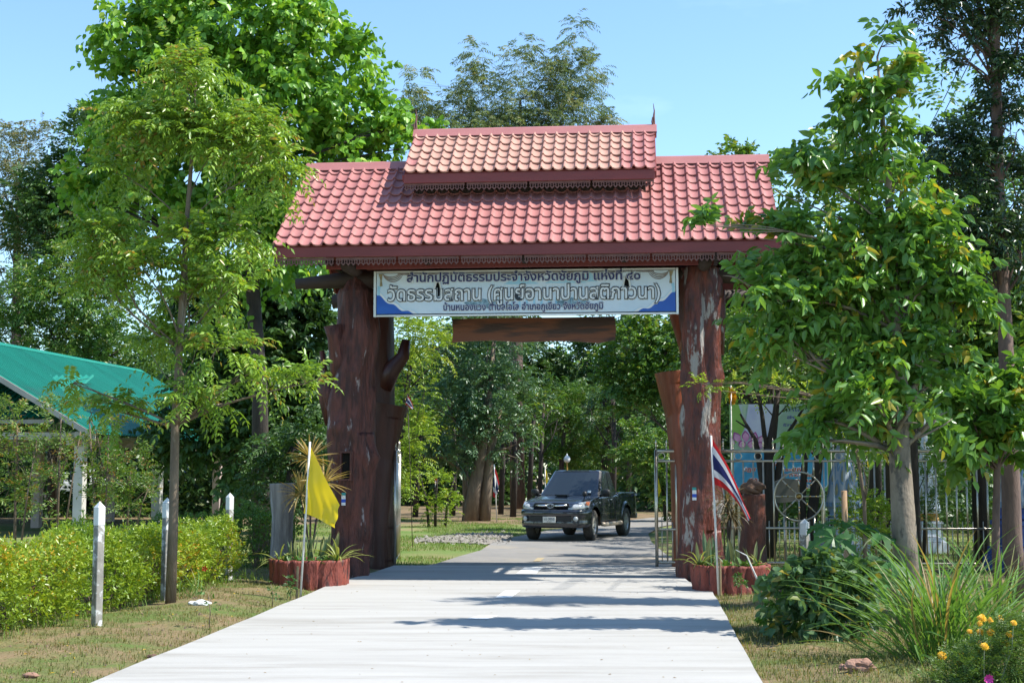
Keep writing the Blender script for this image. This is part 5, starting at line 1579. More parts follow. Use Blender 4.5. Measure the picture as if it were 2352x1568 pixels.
# ================================================================== BOUNDARY PILLARS SHAPED LIKE CHEDIS
m_chp = mat('pale_blue_stucco', (0.42, 0.47, 0.53), (0.33, 0.39, 0.47), 4, 0.6)
m_chw = mat('white_stucco', (0.66, 0.68, 0.72), (0.55, 0.57, 0.62), 4, 0.6)
m_chb = mat('blue_relief', (0.13, 0.24, 0.40), (0.18, 0.30, 0.44), 6, 0.5)
m_chd = mat('deep_blue_stucco', (0.02, 0.05, 0.24), (0.03, 0.09, 0.36), 4, 0.5)
m_cho = mat('orange_gold_band', (0.42, 0.16, 0.025), (0.50, 0.30, 0.05), 9, 0.5)
m_chg = mat('olive_gold_relief', (0.24, 0.24, 0.15), (0.32, 0.29, 0.14), 9, 0.5)
def chedi(px, Y, ztop, sc, label, cm, rm_, bm, band):
    p = at(px, 1100, Y)
    root = empty('chedi_pillar', (p.x, Y, 0.0), R(8), label, 'pillar')
    s = sc
    b = MB(); b.box((0, 0, .15 * s), (.86 * s, .86 * s, .30 * s)); b.box((0, 0, .37 * s), (.74 * s, .74 * s, .12 * s)); b.box((0, 0, .62 * s), (.56 * s, .56 * s, .34 * s)); b.box((0, 0, .83 * s), (.66 * s, .66 * s, .07 * s)); b.build('base', bm, root)
    b = MB(); b.lathe([(.30 * s, .87 * s), (.34 * s, .90 * s), (.31 * s, .96 * s), (.33 * s, 1.06 * s), (.36 * s, 1.10 * s)], 16, caps=False); b.build('moulded_band', band, root)
    zb, zt = 1.08 * s, ztop
    prof = [(.36, 0), (.365, .06), (.335, .18), (.275, .32), (.20, .46), (.155, .56), (.135, .60), (.15, .615), (.12, .63), (.105, .70), (.115, .715), (.085, .73), (.07, .82), (.045, .90), (.02, 1.0)]
    def rad(t):
        for (r0, t0), (r1, t1) in zip(prof, prof[1:]):
            if t0 <= t <= t1: return (r0 + (r1 - r0) * (t - t0) / (t1 - t0)) * s
        return .02 * s
    b = MB(); b.lathe([(r_ * s, zb + (zt - zb) * t) for r_, t in prof], 20); b.build('spire', cm, root, True)
    # raised teardrop reliefs climbing the bell
    def tear(a0, t0, t1, w, m_, out):
        q_ = MB(); pts_ = []
        N = 14
        for i in range(N):
            f = i / N * 2 * math.pi
            tt = t0 + (t1 - t0) * (0.5 - 0.5 * math.cos(f)); 
            ww = w * math.sin(f) * (1 - .55 * ((tt - t0) / (t1 - t0)))
            r_ = rad(tt) + out; a_ = a0 + ww / max(r_, .05)
            pts_.append((r_ * math.cos(a_), r_ * math.sin(a_), zb + (zt - zb) * tt))
        tm = t0 + (t1 - t0) * .4; r_ = rad(tm) + out + .012
        pts_.append((r_ * math.cos(a0), r_ * math.sin(a0), zb + (zt - zb) * tm))
        q_.add(pts_, [(i, (i + 1) % N, N) for i in range(N)])
        q_.build('relief', m_, root)
    for k in range(8):
        a0 = k * math.pi / 4 - math.pi / 2
        tear(a0, .10, .30, .085 * s, rm_, .006); tear(a0, .13, .26, .05 * s, m_chg, .014)
        tear(a0 + math.pi / 8, .24, .44, .075 * s, rm_, .006); tear(a0 + math.pi / 8, .27, .40, .042 * s, m_chg, .014)
        tear(a0, .38, .54, .05 * s, rm_, .006)
    b = MB()
    for k in range(16):
        a = k * math.pi / 8; r_ = rad(.035) + .008
        b.box((r_ * math.cos(a), r_ * math.sin(a), zb + (zt - zb) * .035), (.02, .085 * s, .10 * s), rz=a)
    b.build('square_frieze', rm_, root)
    return root
chedi(1936, 29.5, 2.98, .95, 'pale blue ornamented spire pillar behind the fence beside the notice board', m_chp, m_chb, m_chp, m_chb)
chedi(2126, 31.5, 3.05, .80, 'white spire pillar with orange bands behind the patchy-barked tree', m_chw, m_chw, m_chw, m_cho)
chedi(2335, 25.0, 2.55, 1.05, 'deep blue based spire pillar at the right edge behind the small tree', m_chp, m_chb, m_chd, m_chd)

# ================================================================== LAMP, LETTER BOX, WIRES
Y = 66
rp = Vector((at(1303, 1200, Y).x, Y, 0))
lp = empty('garden_lamp', rp, 0, 'small globe lamp on a yellow pole rising behind the pickup roof', 'lamp post')
m_yel = mat('ochre_pole', (0.42, 0.25, 0.05), rough=0.5); m_globe = mat('white_globe', (0.72, 0.74, 0.74), rough=0.2)
b = MB(); tz = local(rp, 1303, 1062, Y).z; b.tube([(0, 0, 0), (0, 0, tz)], .035, 8); b.build('pole', m_yel, lp)
b = MB(); b.lathe([(.06, tz), (.14, tz + .06), (.16, tz + .16), (.12, tz + .26), (.03, tz + .36), (.005, tz + .42)], 14); b.build('globe', m_globe, lp, True)
Y = 60
q = at(1182, 1092, Y)
lb = empty('letter_box', (q.x, Y, 0), 0, 'grey box on a post in tree shade left of the pickup', 'box')
b = MB(); b.bbox((0, 0, q.z), (.28, .2, .26), .02); b.add([(-.16, -.12, q.z + .135), (.16, -.12, q.z + .135), (.16, .12, q.z + .135), (-.16, .12, q.z + .135), (-.16, 0, q.z + .21), (.16, 0, q.z + .21)], [(0, 1, 5, 4), (2, 3, 4, 5), (1, 2, 5), (3, 0, 4)]); b.build('box', m_grey, lb)
b = MB(); b.tube([(0, 0, -.05), (0, 0, q.z - .1)], .05, 8); b.build('post', m_beam, lb)
m_wire = mat('black_cable', (0.012, 0.012, 0.013), rough=0.5)
for i, (x0, y0, x1, y1, ya, yb) in enumerate(((2130, 290, 2352, -150, 42, 20), (2140, 300, 2372, -152, 42, 20), (2118, 370, 2400, -40, 42, 20))):
    a_, b_ = at(x0 - 70, y0 + 140, 46), at(x1, y1, yb)
    w_ = MB(); w_.tube([a_.lerp(b_, t) + Vector((0, 0, -.12 * math.sin(math.pi * t))) for t in [k / 10 for k in range(11)]], .010, 6)
    tag(w_.build('power_cable', m_wire), ('left of two close black cables slanting up at the right', 'second of the two close slanting black cables', 'lone lower black cable slanting through the right treetops')[i], 'cable', 'overhead cables')

# ================================================================== TREES
m_barkg = mat('grey_brown_bark', (0.20, 0.15, 0.10), (0.12, 0.09, 0.065), 5, 0.9, 0.012, 30, stretch=(2, 2, .5), c3=(0.28, 0.24, 0.19), c3lo=0.58, c3hi=0.7)
m_barkp = mat('patchy_pale_bark', (0.27, 0.22, 0.165), (0.16, 0.125, 0.09), 3.5, 0.85, 0.012, 22, stretch=(1.5, 1.5, .8), c3=(0.09, 0.075, 0.06), c3lo=0.56, c3hi=0.62, c3scale=3)
m_barkd = mat('dark_bark', (0.055, 0.042, 0.033), (0.03, 0.024, 0.02), 5, 0.9, 0.01, 30, stretch=(2, 2, .5))
m_barkr = mat('reddish_bark', (0.17, 0.11, 0.085), (0.09, 0.06, 0.05), 5, 0.9, 0.01, 30, stretch=(2, 2, .5))
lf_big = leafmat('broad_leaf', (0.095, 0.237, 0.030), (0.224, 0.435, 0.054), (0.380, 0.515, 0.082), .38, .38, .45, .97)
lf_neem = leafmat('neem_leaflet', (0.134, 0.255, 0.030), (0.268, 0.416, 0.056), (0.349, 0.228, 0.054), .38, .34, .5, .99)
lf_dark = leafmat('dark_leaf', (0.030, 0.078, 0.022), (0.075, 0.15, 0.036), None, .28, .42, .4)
lf_blue = leafmat('blue_green_leaf', (0.050, 0.115, 0.050), (0.115, 0.21, 0.088), None, .28, .36, .5)
lf_feat = leafmat('feathery_leaf', (0.098, 0.158, 0.067), (0.202, 0.261, 0.113), (0.344, 0.314, 0.149), .35, .5, .3, .96)
lf_pale = leafmat('pale_leaf', (0.109, 0.144, 0.069), (0.196, 0.218, 0.115), (0.310, 0.241, 0.127), .33, .5, .3, .95)
lf_mid = leafmat('mid_green_leaf', (0.055, 0.135, 0.024), (0.13, 0.25, 0.040), (0.24, 0.28, 0.05), .34, .4, .45, .97)
lf_yel = leafmat('yellow_green_leaf', (0.165, 0.286, 0.028), (0.308, 0.429, 0.050), (0.396, 0.418, 0.066), .42, .42, .4, .97)
lf_front = leafmat('large_oval_leaf', (0.082, 0.195, 0.035), (0.176, 0.345, 0.060), (0.376, 0.326, 0.038), .36, .33, .5, .985)
lf_gloss = leafmat('glossy_dark_leaf', (0.024, 0.060, 0.022), (0.055, 0.105, 0.036), None, .25, .3, .55)
lf_hedge = leafmat('hedge_leaf', (0.155, 0.265, 0.025), (0.31, 0.41, 0.038), (0.50, 0.30, 0.025), .34, .34, .5, .99)
lf_shrub = leafmat('shrub_leaf', (0.085, 0.165, 0.032), (0.17, 0.27, 0.05), (0.26, 0.17, 0.06), .36, .4, .4, .95)

def Bp(px, py, Y, rx, ry, dy=0.0, dk=1.0):
    """crown lump seen at a picture position, standing at distance Y"""
    s = FPX / Y
    return (at(px, py, Y + dy), (rx / s, max(rx, ry) / s * .9 * dk, ry / s))
def path_px(pts, Y):
    return [at(px, py, Y + (p[2] if len(p) > 2 else 0)) for p in pts for px, py in [p[:2]]]
def ground_end(pts, Y):
    P = path_px(pts, Y); P[0].z = min(P[0].z, gz(P[0].x, P[0].y)) - 0.05
    return P

# slim pinnate-leaved tree in front on the left
Y = 18.5
tree('neem_tree', 'slim young tree with drooping feather leaves standing in the left hedge',
     ground_end([(391, 1392), (398, 1180), (402, 980), (412, 800), (428, 520), (444, 320), (450, 180)], Y), [.072, .062, .056, .05, .034, .022, .012],
     [Bp(440, 175, Y, 95, 85), Bp(330, 280, Y, 100, 95), Bp(430, 300, Y, 100, 90), Bp(510, 330, Y, 110, 95), Bp(625, 385, Y, 80, 85), Bp(590, 300, Y, 70, 55), Bp(280, 400, Y, 70, 60),
      Bp(245, 545, Y, 75, 70), Bp(240, 640, Y, 60, 55), Bp(430, 560, Y, 110, 60), Bp(540, 540, Y, 80, 70), Bp(430, 690, Y, 110, 60, .3), Bp(330, 620, Y, 60, 55, -.3), Bp(530, 660, Y, 80, 50, -.2),
      Bp(500, 800, Y, 100, 45, -.3), Bp(580, 850, Y, 60, 40), Bp(400, 790, Y, 80, 40, .3), Bp(170, 880, Y, 58, 34), Bp(700, 880, Y, 62, 48, -.2), Bp(440, 920, Y, 60, 45, -.3), Bp(520, 925, Y, 48, 34, .2), Bp(270, 945, Y, 52, 48, .2)],
     lf_neem, m_barkg, 1800, (.40, 7), (.105, .040), 'r', droop=.42, hang=.38, spread=1.0, flat=.8, shell=(0.0, .62), upw=.05, clump=5, seed=3, ldroop=.12, tj=.16, fold=.1, keep=180, loose=.1)
# broad-leaved giant behind it
Y = 33
tree('broadleaf_tree', 'tall tree with big heart-shaped leaves rising behind the slim tree',
     ground_end([(600, 1200), (597, 900), (580, 650), (575, 420), (600, 220)], Y), [.21, .18, .16, .12, .06],
     [Bp(560, 60, Y, 170, 95), Bp(335, 85, Y, 85, 75), Bp(420, 40, Y, 90, 70), Bp(700, 90, Y, 90, 80), Bp(770, 180, Y, 90, 85), Bp(640, 230, Y, 150, 105), Bp(845, 300, Y, 90, 75), Bp(480, 210, Y, 140, 115), Bp(330, 200, Y, 70, 80),
      Bp(290, 330, Y, 95, 90), Bp(910, 345, Y, 70, 45), Bp(700, 360, Y, 170, 80), Bp(480, 400, Y, 170, 100), Bp(330, 480, Y, 130, 90), Bp(560, 540, Y, 150, 110), Bp(680, 560, Y, 100, 70), Bp(230, 460, Y, 70, 60), Bp(960, 285, Y, 30, 28)],
     lf_big, m_barkd, 4200, (.55, 3), (.205, .165), 'o', droop=.35, hang=.55, spread=.95, flat=.4, shell=(.55, 1.0), upw=.3, clump=7, seed=5, fold=.10, ldroop=.22, jitter=.3, keep=120)
# dark trees, left middle distance
Y = 60
tree('dark_tree', 'dark-leaved tree between the pale feathery tree and the broad-leaved giant',
     ground_end([(190, 1190), (200, 800), (200, 500), (205, 350)], Y), [.25, .2, .16, .08],
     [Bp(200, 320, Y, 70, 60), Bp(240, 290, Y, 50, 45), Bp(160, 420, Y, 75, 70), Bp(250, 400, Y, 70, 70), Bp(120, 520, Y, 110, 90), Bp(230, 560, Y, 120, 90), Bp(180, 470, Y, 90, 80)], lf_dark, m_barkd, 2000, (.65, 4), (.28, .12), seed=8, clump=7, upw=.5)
Y = 64
tree('feathery_tree', 'pale olive feathery tree at the left edge against the sky',
     ground_end([(30, 1180), (35, 800), (40, 500), (50, 380)], Y), [.25, .2, .14, .07],
     [Bp(40, 350, Y, 75, 60), Bp(95, 330, Y, 50, 45), Bp(10, 430, Y, 90, 90), Bp(90, 440, Y, 70, 80), Bp(20, 560, Y, 120, 100), Bp(110, 560, Y, 70, 90), Bp(-60, 480, Y, 90, 120), Bp(40, 680, Y, 120, 80)], lf_pale, m_barkr, 2200, (.7, 6), (.20, .055), seed=9, clump=6, droop=.5, hang=.35, flat=.6)
Y = 57
tree('bushy_tree', 'dense dark green bushy tree above the green shelter roof',
     ground_end([(120, 1190), (120, 950), (130, 780)], Y), [.2, .18, .12],
     [Bp(60, 690, Y, 110, 70), Bp(170, 680, Y, 110, 80), Bp(20, 760, Y, 110, 60), Bp(120, 770, Y, 120, 60), Bp(250, 720, Y, 100, 80), Bp(280, 800, Y, 90, 60), Bp(210, 830, Y, 90, 40), Bp(200, 600, Y, 80, 50)], lf_mid, m_barkd, 2600, (.6, 5), (.20, .07), seed=12, clump=8, hang=.3, keep=0)
Y = 42
tree('shade_tree', 'dark shaded tree filling the space between the slim tree and the left post',
     ground_end([(540, 1215), (540, 1000), (560, 820)], Y), [.22, .18, .14],
     [Bp(600, 690, Y, 130, 75), Bp(690, 640, Y, 80, 60), Bp(500, 720, Y, 90, 80), Bp(600, 830, Y, 140, 85), Bp(700, 760, Y, 60, 80), Bp(500, 900, Y, 100, 70), Bp(640, 960, Y, 110, 80), Bp(560, 1050, Y, 90, 60), Bp(700, 930, Y, 60, 90), Bp(440, 1000, Y, 70, 70)], lf_dark, m_barkd, 3000, (.55, 4), (.25, .14), 'o', seed=14, clump=8, hang=.45, upw=.2, jitter=.25)
Y = 30
tree('shade_tree', 'low dark leafy tree just behind the grey stump',
     ground_end([(665, 1225), (668, 1100), (680, 1010)], Y), [.12, .10, .07],
     [Bp(660, 1040, Y, 75, 60), Bp(720, 1010, Y, 50, 70), Bp(620, 1110, Y, 60, 60), Bp(700, 1120, Y, 60, 60), Bp(650, 1180, Y, 70, 40), Bp(740, 1080, Y, 30, 70)], lf_dark, m_barkd, 800, (.36, 4), (.12, .055), seed=15, clump=7)
# behind the gate: feathery tall tree over the roof
Y = 72
tree('tall_feathery_tree', 'tall feathery grey-green tree rising above the upper roof tier',
     ground_end([(1190, 1160), (1185, 800), (1190, 500), (1195, 330), (1195, 230)], Y), [.4, .35, .26, .15, .06],
     [Bp(965, 195, Y, 16, 55), Bp(950, 240, Y, 40, 50), Bp(985, 290, Y, 50, 40), Bp(1092, 130, Y, 11, 40), Bp(1075, 190, Y, 36, 45), Bp(1105, 220, Y, 42, 60), Bp(1060, 270, Y, 60, 35), Bp(1192, 150, Y, 34, 55), Bp(1212, 110, Y, 12, 25), Bp(1180, 230, Y, 65, 60), Bp(1200, 290, Y, 100, 45),
      Bp(1322, 75, Y, 12, 42), Bp(1310, 140, Y, 40, 45), Bp(1345, 170, Y, 40, 40), Bp(1300, 210, Y, 60, 65), Bp(1330, 250, Y, 45, 40), Bp(1275, 170, Y, 25, 40), Bp(1265, 280, Y, 75, 50), Bp(1400, 280, Y, 20, 16), Bp(1370, 300, Y, 40, 20), Bp(1130, 330, Y, 160, 60), Bp(1280, 350, Y, 110, 60), Bp(1370, 140, Y, 22, 18)],
     lf_feat, m_barkr, 3600, (.85, 7), (.24, .05), seed=21, clump=5, droop=.55, hang=.5, flat=.6, spread=.9, upw=.5, shell=(.3, 1.0), lower=.3, limb_r=.22)
# trees seen through the gateway
Y = 37
tree('yellow_green_tree', 'bright yellow-green feathery tree just right of the left back post',
     ground_end([(905, 1215), (915, 1050), (935, 900), (950, 780)], Y), [.10, .09, .07, .04],
     [Bp(965, 770, Y, 60, 45), Bp(1010, 800, Y, 45, 35), Bp(930, 830, Y, 50, 55), Bp(950, 900, Y, 45, 50), Bp(915, 960, Y, 50, 60), Bp(960, 1000, Y, 32, 45), Bp(925, 1060, Y, 50, 50), Bp(900, 1120, Y, 45, 30), Bp(900, 760, Y, 50, 60)], lf_yel, m_barkd, 1000, (.42, 6), (.105, .034), seed=24, clump=6, droop=.45, hang=.4, flat=.7)
Y = 53
tree('twin_trunk_tree', 'double-trunked shade tree beside the furled striped flag',
     ground_end([(1082, 1200), (1092, 1120), (1108, 1040), (1122, 900), (1135, 780)], Y), [.34, .27, .22, .15, .08],
     [Bp(1100, 970, Y, 60, 45), Bp(1060, 1000, Y, 60, 50), Bp(1030, 930, Y, 65, 60), Bp(1155, 985, Y, 55, 45), Bp(1170, 1030, Y, 38, 35), Bp(1020, 1050, Y, 50, 35), Bp(1090, 880, Y, 80, 60), Bp(1160, 890, Y, 60, 60), Bp(1120, 800, Y, 85, 55), Bp(1040, 830, Y, 70, 60), Bp(1100, 720, Y, 130, 60)],
     lf_blue, m_barkg, 2300, (.5, 5), (.17, .065), seed=26, clump=8, hang=.35, extra_trunks=[(ground_end([(1112, 1195), (1118, 1120), (1125, 1040), (1150, 940)], Y), [.24, .19, .15, .09]), (ground_end([(1070, 1196), (1068, 1110), (1072, 1040)], Y + .3), [.12, .10, .08])], wob=.16)
Y = 74
tree('light_green_tree', 'light green fine-leaved tree behind the pickup cab',
     ground_end([(1290, 1165), (1290, 1050), (1300, 950)], Y), [.16, .13, .08],
     [Bp(1290, 1000, Y, 60, 50), Bp(1340, 990, Y, 50, 45), Bp(1260, 940, Y, 50, 55), Bp(1320, 930, Y, 50, 45), Bp(1350, 1050, Y, 50, 35), Bp(1270, 1060, Y, 50, 35), Bp(1220, 1000, Y, 40, 60)], lf_mid, m_barkr, 1300, (.7, 6), (.22, .055), seed=28, clump=8, hang=.4, flat=.6)
Y = 84
tree('dark_tall_tree', 'tall dark tree left of the sky gap under the hanging board',
     ground_end([(1195, 1155), (1200, 1000), (1215, 850)], Y), [.35, .28, .18],
     [Bp(1200, 830, Y, 60, 60), Bp(1170, 780, Y, 80, 60), Bp(1230, 890, Y, 50, 60), Bp(1180, 930, Y, 70, 70), Bp(1240, 840, Y, 26, 40)], lf_dark, m_barkd, 1200, (.9, 4), (.32, .13), seed=29, clump=8)
tree('dark_tall_tree', 'tall dark tree right of the sky gap under the hanging board',
     ground_end([(1395, 1155), (1390, 1000), (1370, 850)], Y), [.35, .28, .18],
     [Bp(1345, 830, Y, 50, 45), Bp(1400, 790, Y, 80, 60), Bp(1320, 880, Y, 45, 45), Bp(1400, 900, Y, 80, 70), Bp(1450, 860, Y, 60, 80), Bp(1420, 1000, Y, 60, 70)], lf_dark, m_barkd, 1200, (.9, 4), (.32, .13), seed=30, clump=8)
Y = 44
tree('speckled_tree', 'tree with yellowing round leaves left of the right back post',
     ground_end([(1585, 1215), (1580, 1050), (1545, 880), (1520, 780)], Y), [.18, .15, .11, .06],
     [Bp(1450, 790, Y, 60, 45), Bp(1510, 770, Y, 60, 50), Bp(1440, 870, Y, 55, 45), Bp(1500, 870, Y, 60, 55), Bp(1460, 940, Y, 50, 40), Bp(1540, 930, Y, 50, 60), Bp(1410, 830, Y, 30, 30), Bp(1560, 800, Y, 50, 70)], lf_mid, m_barkr, 1300, (.40, 4), (.135, .09), 'o', seed=32, clump=7, hang=.3)
Y = 52
tree('leafy_bush', 'green bush behind the tail of the pickup',
     ground_end([(1530, 1195), (1525, 1140), (1520, 1100)], Y), [.08, .07, .05],
     [Bp(1510, 1090, Y, 60, 45), Bp(1470, 1060, Y, 50, 45), Bp(1550, 1040, Y, 50, 60), Bp(1520, 1150, Y, 55, 40), Bp(1590, 1120, Y, 50, 60), Bp(1450, 1010, Y, 50, 45)], lf_mid, m_barkd, 1100, (.4, 5), (.15, .065), seed=33, clump=7, cat='bush')
Y = 47
tree('sapling', 'thin multi-stemmed sapling in the shade below the red flag',
     ground_end([(1000, 1205), (1000, 1150), (1005, 1100)], Y), [.05, .04, .025], [Bp(1005, 1110, Y, 28, 22), Bp(1030, 1150, Y, 22, 28), Bp(980, 1160, Y, 20, 22), Bp(1010, 1180, Y, 26, 14)], lf_yel, m_barkd, 170, (.35, 4), (.11, .045), seed=34, cat='sapling',
     extra_trunks=[(ground_end([(985, 1205), (980, 1150), (965, 1090)], Y), [.05, .04, .02]), (ground_end([(1022, 1205), (1028, 1150), (1045, 1095)], Y), [.05, .04, .02])])
# right side: foreground big-leaved tree
Y = 15.8
tree('large_leaved_tree', 'foreground tree with large oval leaves and patchy pale trunk right of the road',
     ground_end([(2092, 1440), (2075, 1200), (2065, 1040), (2068, 930), (2058, 760), (2050, 600), (2040, 420), (2025, 250), (2015, 130)], Y), [.15, .128, .118, .11, .07, .056, .04, .025, .012],
     [Bp(2030, 95, Y, 70, 40), Bp(1880, 620, Y, 80, 60), Bp(2060, 620, Y, 80, 60), Bp(1640, 520, Y, 40, 14),  Bp(2085, 185, Y, 62, 45), Bp(1965, 180, Y, 48, 40), Bp(2020, 230, Y, 80, 50), Bp(1935, 265, Y, 34, 30), Bp(2040, 330, Y, 62, 50), Bp(2060, 420, Y, 80, 60), Bp(1820, 385, Y, 48, 42), Bp(1800, 450, Y, 60, 40), Bp(1930, 440, Y, 70, 50), Bp(1690, 525, Y, 60, 20), Bp(1790, 560, Y, 80, 50),
      Bp(1980, 560, Y, 120, 75), Bp(2110, 530, Y, 90, 70), Bp(2170, 600, Y, 50, 60), Bp(1700, 640, Y, 55, 40), Bp(1790, 690, Y, 100, 70), Bp(1930, 700, Y, 110, 80), Bp(2090, 690, Y, 110, 80), Bp(2190, 700, Y, 55, 60), Bp(1850, 800, Y, 110, 55), Bp(2000, 820, Y, 110, 60), Bp(2130, 810, Y, 80, 55), Bp(1960, 900, Y, 80, 45), Bp(2120, 890, Y, 50, 35), Bp(1760, 770, Y, 60, 40), Bp(1910, 960, Y, 45, 30), Bp(1980, 965, Y, 55, 36), Bp(2085, 955, Y - .3, 45, 32), Bp(2150, 965, Y, 50, 36), Bp(1880, 1010, Y, 36, 24), Bp(2020, 930, Y - .6, 60, 36)],
     lf_front, m_barkp, 1280, (.36, 4), (.165, .078), 'o', droop=.35, hang=.42, spread=.95, flat=.45, shell=(0, .62), upw=.25, clump=5, loose=.1, seed=41, fold=.12, ldroop=.25, keep=290, tj=.2, jitter=.28, wob=.14, trunk_seg=14)
Y = 17
tree('small_tree', 'small tree with oak-like leaves at the right edge behind the lemongrass',
     ground_end([(2296, 1420), (2286, 1250), (2290, 1080), (2300, 940)], Y), [.055, .048, .04, .03],
     [Bp(2235, 1005, Y, 75, 38), Bp(2300, 930, Y, 65, 45), Bp(2345, 1000, Y, 55, 55), Bp(2225, 935, Y, 45, 24), Bp(2275, 1060, Y, 55, 35), Bp(2190, 1020, Y, 35, 28), Bp(2370, 900, Y, 60, 60)], lf_front, m_barkr, 330, (.34, 4), (.17, .085), 'o', seed=43, clump=5, hang=.3, upw=.25, keep=120, fold=.12, ldroop=.2, jitter=.25, wob=.12)
Y = 24
tree('leafy_tree', 'bright leafy tree at the right edge above the small tree',
     ground_end([(2400, 1320), (2390, 1100), (2350, 900), (2310, 780)], Y), [.15, .13, .1, .06],
     [Bp(2240, 690, Y, 60, 40), Bp(2310, 700, Y, 70, 50), Bp(2360, 760, Y, 60, 70), Bp(2270, 770, Y, 70, 50), Bp(2220, 830, Y, 60, 45), Bp(2320, 850, Y, 80, 50), Bp(2170, 880, Y, 55, 35), Bp(2260, 900, Y, 60, 35), Bp(2400, 650, Y, 80, 90)], lf_mid, m_barkr, 1000, (.36, 4), (.165, .07), 'o', seed=44, clump=6, hang=.3, keep=0)
# tall dark tree against the sky on the right
Y = 18.4
tree('tall_dark_tree', 'tall glossy dark tree with a long bare trunk against the sky at the right',
     ground_end([(2342, 1400), (2325, 1250), (2318, 1000), (2305, 680), (2292, 420), (2288, 200), (2284, 20), (2270, -160)], Y), [.14, .125, .11, .085, .075, .068, .06, .04],
     [Bp(2130, 25, Y, 50, 35), Bp(2200, 20, Y, 70, 40), Bp(2180, 95, Y, 50, 35), Bp(2260, 75, Y, 70, 45), Bp(2335, 60, Y, 50, 60), Bp(2230, 145, Y, 55, 30), Bp(2330, 190, Y, 50, 60), Bp(2290, 265, Y, 45, 45), Bp(2335, 310, Y, 40, 55), Bp(2190, 330, Y, 55, 38), Bp(2250, 370, Y, 70, 45), Bp(2180, 400, Y, 50, 40), Bp(2330, 420, Y, 45, 60),
      Bp(2210, 470, Y, 70, 45), Bp(2260, 540, Y, 70, 45), Bp(2180, 540, Y, 45, 45), Bp(2340, 560, Y, 50, 60), Bp(2280, 620, Y, 60, 40), Bp(2160, 610, Y, 50, 40), Bp(2220, -60, Y, 130, 60), Bp(2340, -90, Y, 100, 90)],
     lf_gloss, m_barkr, 2300, (.30, 4), (.115, .038), seed=46, clump=7, hang=.45, droop=.4, limb_r=.3, jitter=.25, upw=.2,
     extra_trunks=[(path_px([(2288, 150), (2240, 60), (2195, -40)], Y), [.05, .04, .028]), (path_px([(2286, 120), (2255, 30), (2225, -60)], Y), [.04, .032, .022])])
# multi-stemmed thicket tree behind the fence
Y = 29.5
def ths(pts): return ground_end(pts, Y)
tree('thicket_tree', 'black-stemmed vase-shaped tree in front of the notice boards',
     ths([(1765, 1290), (1765, 1150), (1768, 1040), (1780, 960), (1790, 880)]), [.13, .125, .11, .07, .04],
     [Bp(1700, 850, Y, 60, 40), Bp(1760, 800, Y, 60, 45), Bp(1820, 830, Y, 60, 40), Bp(1700, 770, Y, 50, 50), Bp(1850, 880, Y, 45, 30), Bp(1640 + 90, 900, Y, 30, 18)], lf_mid, m_barkd, 420, (.36, 4), (.115, .055), seed=50, clump=6, limbs=True, limb_r=.22,
     extra_trunks=[(ths([(1762, 1280), (1752, 1100), (1735, 1010), (1700, 950)]), [.10, .085, .05, .02]), (ths([(1770, 1280), (1785, 1100), (1800, 1010), (1850, 930)]), [.10, .08, .05, .02]), (ths([(1764, 1200), (1762, 1050), (1750, 950), (1735, 880)]), [.08, .06, .045, .03]), (path_px([(1742, 1030), (1720, 985), (1690, 965)], Y), [.04, .025, .012])])
tree('thicket_tree', 'leaning dark-stemmed tree right of the notice boards',
     ths([(1862, 1290), (1866, 1180), (1880, 1060), (1895, 960), (1905, 880)]), [.12, .11, .10, .08, .05],
     [Bp(1900, 880, Y, 70, 45), Bp(1960, 900, Y, 60, 45), Bp(1930, 950, Y, 50, 40), Bp(1850, 930, Y, 30, 30), Bp(1990, 970, Y, 50, 50), Bp(1840, 1010, Y, 22, 24)], lf_mid, m_barkd, 420, (.36, 4), (.115, .055), seed=51, clump=6, limb_r=.25,
     extra_trunks=[(ths([(1845, 1280), (1842, 1150), (1850, 1040), (1870, 960)]), [.09, .08, .06, .04]), (ths([(1905, 1285), (1912, 1180), (1935, 1060), (1960, 980)]), [.09, .08, .06, .04])])
Y = 40
tree('leafy_tree', 'sunlit leafy tree behind the right front post',
     ground_end([(1700, 1220), (1700, 1000), (1710, 800), (1700, 600)], Y), [.17, .15, .12, .07],
     [Bp(1690, 365, Y, 50, 26), Bp(1740, 380, Y, 45, 30), Bp(1720, 450, Y, 80, 60), Bp(1700, 560, Y, 80, 70), Bp(1690, 640, Y, 70, 60), Bp(1680, 720, Y, 60, 55), Bp(1760, 660, Y, 90, 70), Bp(1760, 760, Y, 90, 60), Bp(1840, 620, Y, 90, 80), Bp(1860, 740, Y, 100, 80), Bp(1690, 830, Y, 50, 50), Bp(1660, 900, Y, 30, 50)], lf_mid, m_barkd, 2200, (.42, 4), (.15, .085), 'o', seed=53, clump=7, hang=.3)
tree('leafy_tree', 'leafy tree behind the large-leaved foreground crown',
     ground_end([(2010, 1220), (2010, 1000), (2020, 800)], Y + 4), [.17, .15, .1],
     [Bp(1960, 600, Y + 4, 110, 70), Bp(2080, 640, Y + 4, 100, 80), Bp(1940, 740, Y + 4, 110, 90), Bp(2080, 780, Y + 4, 110, 90), Bp(1900, 850, Y + 4, 90, 60), Bp(2020, 890, Y + 4, 110, 60), Bp(2150, 880, Y + 4, 80, 70), Bp(2180, 760, Y + 4, 70, 80)], lf_dark, m_barkd, 1700, (.5, 4), (.17, .09), 'o', seed=54, clump=7)
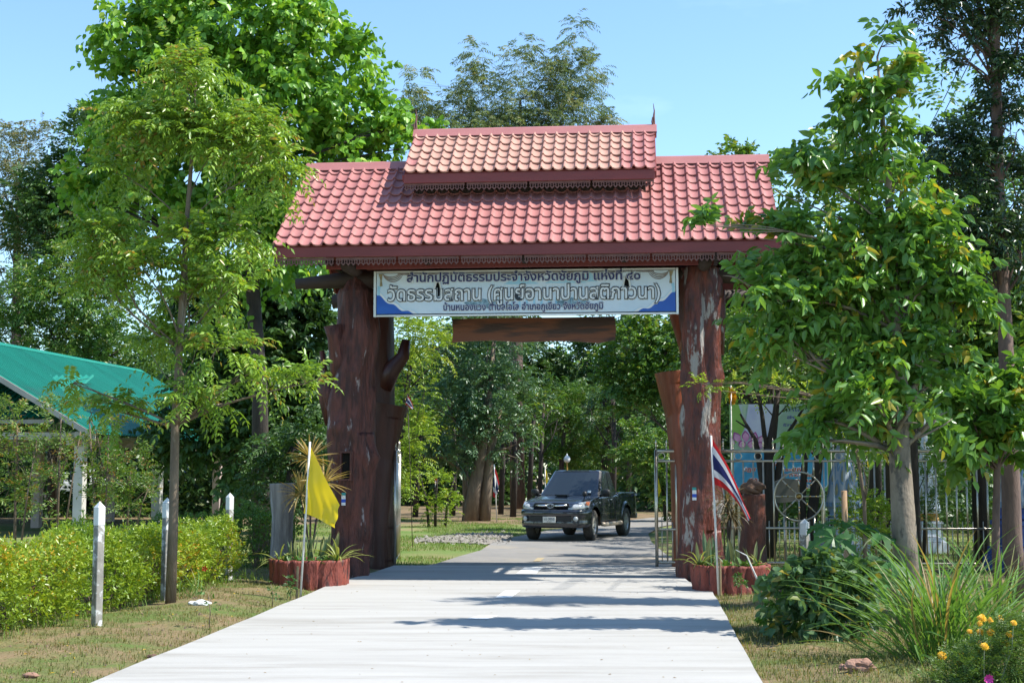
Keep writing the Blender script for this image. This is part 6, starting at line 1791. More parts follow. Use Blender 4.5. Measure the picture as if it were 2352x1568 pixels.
tree('thin_acacia', 'thin sprig-leaved branchlet reaching across the right gate post',
     ground_end([(1990, 1330), (1985, 1150), (1960, 980), (1900, 920)], 22.2), [.035, .03, .022, .014],
     [Bp(1860, 905, 22.2, 60, 22), Bp(1760, 885, 22.2, 60, 16), Bp(1680, 880, 22.2, 50, 14), Bp(1610, 890, 22.2, 30, 24), Bp(1990, 1040, 22.2, 40, 40), Bp(1950, 1010, 22.2, 45, 30)], lf_yel, m_barkg, 130, (.24, 6), (.06, .026), seed=55, cat='sapling', flat=.7, hang=.3,
     extra_trunks=[(path_px([(1900, 920), (1820, 900), (1700, 880), (1610, 882)], 22.2), [.014, .011, .008, .004])])

# the back of the grounds: rows of wooded trees that close the view
rng0 = np.random.default_rng(77)
def back_tree(x, y, h, r, lf, seed, n=330, lsize=.42):
    c = [(Vector((x + a * r * .6, y + b * r * .5, z * h)), (r * .62, r * .6, h * .17)) for a, b, z in ((0, 0, .84), (-.7, .3, .68), (.7, -.2, .66), (0, .6, .60), (-.4, -.5, .50), (.5, .3, .46), (-.8, .1, .36), (.8, 0, .33), (0, -.3, .25))]
    return tree('woodland_tree', 'dark leafy tree in the wooded belt at the back of the grounds',
                [(x, y, -.1), (x + .15, y, h * .35), (x - .1, y, h * .62), (x, y, h * .85)], [.24, .2, .14, .06], c, lf, m_barkd, n, (.95, 3), (lsize, lsize * .5), 'r', group='trees of the wooded belt', seed=seed, clump=7, limb_r=.3)
k = 0
for (px, y, h, r) in ((-60, 78, 10, 4.2), (60, 84, 12, 4.5), (190, 90, 12, 4.6), (330, 84, 11, 4.4), (470, 88, 12, 4.6), (600, 82, 11, 4.4), (730, 90, 13, 4.8), (870, 162, 17, 7.5), (980, 166, 18, 8), (1090, 160, 17, 7.5), (1160, 118, 14, 5.0),
                      (1395, 118, 14, 5.0), (1330, 168, 11, 7), (1460, 96, 12, 4.4), (1560, 88, 12, 4.4), (1660, 80, 11, 4.2), (1770, 74, 10, 4.2), (1890, 78, 11, 4.2), (2000, 70, 11, 4.2), (2110, 76, 12, 4.4), (2230, 70, 11, 4.4), (2360, 72, 12, 4.4), (2480, 76, 12, 4.4)):
    k += 1
    back_tree((px - 1176) / FPX * y, y, h, r, (lf_dark, lf_mid, lf_dark, lf_blue)[k % 4], 100 + k)
m_woodm = lf_dark
def thicket(name, label, x0, x1, y0, y1, h, n, ls, seed, lf):
    rng = np.random.default_rng(seed)
    P = np.stack([rng.uniform(x0, x1, n), rng.uniform(y0, y1, n), rng.uniform(0, 1, n) ** 1.2 * h], 1)
    P[:, 2] *= 1 + .25 * np.sin(P[:, 0] * .55 + seed) * np.sin(P[:, 0] * .21 + 2)
    D = nrmz(rng.normal(0, .6, (n, 3)) + np.array([0, -.4, .5]))
    A = sprigs(P, D, ls * 2, 2, ls, ls * .5, rng, .3, .9, .4, .3)
    tag(link(name, leaf_mesh(name, lf, *A)), label, kind='stuff')
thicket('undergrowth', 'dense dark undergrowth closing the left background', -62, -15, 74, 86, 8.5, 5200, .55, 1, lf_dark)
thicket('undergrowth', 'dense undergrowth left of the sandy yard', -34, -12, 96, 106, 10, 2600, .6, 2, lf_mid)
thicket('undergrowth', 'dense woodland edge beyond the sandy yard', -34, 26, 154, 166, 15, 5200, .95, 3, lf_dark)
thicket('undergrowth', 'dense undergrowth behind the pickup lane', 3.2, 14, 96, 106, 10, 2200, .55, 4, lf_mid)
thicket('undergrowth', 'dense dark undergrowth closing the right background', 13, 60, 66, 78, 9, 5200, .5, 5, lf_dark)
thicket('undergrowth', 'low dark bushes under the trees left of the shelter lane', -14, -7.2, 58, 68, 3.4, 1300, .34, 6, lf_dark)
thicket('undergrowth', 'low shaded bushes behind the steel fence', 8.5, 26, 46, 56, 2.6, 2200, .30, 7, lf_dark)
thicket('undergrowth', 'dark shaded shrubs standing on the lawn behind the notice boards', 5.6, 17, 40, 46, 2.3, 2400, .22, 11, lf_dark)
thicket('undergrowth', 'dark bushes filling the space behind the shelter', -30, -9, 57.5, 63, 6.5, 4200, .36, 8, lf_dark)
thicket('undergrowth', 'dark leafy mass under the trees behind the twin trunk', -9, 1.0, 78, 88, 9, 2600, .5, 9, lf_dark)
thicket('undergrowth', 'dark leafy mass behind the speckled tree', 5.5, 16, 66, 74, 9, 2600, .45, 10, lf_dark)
GRV = ['added grove tree behind the deep blue based pillar', 'added grove tree on the lawn far right behind the deep blue pillar', 'added grove tree at the back right of the lawn', 'added grove tree outside the right end of the fence, nearest the road',
       'added grove tree on the lawn behind the patchy pale trunk', 'added grove tree on the lawn behind the creeper and the white spire', 'added grove tree at the back of the lawn behind the leaning dark stems', 'added grove tree beyond the fence at the far right edge',
       'outermost added grove tree right of the lawn', 'added grove tree beside the small oak-leaved tree, outside the fence', 'lowest added grove tree, behind the notice boards', 'grove tree just behind the fence, hidden by the large-leaved crown', 'tallest grove tree behind the fence beside the white spire']
for i_, (x_, y_, h_) in enumerate(((10.8, 25.5, 7.5), (11.5, 30.5, 8.5), (13.5, 36, 9), (9.6, 21.0, 6.5), (8.4, 33, 7), (10.2, 38.5, 8), (7.6, 42.5, 8), (12.8, 27.5, 8.5), (15.5, 31, 9), (14.2, 24, 8.5), (6.6, 36.5, 6.5), (7.0, 25.1, 8), (8.7, 26.6, 9.5))):  # most of these trees are added to cast shade on the lawn
    tree('grove_shade_tree', GRV[i_], [(x_, y_, -.1), (x_, y_, h_ * .4), (x_ + .1, y_, h_ * .8)], [.16, .13, .06],
         [(Vector((x_ + a_ * 1.6, y_ + b_ * 1.6, h_ * z_)), (1.3, 1.3, .8)) for a_, b_, z_ in ((0, 0, .92), (-.8, .2, .75), (.8, -.2, .75), (0, .9, .7), (-.2, -.9, .66), (-.6, .6, .55), (.7, .5, .55))], lf_mid, m_barkd, 520, (.5, 4), (.17, .08), group='grove trees beyond the fence', seed=500 + i_, clump=7)
# slender dark trunks under the wooded belt
SLN = ['slender dark trunk nearest the right side of the furled striped flag', 'slender dark trunk right beside the grey letter box', 'slender dark trunk between the letter box and the yellow pennant',
       'slender dark trunk just left of the small yellow pennant', 'slender dark trunk rising behind the pickup bed', 'slender dark trunk right of the pickup tailgate', 'slender dark trunk left of the sapling with the red flag',
       'slender dark trunk between the red flag and the double trunk', 'slender dark trunk left of the patchy pale trunk, behind the fence', 'slender dark trunk straight behind the patchy pale trunk', 'slender dark trunk close to the left of the white spire pillar',
       'slender dark trunk close to the right of the white spire pillar', 'second slender dark trunk right of the white spire pillar', 'third slender dark trunk right of the white spire pillar', 'fourth slender dark trunk right of the white spire pillar, nearest the small tree',
       'slender dark trunk beside the pinkish rear shelter post', 'slender dark trunk left of the grey weathered stump', 'left of two slender dark trunks behind the shelter', 'right of two slender dark trunks behind the shelter']
for i, (px, Y, h) in enumerate(((1150, 62, 4.6), (1178, 58, 4.2), (1215, 64, 5.2), (1238, 70, 5.2), (1405, 60, 5.0), (1440, 64, 5.0), (955, 58, 4.2), (1040, 60, 4.2), (2010, 52, 4.8), (2060, 55, 4.6), (2105, 50, 5.0), (2150, 54, 4.6), (2195, 50, 4.8), (2235, 56, 4.6), (2275, 52, 4.8), (515, 46, 3.6), (548, 44, 3.6), (300, 60, 4.2), (330, 62, 4.2))):
    x = (px - 1176) / FPX * Y
    tree('slender_tree', SLN[i], [(x, Y, -.1), (x + .1, Y, h * .5), (x + random.uniform(-.3, .3), Y, h)], [.13, .11, .07],
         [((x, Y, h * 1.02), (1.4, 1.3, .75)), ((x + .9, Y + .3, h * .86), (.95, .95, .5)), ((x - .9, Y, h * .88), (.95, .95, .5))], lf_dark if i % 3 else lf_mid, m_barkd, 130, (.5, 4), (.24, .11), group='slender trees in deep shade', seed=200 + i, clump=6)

# ================================================================== SHRUBS IN FRONT OF THE SHELTER
for i, (Y, tr, bl, lab) in enumerate((
        (27, [(35, 1260), (35, 1120), (40, 980)], [(30, 960, 45, 55), (20, 1050, 55, 60), (60, 1120, 55, 45), (10, 1150, 50, 50)], 'reddish-tipped shrub at the left edge in front of the shelter'),
        (29, [(130, 1250), (135, 1110), (140, 960)], [(135, 950, 40, 45), (110, 1020, 50, 45), (165, 1040, 45, 45), (120, 1110, 60, 45), (90, 1160, 55, 40)], 'thin-leaved shrub between the two pale shelter posts'),
        (27, [(225, 1250), (215, 1120), (205, 960)], [(210, 945, 32, 40), (235, 1010, 50, 40), (270, 960, 40, 40), (200, 1090, 40, 45), (255, 1080, 60, 40), (290, 1040, 40, 35), (235, 1150, 50, 45)], 'tall airy shrub against the front shelter post'),
        (31, [(290, 1235), (295, 1160), (300, 1080)], [(300, 1090, 50, 35), (330, 1130, 40, 30), (270, 1160, 50, 35)], 'low airy shrub right of the front shelter post'))):
    tree('airy_shrub', lab, ground_end(tr, Y), [.03, .022, .012], [Bp(px, py, Y, rx, ry) for px, py, rx, ry in bl], lf_shrub, m_barkg, 190, (.34, 5), (.10, .034), seed=300 + i, cat='shrub', droop=.25, hang=.15, upw=.6, flat=.5, shell=(.2, 1), tj=.3, clump=4,
         extra_trunks=[(ground_end([(tr[0][0] + 8, tr[0][1]), (tr[1][0] + 30, tr[1][1]), (tr[2][0] + 45, tr[2][1] + 30)], Y), [.022, .015, .008])])

# ================================================================== HEDGES
def hedge(label, a, b_, w, h, n, lf, seed, leafs=(.062, .027), lump=.17, name='hedge'):
    rng = np.random.default_rng(seed)
    a, b_ = Vector((*a, 0)), Vector((*b_, 0)); L = (b_ - a).length; u = (b_ - a).normalized(); v = Vector((-u.y, u.x, 0))
    root = empty(name, a, 0, label, 'hedge')
    s = rng.uniform(-.02, 1.02, n); side = rng.uniform(0, 1, n)
    wv, hv = np.zeros(n), np.zeros(n); out = np.zeros((n, 3))
    U, V = np.array(u), np.array(v)
    per = h * 2 + w
    q = side * per
    f = q < h; t = (q >= h) & (q < h + w); r_ = q >= h + w
    hv[f] = q[f]; wv[f] = 0; out[f] = -V
    hv[t] = h; wv[t] = q[t] - h; out[t] = UP
    hv[r_] = q[r_] - h - w; wv[r_] = w; out[r_] = V
    e = rng.uniform(0, 1, n) < (w / L) * .5       # end faces
    s[e] = rng.choice([0.0, 1.0], e.sum()); wv[e] = rng.uniform(0, w, e.sum()); hv[e] = rng.uniform(0, h, e.sum()); out[e] = U * np.where(s[e] > .5, 1, -1)[:, None]
    lmp = np.array([MN.noise((si * L * 1.3, wi * 1.3 + seed, hi * 1.6)) for si, wi, hi in zip(s, wv, hv)]) * lump * 2 + rng.normal(0, .05, n)
    depth = np.abs(rng.normal(0, .10, n))
    hv *= 1 + .05 * np.sin(s * L * 2.1 + seed)
    zlow = np.clip((.28 - hv) / .28, 0, 1)
    P = U * (s * L)[:, None] + V * wv[:, None] + UP * hv[:, None] + out * (lmp - depth - zlow * .10)[:, None]
    # round the shoulders
    sh = np.clip((hv - (h - .22)) / .22, 0, 1) * (~t)
    P -= out * (sh ** 2 * .12)[:, None]
    thin = (hv < .2) & (rng.uniform(0, 1, n) < .45)
    P, out = P[~thin], out[~thin]
    gzs = np.array([gz(p[0] + a.x, p[1] + a.y) for p in P]); P[:, 2] += gzs
    D = nrmz(out * .8 + UP * .75 + rng.normal(0, .4, P.shape))
    tb = np.array([.45 + .7 * MN.noise((p[0] * 1.1 + seed, p[1] * 1.1, p[2] * 1.1)) for p in P])
    A = sprigs(P, D, .11, 3, leafs[0], leafs[1], rng, .1, .8, .3, .05, tbase=np.clip(tb, 0, 1), tj=.20, jitter=.3)
    link('foliage', leaf_mesh('foliage', lf, *A, shape='r', fold=.12, droop=.1), root)
    t_ = MB(); random.seed(seed)
    for k in range(int(L * 9)):
        x = random.uniform(0, L); y = w * random.uniform(.25, .75)
        p0 = u * x + v * y
        for _ in range(4):
            p1 = p0 + u * random.uniform(-.25, .25) + v * random.uniform(-.4, .4) * w + Vector((0, 0, random.uniform(.5, .95) * h))
            t_.tube([p0 + Vector((0, 0, -.05)), p0.lerp(p1, .5) + Vector((random.uniform(-.03, .03), random.uniform(-.03, .03), 0)), p1], [.012, .009, .004], 5)
    t_.build('stems', m_barkg, root)
hedge('long yellow-green clipped hedge at the left, nearest the camera', (-5.75, 11.2), (-4.72, 18.5), 1.05, .80, 9500, lf_hedge, 1)
hedge('shorter yellow-green hedge right of the slim tree trunk', (-4.62, 19.1), (-4.28, 22.3), 1.0, .82, 4300, lf_hedge, 2)
hedge('dark shaded hedge behind the grey stump', (-6.6, 26.4), (-4.2, 26.2), .8, .92, 2200, lf_mid, 3)
# a red hibiscus-like bloom on the second hedge
m_bloom = mat('red_petal', (0.55, 0.02, 0.015), rough=0.5)
q = at(485, 1397, 19.9); b = MB()
for k in range(5):
    a = k * 1.2566
    b.add([(0, 0, 0), (.03 * math.cos(a - .5), -.02, .03 * math.sin(a - .5)), (.045 * math.cos(a), -.012, .045 * math.sin(a)), (.03 * math.cos(a + .5), -.02, .03 * math.sin(a + .5))], [(0, 1, 2, 3)])
q = Vector((-4.22, 19.75, .42))
tag(b.build('red_bloom', m_bloom, None, loc=q), 'single small red blossom low on the second hedge', 'flower')

# ================================================================== RIGHT VERGE PLANTS
random.seed(90)
m_lg = leafmat('lemongrass_blade', (0.075, 0.175, 0.040), (0.165, 0.30, 0.075), (0.30, 0.22, 0.09), .42, .45, .35, .975)
wl_ = lambda t: .55 + .9 * t if t < .5 else 1.0 * (1 - ((t - .5) / .5) ** 1.6 * .985)
def tinted(name, n, m_, L, w, droop, seed, segs, fold=.18):
    random.seed(seed); out = []
    for k in range(n):
        b = MB(); ribbon(b, (0, 0, 0), (0, 1, 0.0001), L * random.uniform(.8, 1.15), w * random.uniform(.8, 1.2), droop * random.uniform(.2, 1.6), segs, 0, fold, wl_)
        me = b.mesh(name, m_); tv = random.random() if k < n - 1 else .99
        a_ = me.attributes.new('tint', 'FLOAT', 'POINT'); a_.data.foreach_set('value', [tv] * len(me.vertices)); out.append(me)
    return out
LG = tinted('blade', 16, m_lg, 1.35, .021, 1.15, 4, 9)
def lemongrass(px, py, label, n, s, seed, sp=.16):
    g_ = gnd(px, py); random.seed(seed)
    root = empty('lemongrass_clump', (g_.x, g_.y, gz(g_.x, g_.y) - .02), 0, label, 'grass clump')
    for k in range(n):
        a = random.uniform(0, 6.283); r = abs(random.gauss(0, sp)); el = R(max(28, min(88, 84 - r / sp * 22 + random.gauss(0, 9))))
        d = Vector((math.cos(a) * math.cos(el), math.sin(a) * math.cos(el), math.sin(el)))
        q = s * random.uniform(.6, 1.12)
        link('blade', random.choice(LG), root, mtx=Matrix.Translation((math.cos(a) * r, math.sin(a) * r, 0)) @ aim(d, random.gauss(0, .7)) @ Matrix.Diagonal((q * 1.1, q, q, 1)))
lemongrass(2165, 1520, 'large arching lemongrass clump left of the marigolds', 340, 1.0, 11, .24)
lemongrass(2290, 1475, 'second lemongrass clump at the right edge behind the marigolds', 130, .95, 12, .16)
# papaya with deeply cut leaves
m_pap = leafmat('papaya_leaf', (0.040, 0.125, 0.030), (0.075, 0.19, 0.045), None, .38, .42, .4)
def papaya_leaf(seed):
    random.seed(seed); b = MB()
    for k in range(7):
        a = R(-135 + 45 * k); L = .30 * (1 - .13 * abs(k - 3) ** 1.0 / 1.5)
        def P(t, w): 
            x, y = t * L, w
            return (math.sin(a) * x + math.cos(a) * y, math.cos(a) * x - math.sin(a) * y, -.10 * t * t + .03 * abs(w) / .05)
        ws = [(0, .0), (.25, .028), (.45, .036), (.55, .085), (.68, .035), (.78, .055), (.88, .022), (1.0, 0)]
        vs = []
        for t, w in ws: vs += [P(t - (.0 if w < .05 else -.06), -w), P(t, 0), P(t - (.0 if w < .05 else -.06), w)]
        b.add(vs, [(3 * i, 3 * i + 1, 3 * i + 4, 3 * i + 3) for i in range(len(ws) - 1)] + [(3 * i + 1, 3 * i + 2, 3 * i + 5, 3 * i + 4) for i in range(len(ws) - 1)])
    me = b.mesh('leaf', m_pap)
    a_ = me.attributes.new('tint', 'FLOAT', 'POINT'); tv = random.random(); a_.data.foreach_set('value', [tv] * len(me.vertices))
    return me
PL = [papaya_leaf(s) for s in range(5)]
m_pst = mat('papaya_stem', (0.20, 0.25, 0.13), (0.28, 0.28, 0.18), 6, 0.7)
Y = 15.6
base = at(1960, 1430, Y); base.z = gz(base.x, Y)
pap = empty('papaya_plant', base, 0, 'young papaya with deeply cut hand-shaped leaves before the fence', 'plant')
crown_ = at(1962, 1290, Y) - base
b = MB(); b.tube([(0, 0, -.05), crown_ * .5, crown_], [.035, .03, .022], 10); b.build('stem', m_pst, pap, True)
random.seed(8)
for (px, py, dy, s) in ((1915, 1235, -.25, 1.15), (1990, 1300, -.4, 1.2), (2020, 1225, .1, 1.05), (1870, 1300, -.1, .95), (1935, 1330, -.35, .95), (1965, 1205, .3, 1.0), (2045, 1290, .05, .95), (1895, 1205, .25, .9), (2010, 1350, -.2, .8)):
    e = at(px, py, Y + dy) - base
    lo = empty('leaf_frond', (0, 0, 0)); lo.parent = pap
    b = MB(); b.tube([crown_, crown_.lerp(e, .5) + Vector((0, 0, .06)), e], [.011, .008, .006], 6); b.build('leaf_stalk', m_pst, lo, True)
    o_ = (e - crown_); o_.z = 0; o_ = o_.normalized()
    zx = math.atan2(o_.y, o_.x) - math.pi / 2
    M = Matrix.Translation(e) @ Matrix.Rotation(zx, 4, 'Z') @ Matrix.Rotation(R(random.uniform(-40, -15)), 4, 'X') @ Matrix.Rotation(R(38), 4, 'X') if False else Matrix.Translation(e) @ Matrix.Rotation(R(28), 4, 'X') @ Matrix.Rotation(zx, 4, 'Z') @ Matrix.Rotation(R(random.uniform(-25, -5)), 4, 'X') @ Matrix.Diagonal((s, s, s, 1))
    link('leaf', random.choice(PL), lo, mtx=M)
m_stake = mat('cut_branch_wood', (0.36, 0.23, 0.13), (0.26, 0.16, 0.09), 6, 0.8)
q = at(1941, 1240, 17.2); b = MB(); b.tube([(0, 0, 0), (.01, 0, .5), (0, 0, at(1940, 1126, 17.2).z)], [.035, .032, .036], 9, wob=.1)
tag(b.build('wooden_stake', m_stake, None, True, (q.x, 17.2, 0)), 'tan sawn branch stake upright among the papaya leaves', 'stake')
tree('eggplant_bush', 'broad-leaved dark bush at the foot of the papaya', ground_end([(1890, 1455), (1890, 1400), (1890, 1350)], 14.9), [.03, .025, .015],
     [Bp(1850, 1360, 14.9, 60, 50), Bp(1920, 1385, 14.9, 60, 55), Bp(1960, 1340, 14.9, 50, 45), Bp(1880, 1310, 14.9, 50, 35), Bp(1830, 1430, 14.9, 50, 28), Bp(1940, 1440, 14.9, 60, 30)], leafmat('eggplant_leaf', (.05, .115, .04), (.105, .19, .07), (.26, .22, .04), .32, .42, .4, .985), m_pst, 260, (.2, 3), (.125, .085), 'o', seed=61, cat='bush', hang=.35, keep=160, ldroop=.2, jitter=.3, shell=(.3, 1))
tree('eggplant_bush', 'small broad-leaved bush at the right of the planter', ground_end([(1800, 1440), (1798, 1400), (1795, 1350)], 15.6), [.02, .016, .01],
     [Bp(1800, 1340, 15.6, 34, 24), Bp(1820, 1400, 15.6, 40, 30), Bp(1790, 1425, 15.6, 34, 18)], lf_front, m_barkg, 70, (.16, 3), (.095, .06), 'o', seed=62, cat='bush', hang=.3, keep=60, jitter=.3)
tree('small_leaved_bush', 'bright small-leaved bush against the steel fence', ground_end([(1985, 1300), (1985, 1240), (1985, 1180)], 23.8), [.03, .025, .015],
     [Bp(1985, 1165, 23.8, 50, 36), Bp(2020, 1190, 23.8, 32, 36), Bp(1960, 1200, 23.8, 40, 30), Bp(2000, 1235, 23.8, 50, 36)], lf_yel, m_barkg, 420, (.16, 4), (.06, .028), seed=63, cat='bush', hang=.1, upw=.5)
tree('creeper_bush', 'tangled small-leaved creeper around the white spire pillar', ground_end([(2120, 1260), (2125, 1180), (2130, 1080)], 27), [.04, .03, .015],
     [Bp(2130, 1100, 27, 40, 36), Bp(2160, 1150, 27, 36, 32), Bp(2110, 1180, 27, 36, 40), Bp(2150, 1050, 27, 36, 30)], lf_mid, m_barkd, 260, (.2, 5), (.06, .03), seed=64, cat='bush', shell=(.2, 1))
# bare sapling stick by the right planter
b = MB(); b.tube([gnd(1762, 1420), at(1757, 1365, 17.0), at(1735, 1320, 17.0), at(1715, 1275, 17.0), at(1690, 1262, 17.0)], [.018, .015, .011, .007, .004], 7)
tag(b.build('bare_branch', m_pole, None, True), 'thin pale crooked branch stuck in the ground by the right planter', 'branch')
# marigolds
m_mar = mat('marigold_petal', (0.80, 0.47, 0.005), (0.74, 0.37, 0.005), 40, 0.6)
m_fern = leafmat('marigold_leaf', (0.07, 0.14, 0.03), (0.14, 0.22, 0.05), None, .3, .5)
b = MB(); random.seed(3)
for j in range(5):
    r0 = .034 * (1 - j * .17); z = .008 * j
    for i in range(14 - 2 * j):
        a = 2 * math.pi * (i + .5 * (j % 2)) / (14 - 2 * j); w = .20
        b.add([(0, 0, z), (r0 * .8 * math.cos(a - w), r0 * .8 * math.sin(a - w), z + .006), (r0 * math.cos(a) * 1.05, r0 * math.sin(a) * 1.05, z - .002 + random.uniform(-.004, .004)), (r0 * .8 * math.cos(a + w), r0 * .8 * math.sin(a + w), z + .006)], [(0, 1, 2, 3)])
b.lathe([(.006, -.03), (.018, -.012), (.02, 0), (.001, .002)], 8, caps=False)
me_mar = b.mesh('flower', m_mar)
fl_ = [(2137, 1496), (2178, 1526), (2182, 1492), (2192, 1520), (2205, 1512), (2196, 1440), (2215, 1422), (2216, 1436), (2238, 1432), (2260, 1430), (2222, 1456), (2216, 1478), (2240, 1460), (2228, 1488), (2290, 1442), (2284, 1462), (2276, 1486), (2268, 1502), (2300, 1520), (2219, 1505)]
fl_ = [(2110 + (px - 2110) * 1.08, py) for px, py in [(2160, 1505), (2198, 1526), (2203, 1505), (2212, 1520), (2224, 1514), (2219, 1450), (2244, 1420), (2240, 1432), (2262, 1425), (2282, 1420), (2241, 1452), (2263, 1453), (2240, 1478), (2250, 1484), (2240, 1498), (2312, 1430), (2304, 1456), (2296, 1478), (2286, 1503)]]
Y = 11.5
b0 = gnd(2270, 1600); 
mg = empty('marigold_patch', (b0.x, Y, gz(b0.x, Y)), 0, 'marigold plants with round orange-yellow flowers at the bottom right corner', 'plant')
for i, (px, py) in enumerate(fl_):
    q = at(px, py, Y + random.uniform(-.25, .3)) - mg.location
    s = random.uniform(.8, 1.25)
    link('flower', me_mar, mg, mtx=Matrix.Translation(q) @ Matrix.Rotation(R(random.uniform(15, 60)), 4, 'X') @ Matrix.Rotation(random.uniform(0, 6), 4, 'Z') @ Matrix.Diagonal((s, s, s, 1)))
    st_ = MB(); st_.tube([(q.x * .8 + random.gauss(0, .04), q.y * .6, 0), (q.x * .95, q.y * .9, q.z * .6), q], [.004, .004, .003], 5); st_.build('stem', m_pst, mg)
rng = np.random.default_rng(5)
P, out, _ = blob_points([Bp(2240, 1540, Y, 90, 60), Bp(2310, 1510, Y, 80, 80), Bp(2360, 1480, Y, 60, 80), Bp(2200, 1580, Y, 90, 50), Bp(2330, 1590, Y, 110, 60)], 1500, rng, (.1, 1), .5)
P[:, 2] = np.maximum(P[:, 2], .03)
D = nrmz(out + UP * .8 + rng.normal(0, .4, P.shape))
A = sprigs(P - np.array(mg.location), D, .10, 5, .04, .010, rng, .2, .9, .7, .1)
link('foliage', leaf_mesh('foliage', m_fern, *A, shape='r'), mg)
m_pinkf = mat('magenta_petal', (0.62, 0.03, 0.30), rough=0.5)
q = at(2270, 1558, 11.2); b = MB()
for k in range(9):
    a = k * .698; b.add([(0, 0, 0), (.03 * math.cos(a - .35), -.012, .03 * math.sin(a - .35)), (.042 * math.cos(a), -.02, .042 * math.sin(a)), (.03 * math.cos(a + .35), -.012, .03 * math.sin(a + .35))], [(0, 1, 2, 3)])
fl0 = empty('pink_flower', (q.x, 11.2, 0), 0, 'single magenta flower at the bottom edge under the marigolds', 'flower')
b.v = [(x, y, z + q.z) for x, y, z in b.v]; b.build('petals', m_pinkf, fl0); b = MB(); b.tube([(.02, .02, 0), (0, .005, q.z)], .004, 5); b.build('stem', m_pst, fl0)
# little weeds on the left verge
for i, (px, py, h, lab) in enumerate(((480, 1445, .42, 'spindly weed seedling on the left verge nearest the road'), (625, 1392, .32, 'spindly weed seedling between hedge and left planter'), (666, 1375, .30, 'leafy weed at the foot of the yellow flag pole'), (1702, 1375, .30, 'small leafy weed below the right planter'))):
    g_ = gnd(px, py); g_.z = gz(g_.x, g_.y) - .02
    tree('weed', lab, [g_, g_ + Vector((.01, 0, h * .5)), g_ + Vector((-.02, 0, h))], [.006, .005, .003], [(g_ + Vector((-.02, 0, h)), (.05, .05, .03)), (g_ + Vector((0, 0, h * .65)), (.04, .04, .06))], m_herb, m_barkg, 9 if i < 2 else 22, (.06, 2), (.055, .026), seed=400 + i, cat='weed', limbs=False)
b = MB()
LGs = LG[:6]
tg = empty('grass_tuft', gnd(440, 1385), 0, 'arching green grass tuft between the slim trunk and the second hedge', 'grass clump')
random.seed(17)
for k in range(26):
    a = random.uniform(0, 6.28); el = R(random.uniform(45, 85)); d = Vector((math.cos(a) * math.cos(el), math.sin(a) * math.cos(el), math.sin(el))); s = random.uniform(.22, .5)
    link('blade', random.choice(LGs), tg, mtx=Matrix.Translation((random.gauss(0, .08), random.gauss(0, .08), 0)) @ aim(d, random.gauss(0, .5)) @ Matrix.Diagonal((s * 1.2, s, s, 1)))

# ================================================================== GROUND COVER
m_grass = leafmat('grass_blade', (0.105, 0.135, 0.035), (0.19, 0.19, 0.075), (0.30, 0.23, 0.12), .3, .6, .2, .9)
m_grassg = leafmat('lawn_blade', (0.085, 0.165, 0.03), (0.16, 0.25, 0.05), (0.28, 0.24, 0.10), .35, .6, .2, .95)
rng = np.random.default_rng(9)
def scatter(n, x0, x1, y0, y1, ok):
    P = np.stack([rng.uniform(x0, x1, n), y0 + (y1 - y0) * rng.uniform(0, 1, n) ** 1.15, np.zeros(n)], 1)
    keep = np.array([ok(x, y) for x, y, _ in P]); P = P[keep]
    P[:, 2] = [gz(x, y) - .01 for x, y, _ in P]
    return P
patch_ = lambda x, y, k: MN.noise((x * k, y * k, 2.0))
P = scatter(42000, -6.2, -2.2, 10.5, 26, lambda x, y: x < road_left(y) - .02 and patch_(x, y, .9) + .35 * patch_(x, y, 3) > -.22)
n = len(P); blades('grass', m_grass, P, rng.uniform(.02, .075, n), rng.uniform(.004, .009, n), 1.3, rng)
P = scatter(52000, 1.8, 6.0, 10.5, 26, lambda x, y: x > road_right(y) + .02 and patch_(x, y, .9) + .35 * patch_(x, y, 3) > -.25)
n = len(P); blades('grass', m_grass, P, rng.uniform(.025, .10, n), rng.uniform(.004, .010, n), 1.3, rng)
P = scatter(4200, -6.2, 4.5, 10.5, 24, lambda x, y: (0 < road_left(y) - x < .22) or (0 < x - road_right(y) < .22))
n = len(P); blades('edge_grass', m_grassg, P, rng.uniform(.05, .16, n), rng.uniform(.005, .010, n), 1.2, rng)
P = scatter(5200, -6.6, -3.8, 10.8, 23, lambda x, y: -.30 < x - (-5.75 + (y - 11.2) * .141) < .16 + .2 * patch_(x, y, 2.2))
n = len(P); blades('hedge_foot_grass', m_grassg, P, rng.uniform(.06, .26, n), rng.uniform(.006, .013, n), 1.2, rng)
P = scatter(3000, 2.6, 6.2, 10.8, 20, lambda x, y: patch_(x + 5, y, 1.3) > .18 and x > road_right(y) + .5)
n = len(P); blades('weedy_grass', m_grassg, P, rng.uniform(.06, .20, n), rng.uniform(.006, .012, n), 1.2, rng)
def lane(x, y):
    for (x0, y0), (x1, y1) in zip(al, al[1:]):
        if y0 <= y <= y1:
            return x < x0 + (x1 - x0) * (y - y0) / (y1 - y0) - .05
    return True
P = scatter(60000, -7, 1.5, 26.4, 56, lambda x, y: lane(x, y) and patch_(x, y, .35) + .4 * patch_(x, y, 1.3) > -.05 - (30 - min(y, 30)) * .1)
n = len(P); blades('lawn', m_grassg, P, rng.uniform(.03, .10, n), rng.uniform(.007, .016, n), 1.2, rng)
P = scatter(42000, 3.4, 16, 26.6, 52, lambda x, y: x > 3.4 + (y - 27) * .12 and patch_(x, y, .35) > -.2)
n = len(P); blades('lawn', m_grassg, P, rng.uniform(.03, .11, n), rng.uniform(.008, .018, n), 1.2, rng)
m_clod = mat('soil_clod', (0.17, 0.12, 0.075), (0.10, 0.075, 0.05), 9, 0.95)
mb = MB(); random.seed(44)
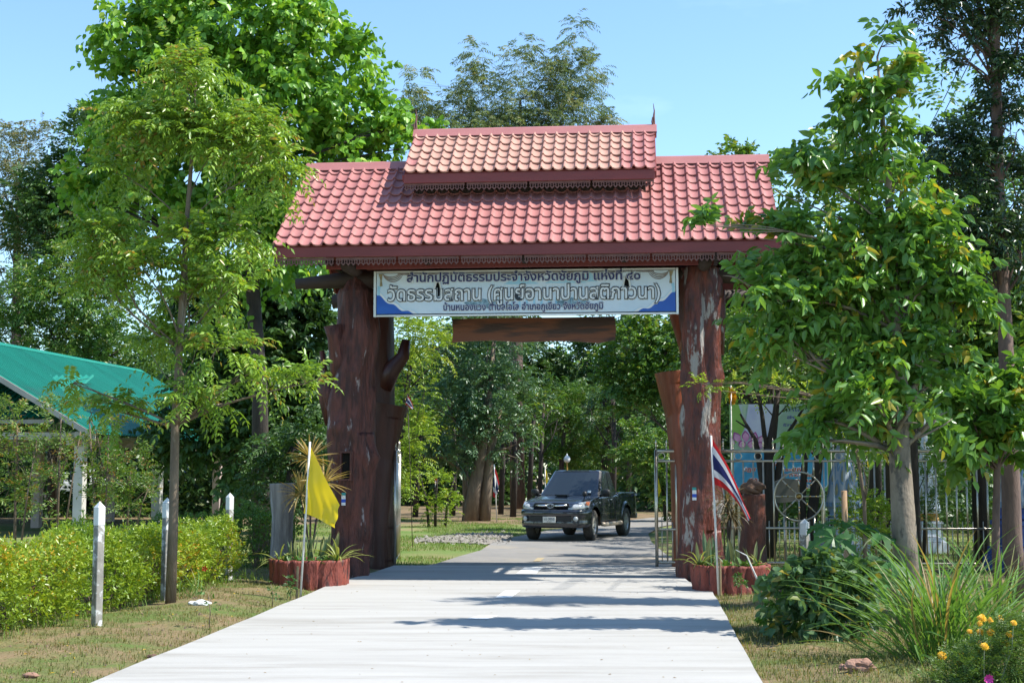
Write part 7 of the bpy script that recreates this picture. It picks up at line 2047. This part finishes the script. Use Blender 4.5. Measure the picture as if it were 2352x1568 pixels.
for _ in range(420):
    y = random.uniform(11, 24); lft_ = random.random() < .6
    x = road_left(y) - random.uniform(.05, 2.0) if lft_ else road_right(y) + random.uniform(.05, 2.2)
    r = random.uniform(.008, .03); z = gz(x, y)
    q = [(x + math.cos(k * 1.2566) * r * random.uniform(.6, 1.3), y + math.sin(k * 1.2566) * r * random.uniform(.6, 1.3), z - .005) for k in range(5)] + [(x + random.gauss(0, r * .3), y, z + r * random.uniform(.5, 1.1))]
    mb.add(q, [(k, (k + 1) % 5, 5) for k in range(5)])
tag(mb.build('soil_clods', m_clod), 'small soil clods on the verges', kind='stuff')
# fallen leaves and clippings
m_fall = leafmat('fallen_leaf', (0.20, 0.13, 0.06), (0.34, 0.25, 0.12), (0.55, 0.36, 0.04), .2, .7, .2, .9)
P = scatter(6500, -6.0, 5.8, 10.5, 26, lambda x, y: x < road_left(y) or x > road_right(y))
n = len(P); P[:, 2] += .018
a = rng.uniform(0, 6.28, n); D = np.stack([np.cos(a), np.sin(a), rng.normal(0, .12, n)], 1); N = nrmz(np.stack([rng.normal(0, .25, n), rng.normal(0, .25, n), np.ones(n)], 1))
o = link('fallen_leaves', leaf_mesh('fallen_leaves', m_fall, P, nrmz(D), N, rng.uniform(.02, .06, n), rng.uniform(.008, .025, n), rng.uniform(0, 1, n), 'r', .15, .1)); o['kind'] = 'stuff'
P = np.stack([rng.uniform(-3, 3, 260), rng.uniform(11, 34, 260), np.full(260, SLAB_Z + .006)], 1)
P = P[[road_left(y) < x < road_right(y) and y < 26 for x, y, _ in P]]; n = len(P)
a = rng.uniform(0, 6.28, n); D = np.stack([np.cos(a), np.sin(a), np.zeros(n)], 1); N = np.tile(UP, (n, 1))
o = link('road_litter', leaf_mesh('road_litter', m_fall, P, D, N, rng.uniform(.012, .04, n), rng.uniform(.006, .018, n), rng.uniform(0, .8, n), 'r', .2, .1)); o['kind'] = 'stuff'
print('TRIS', sum(sum(len(p.vertices) - 2 for p in me.polygons) * me.users for me in bpy.data.meshes if me.users and len(me.polygons) < 3000) + sum(len(me.polygons) * 2 for me in bpy.data.meshes if len(me.polygons) >= 3000))
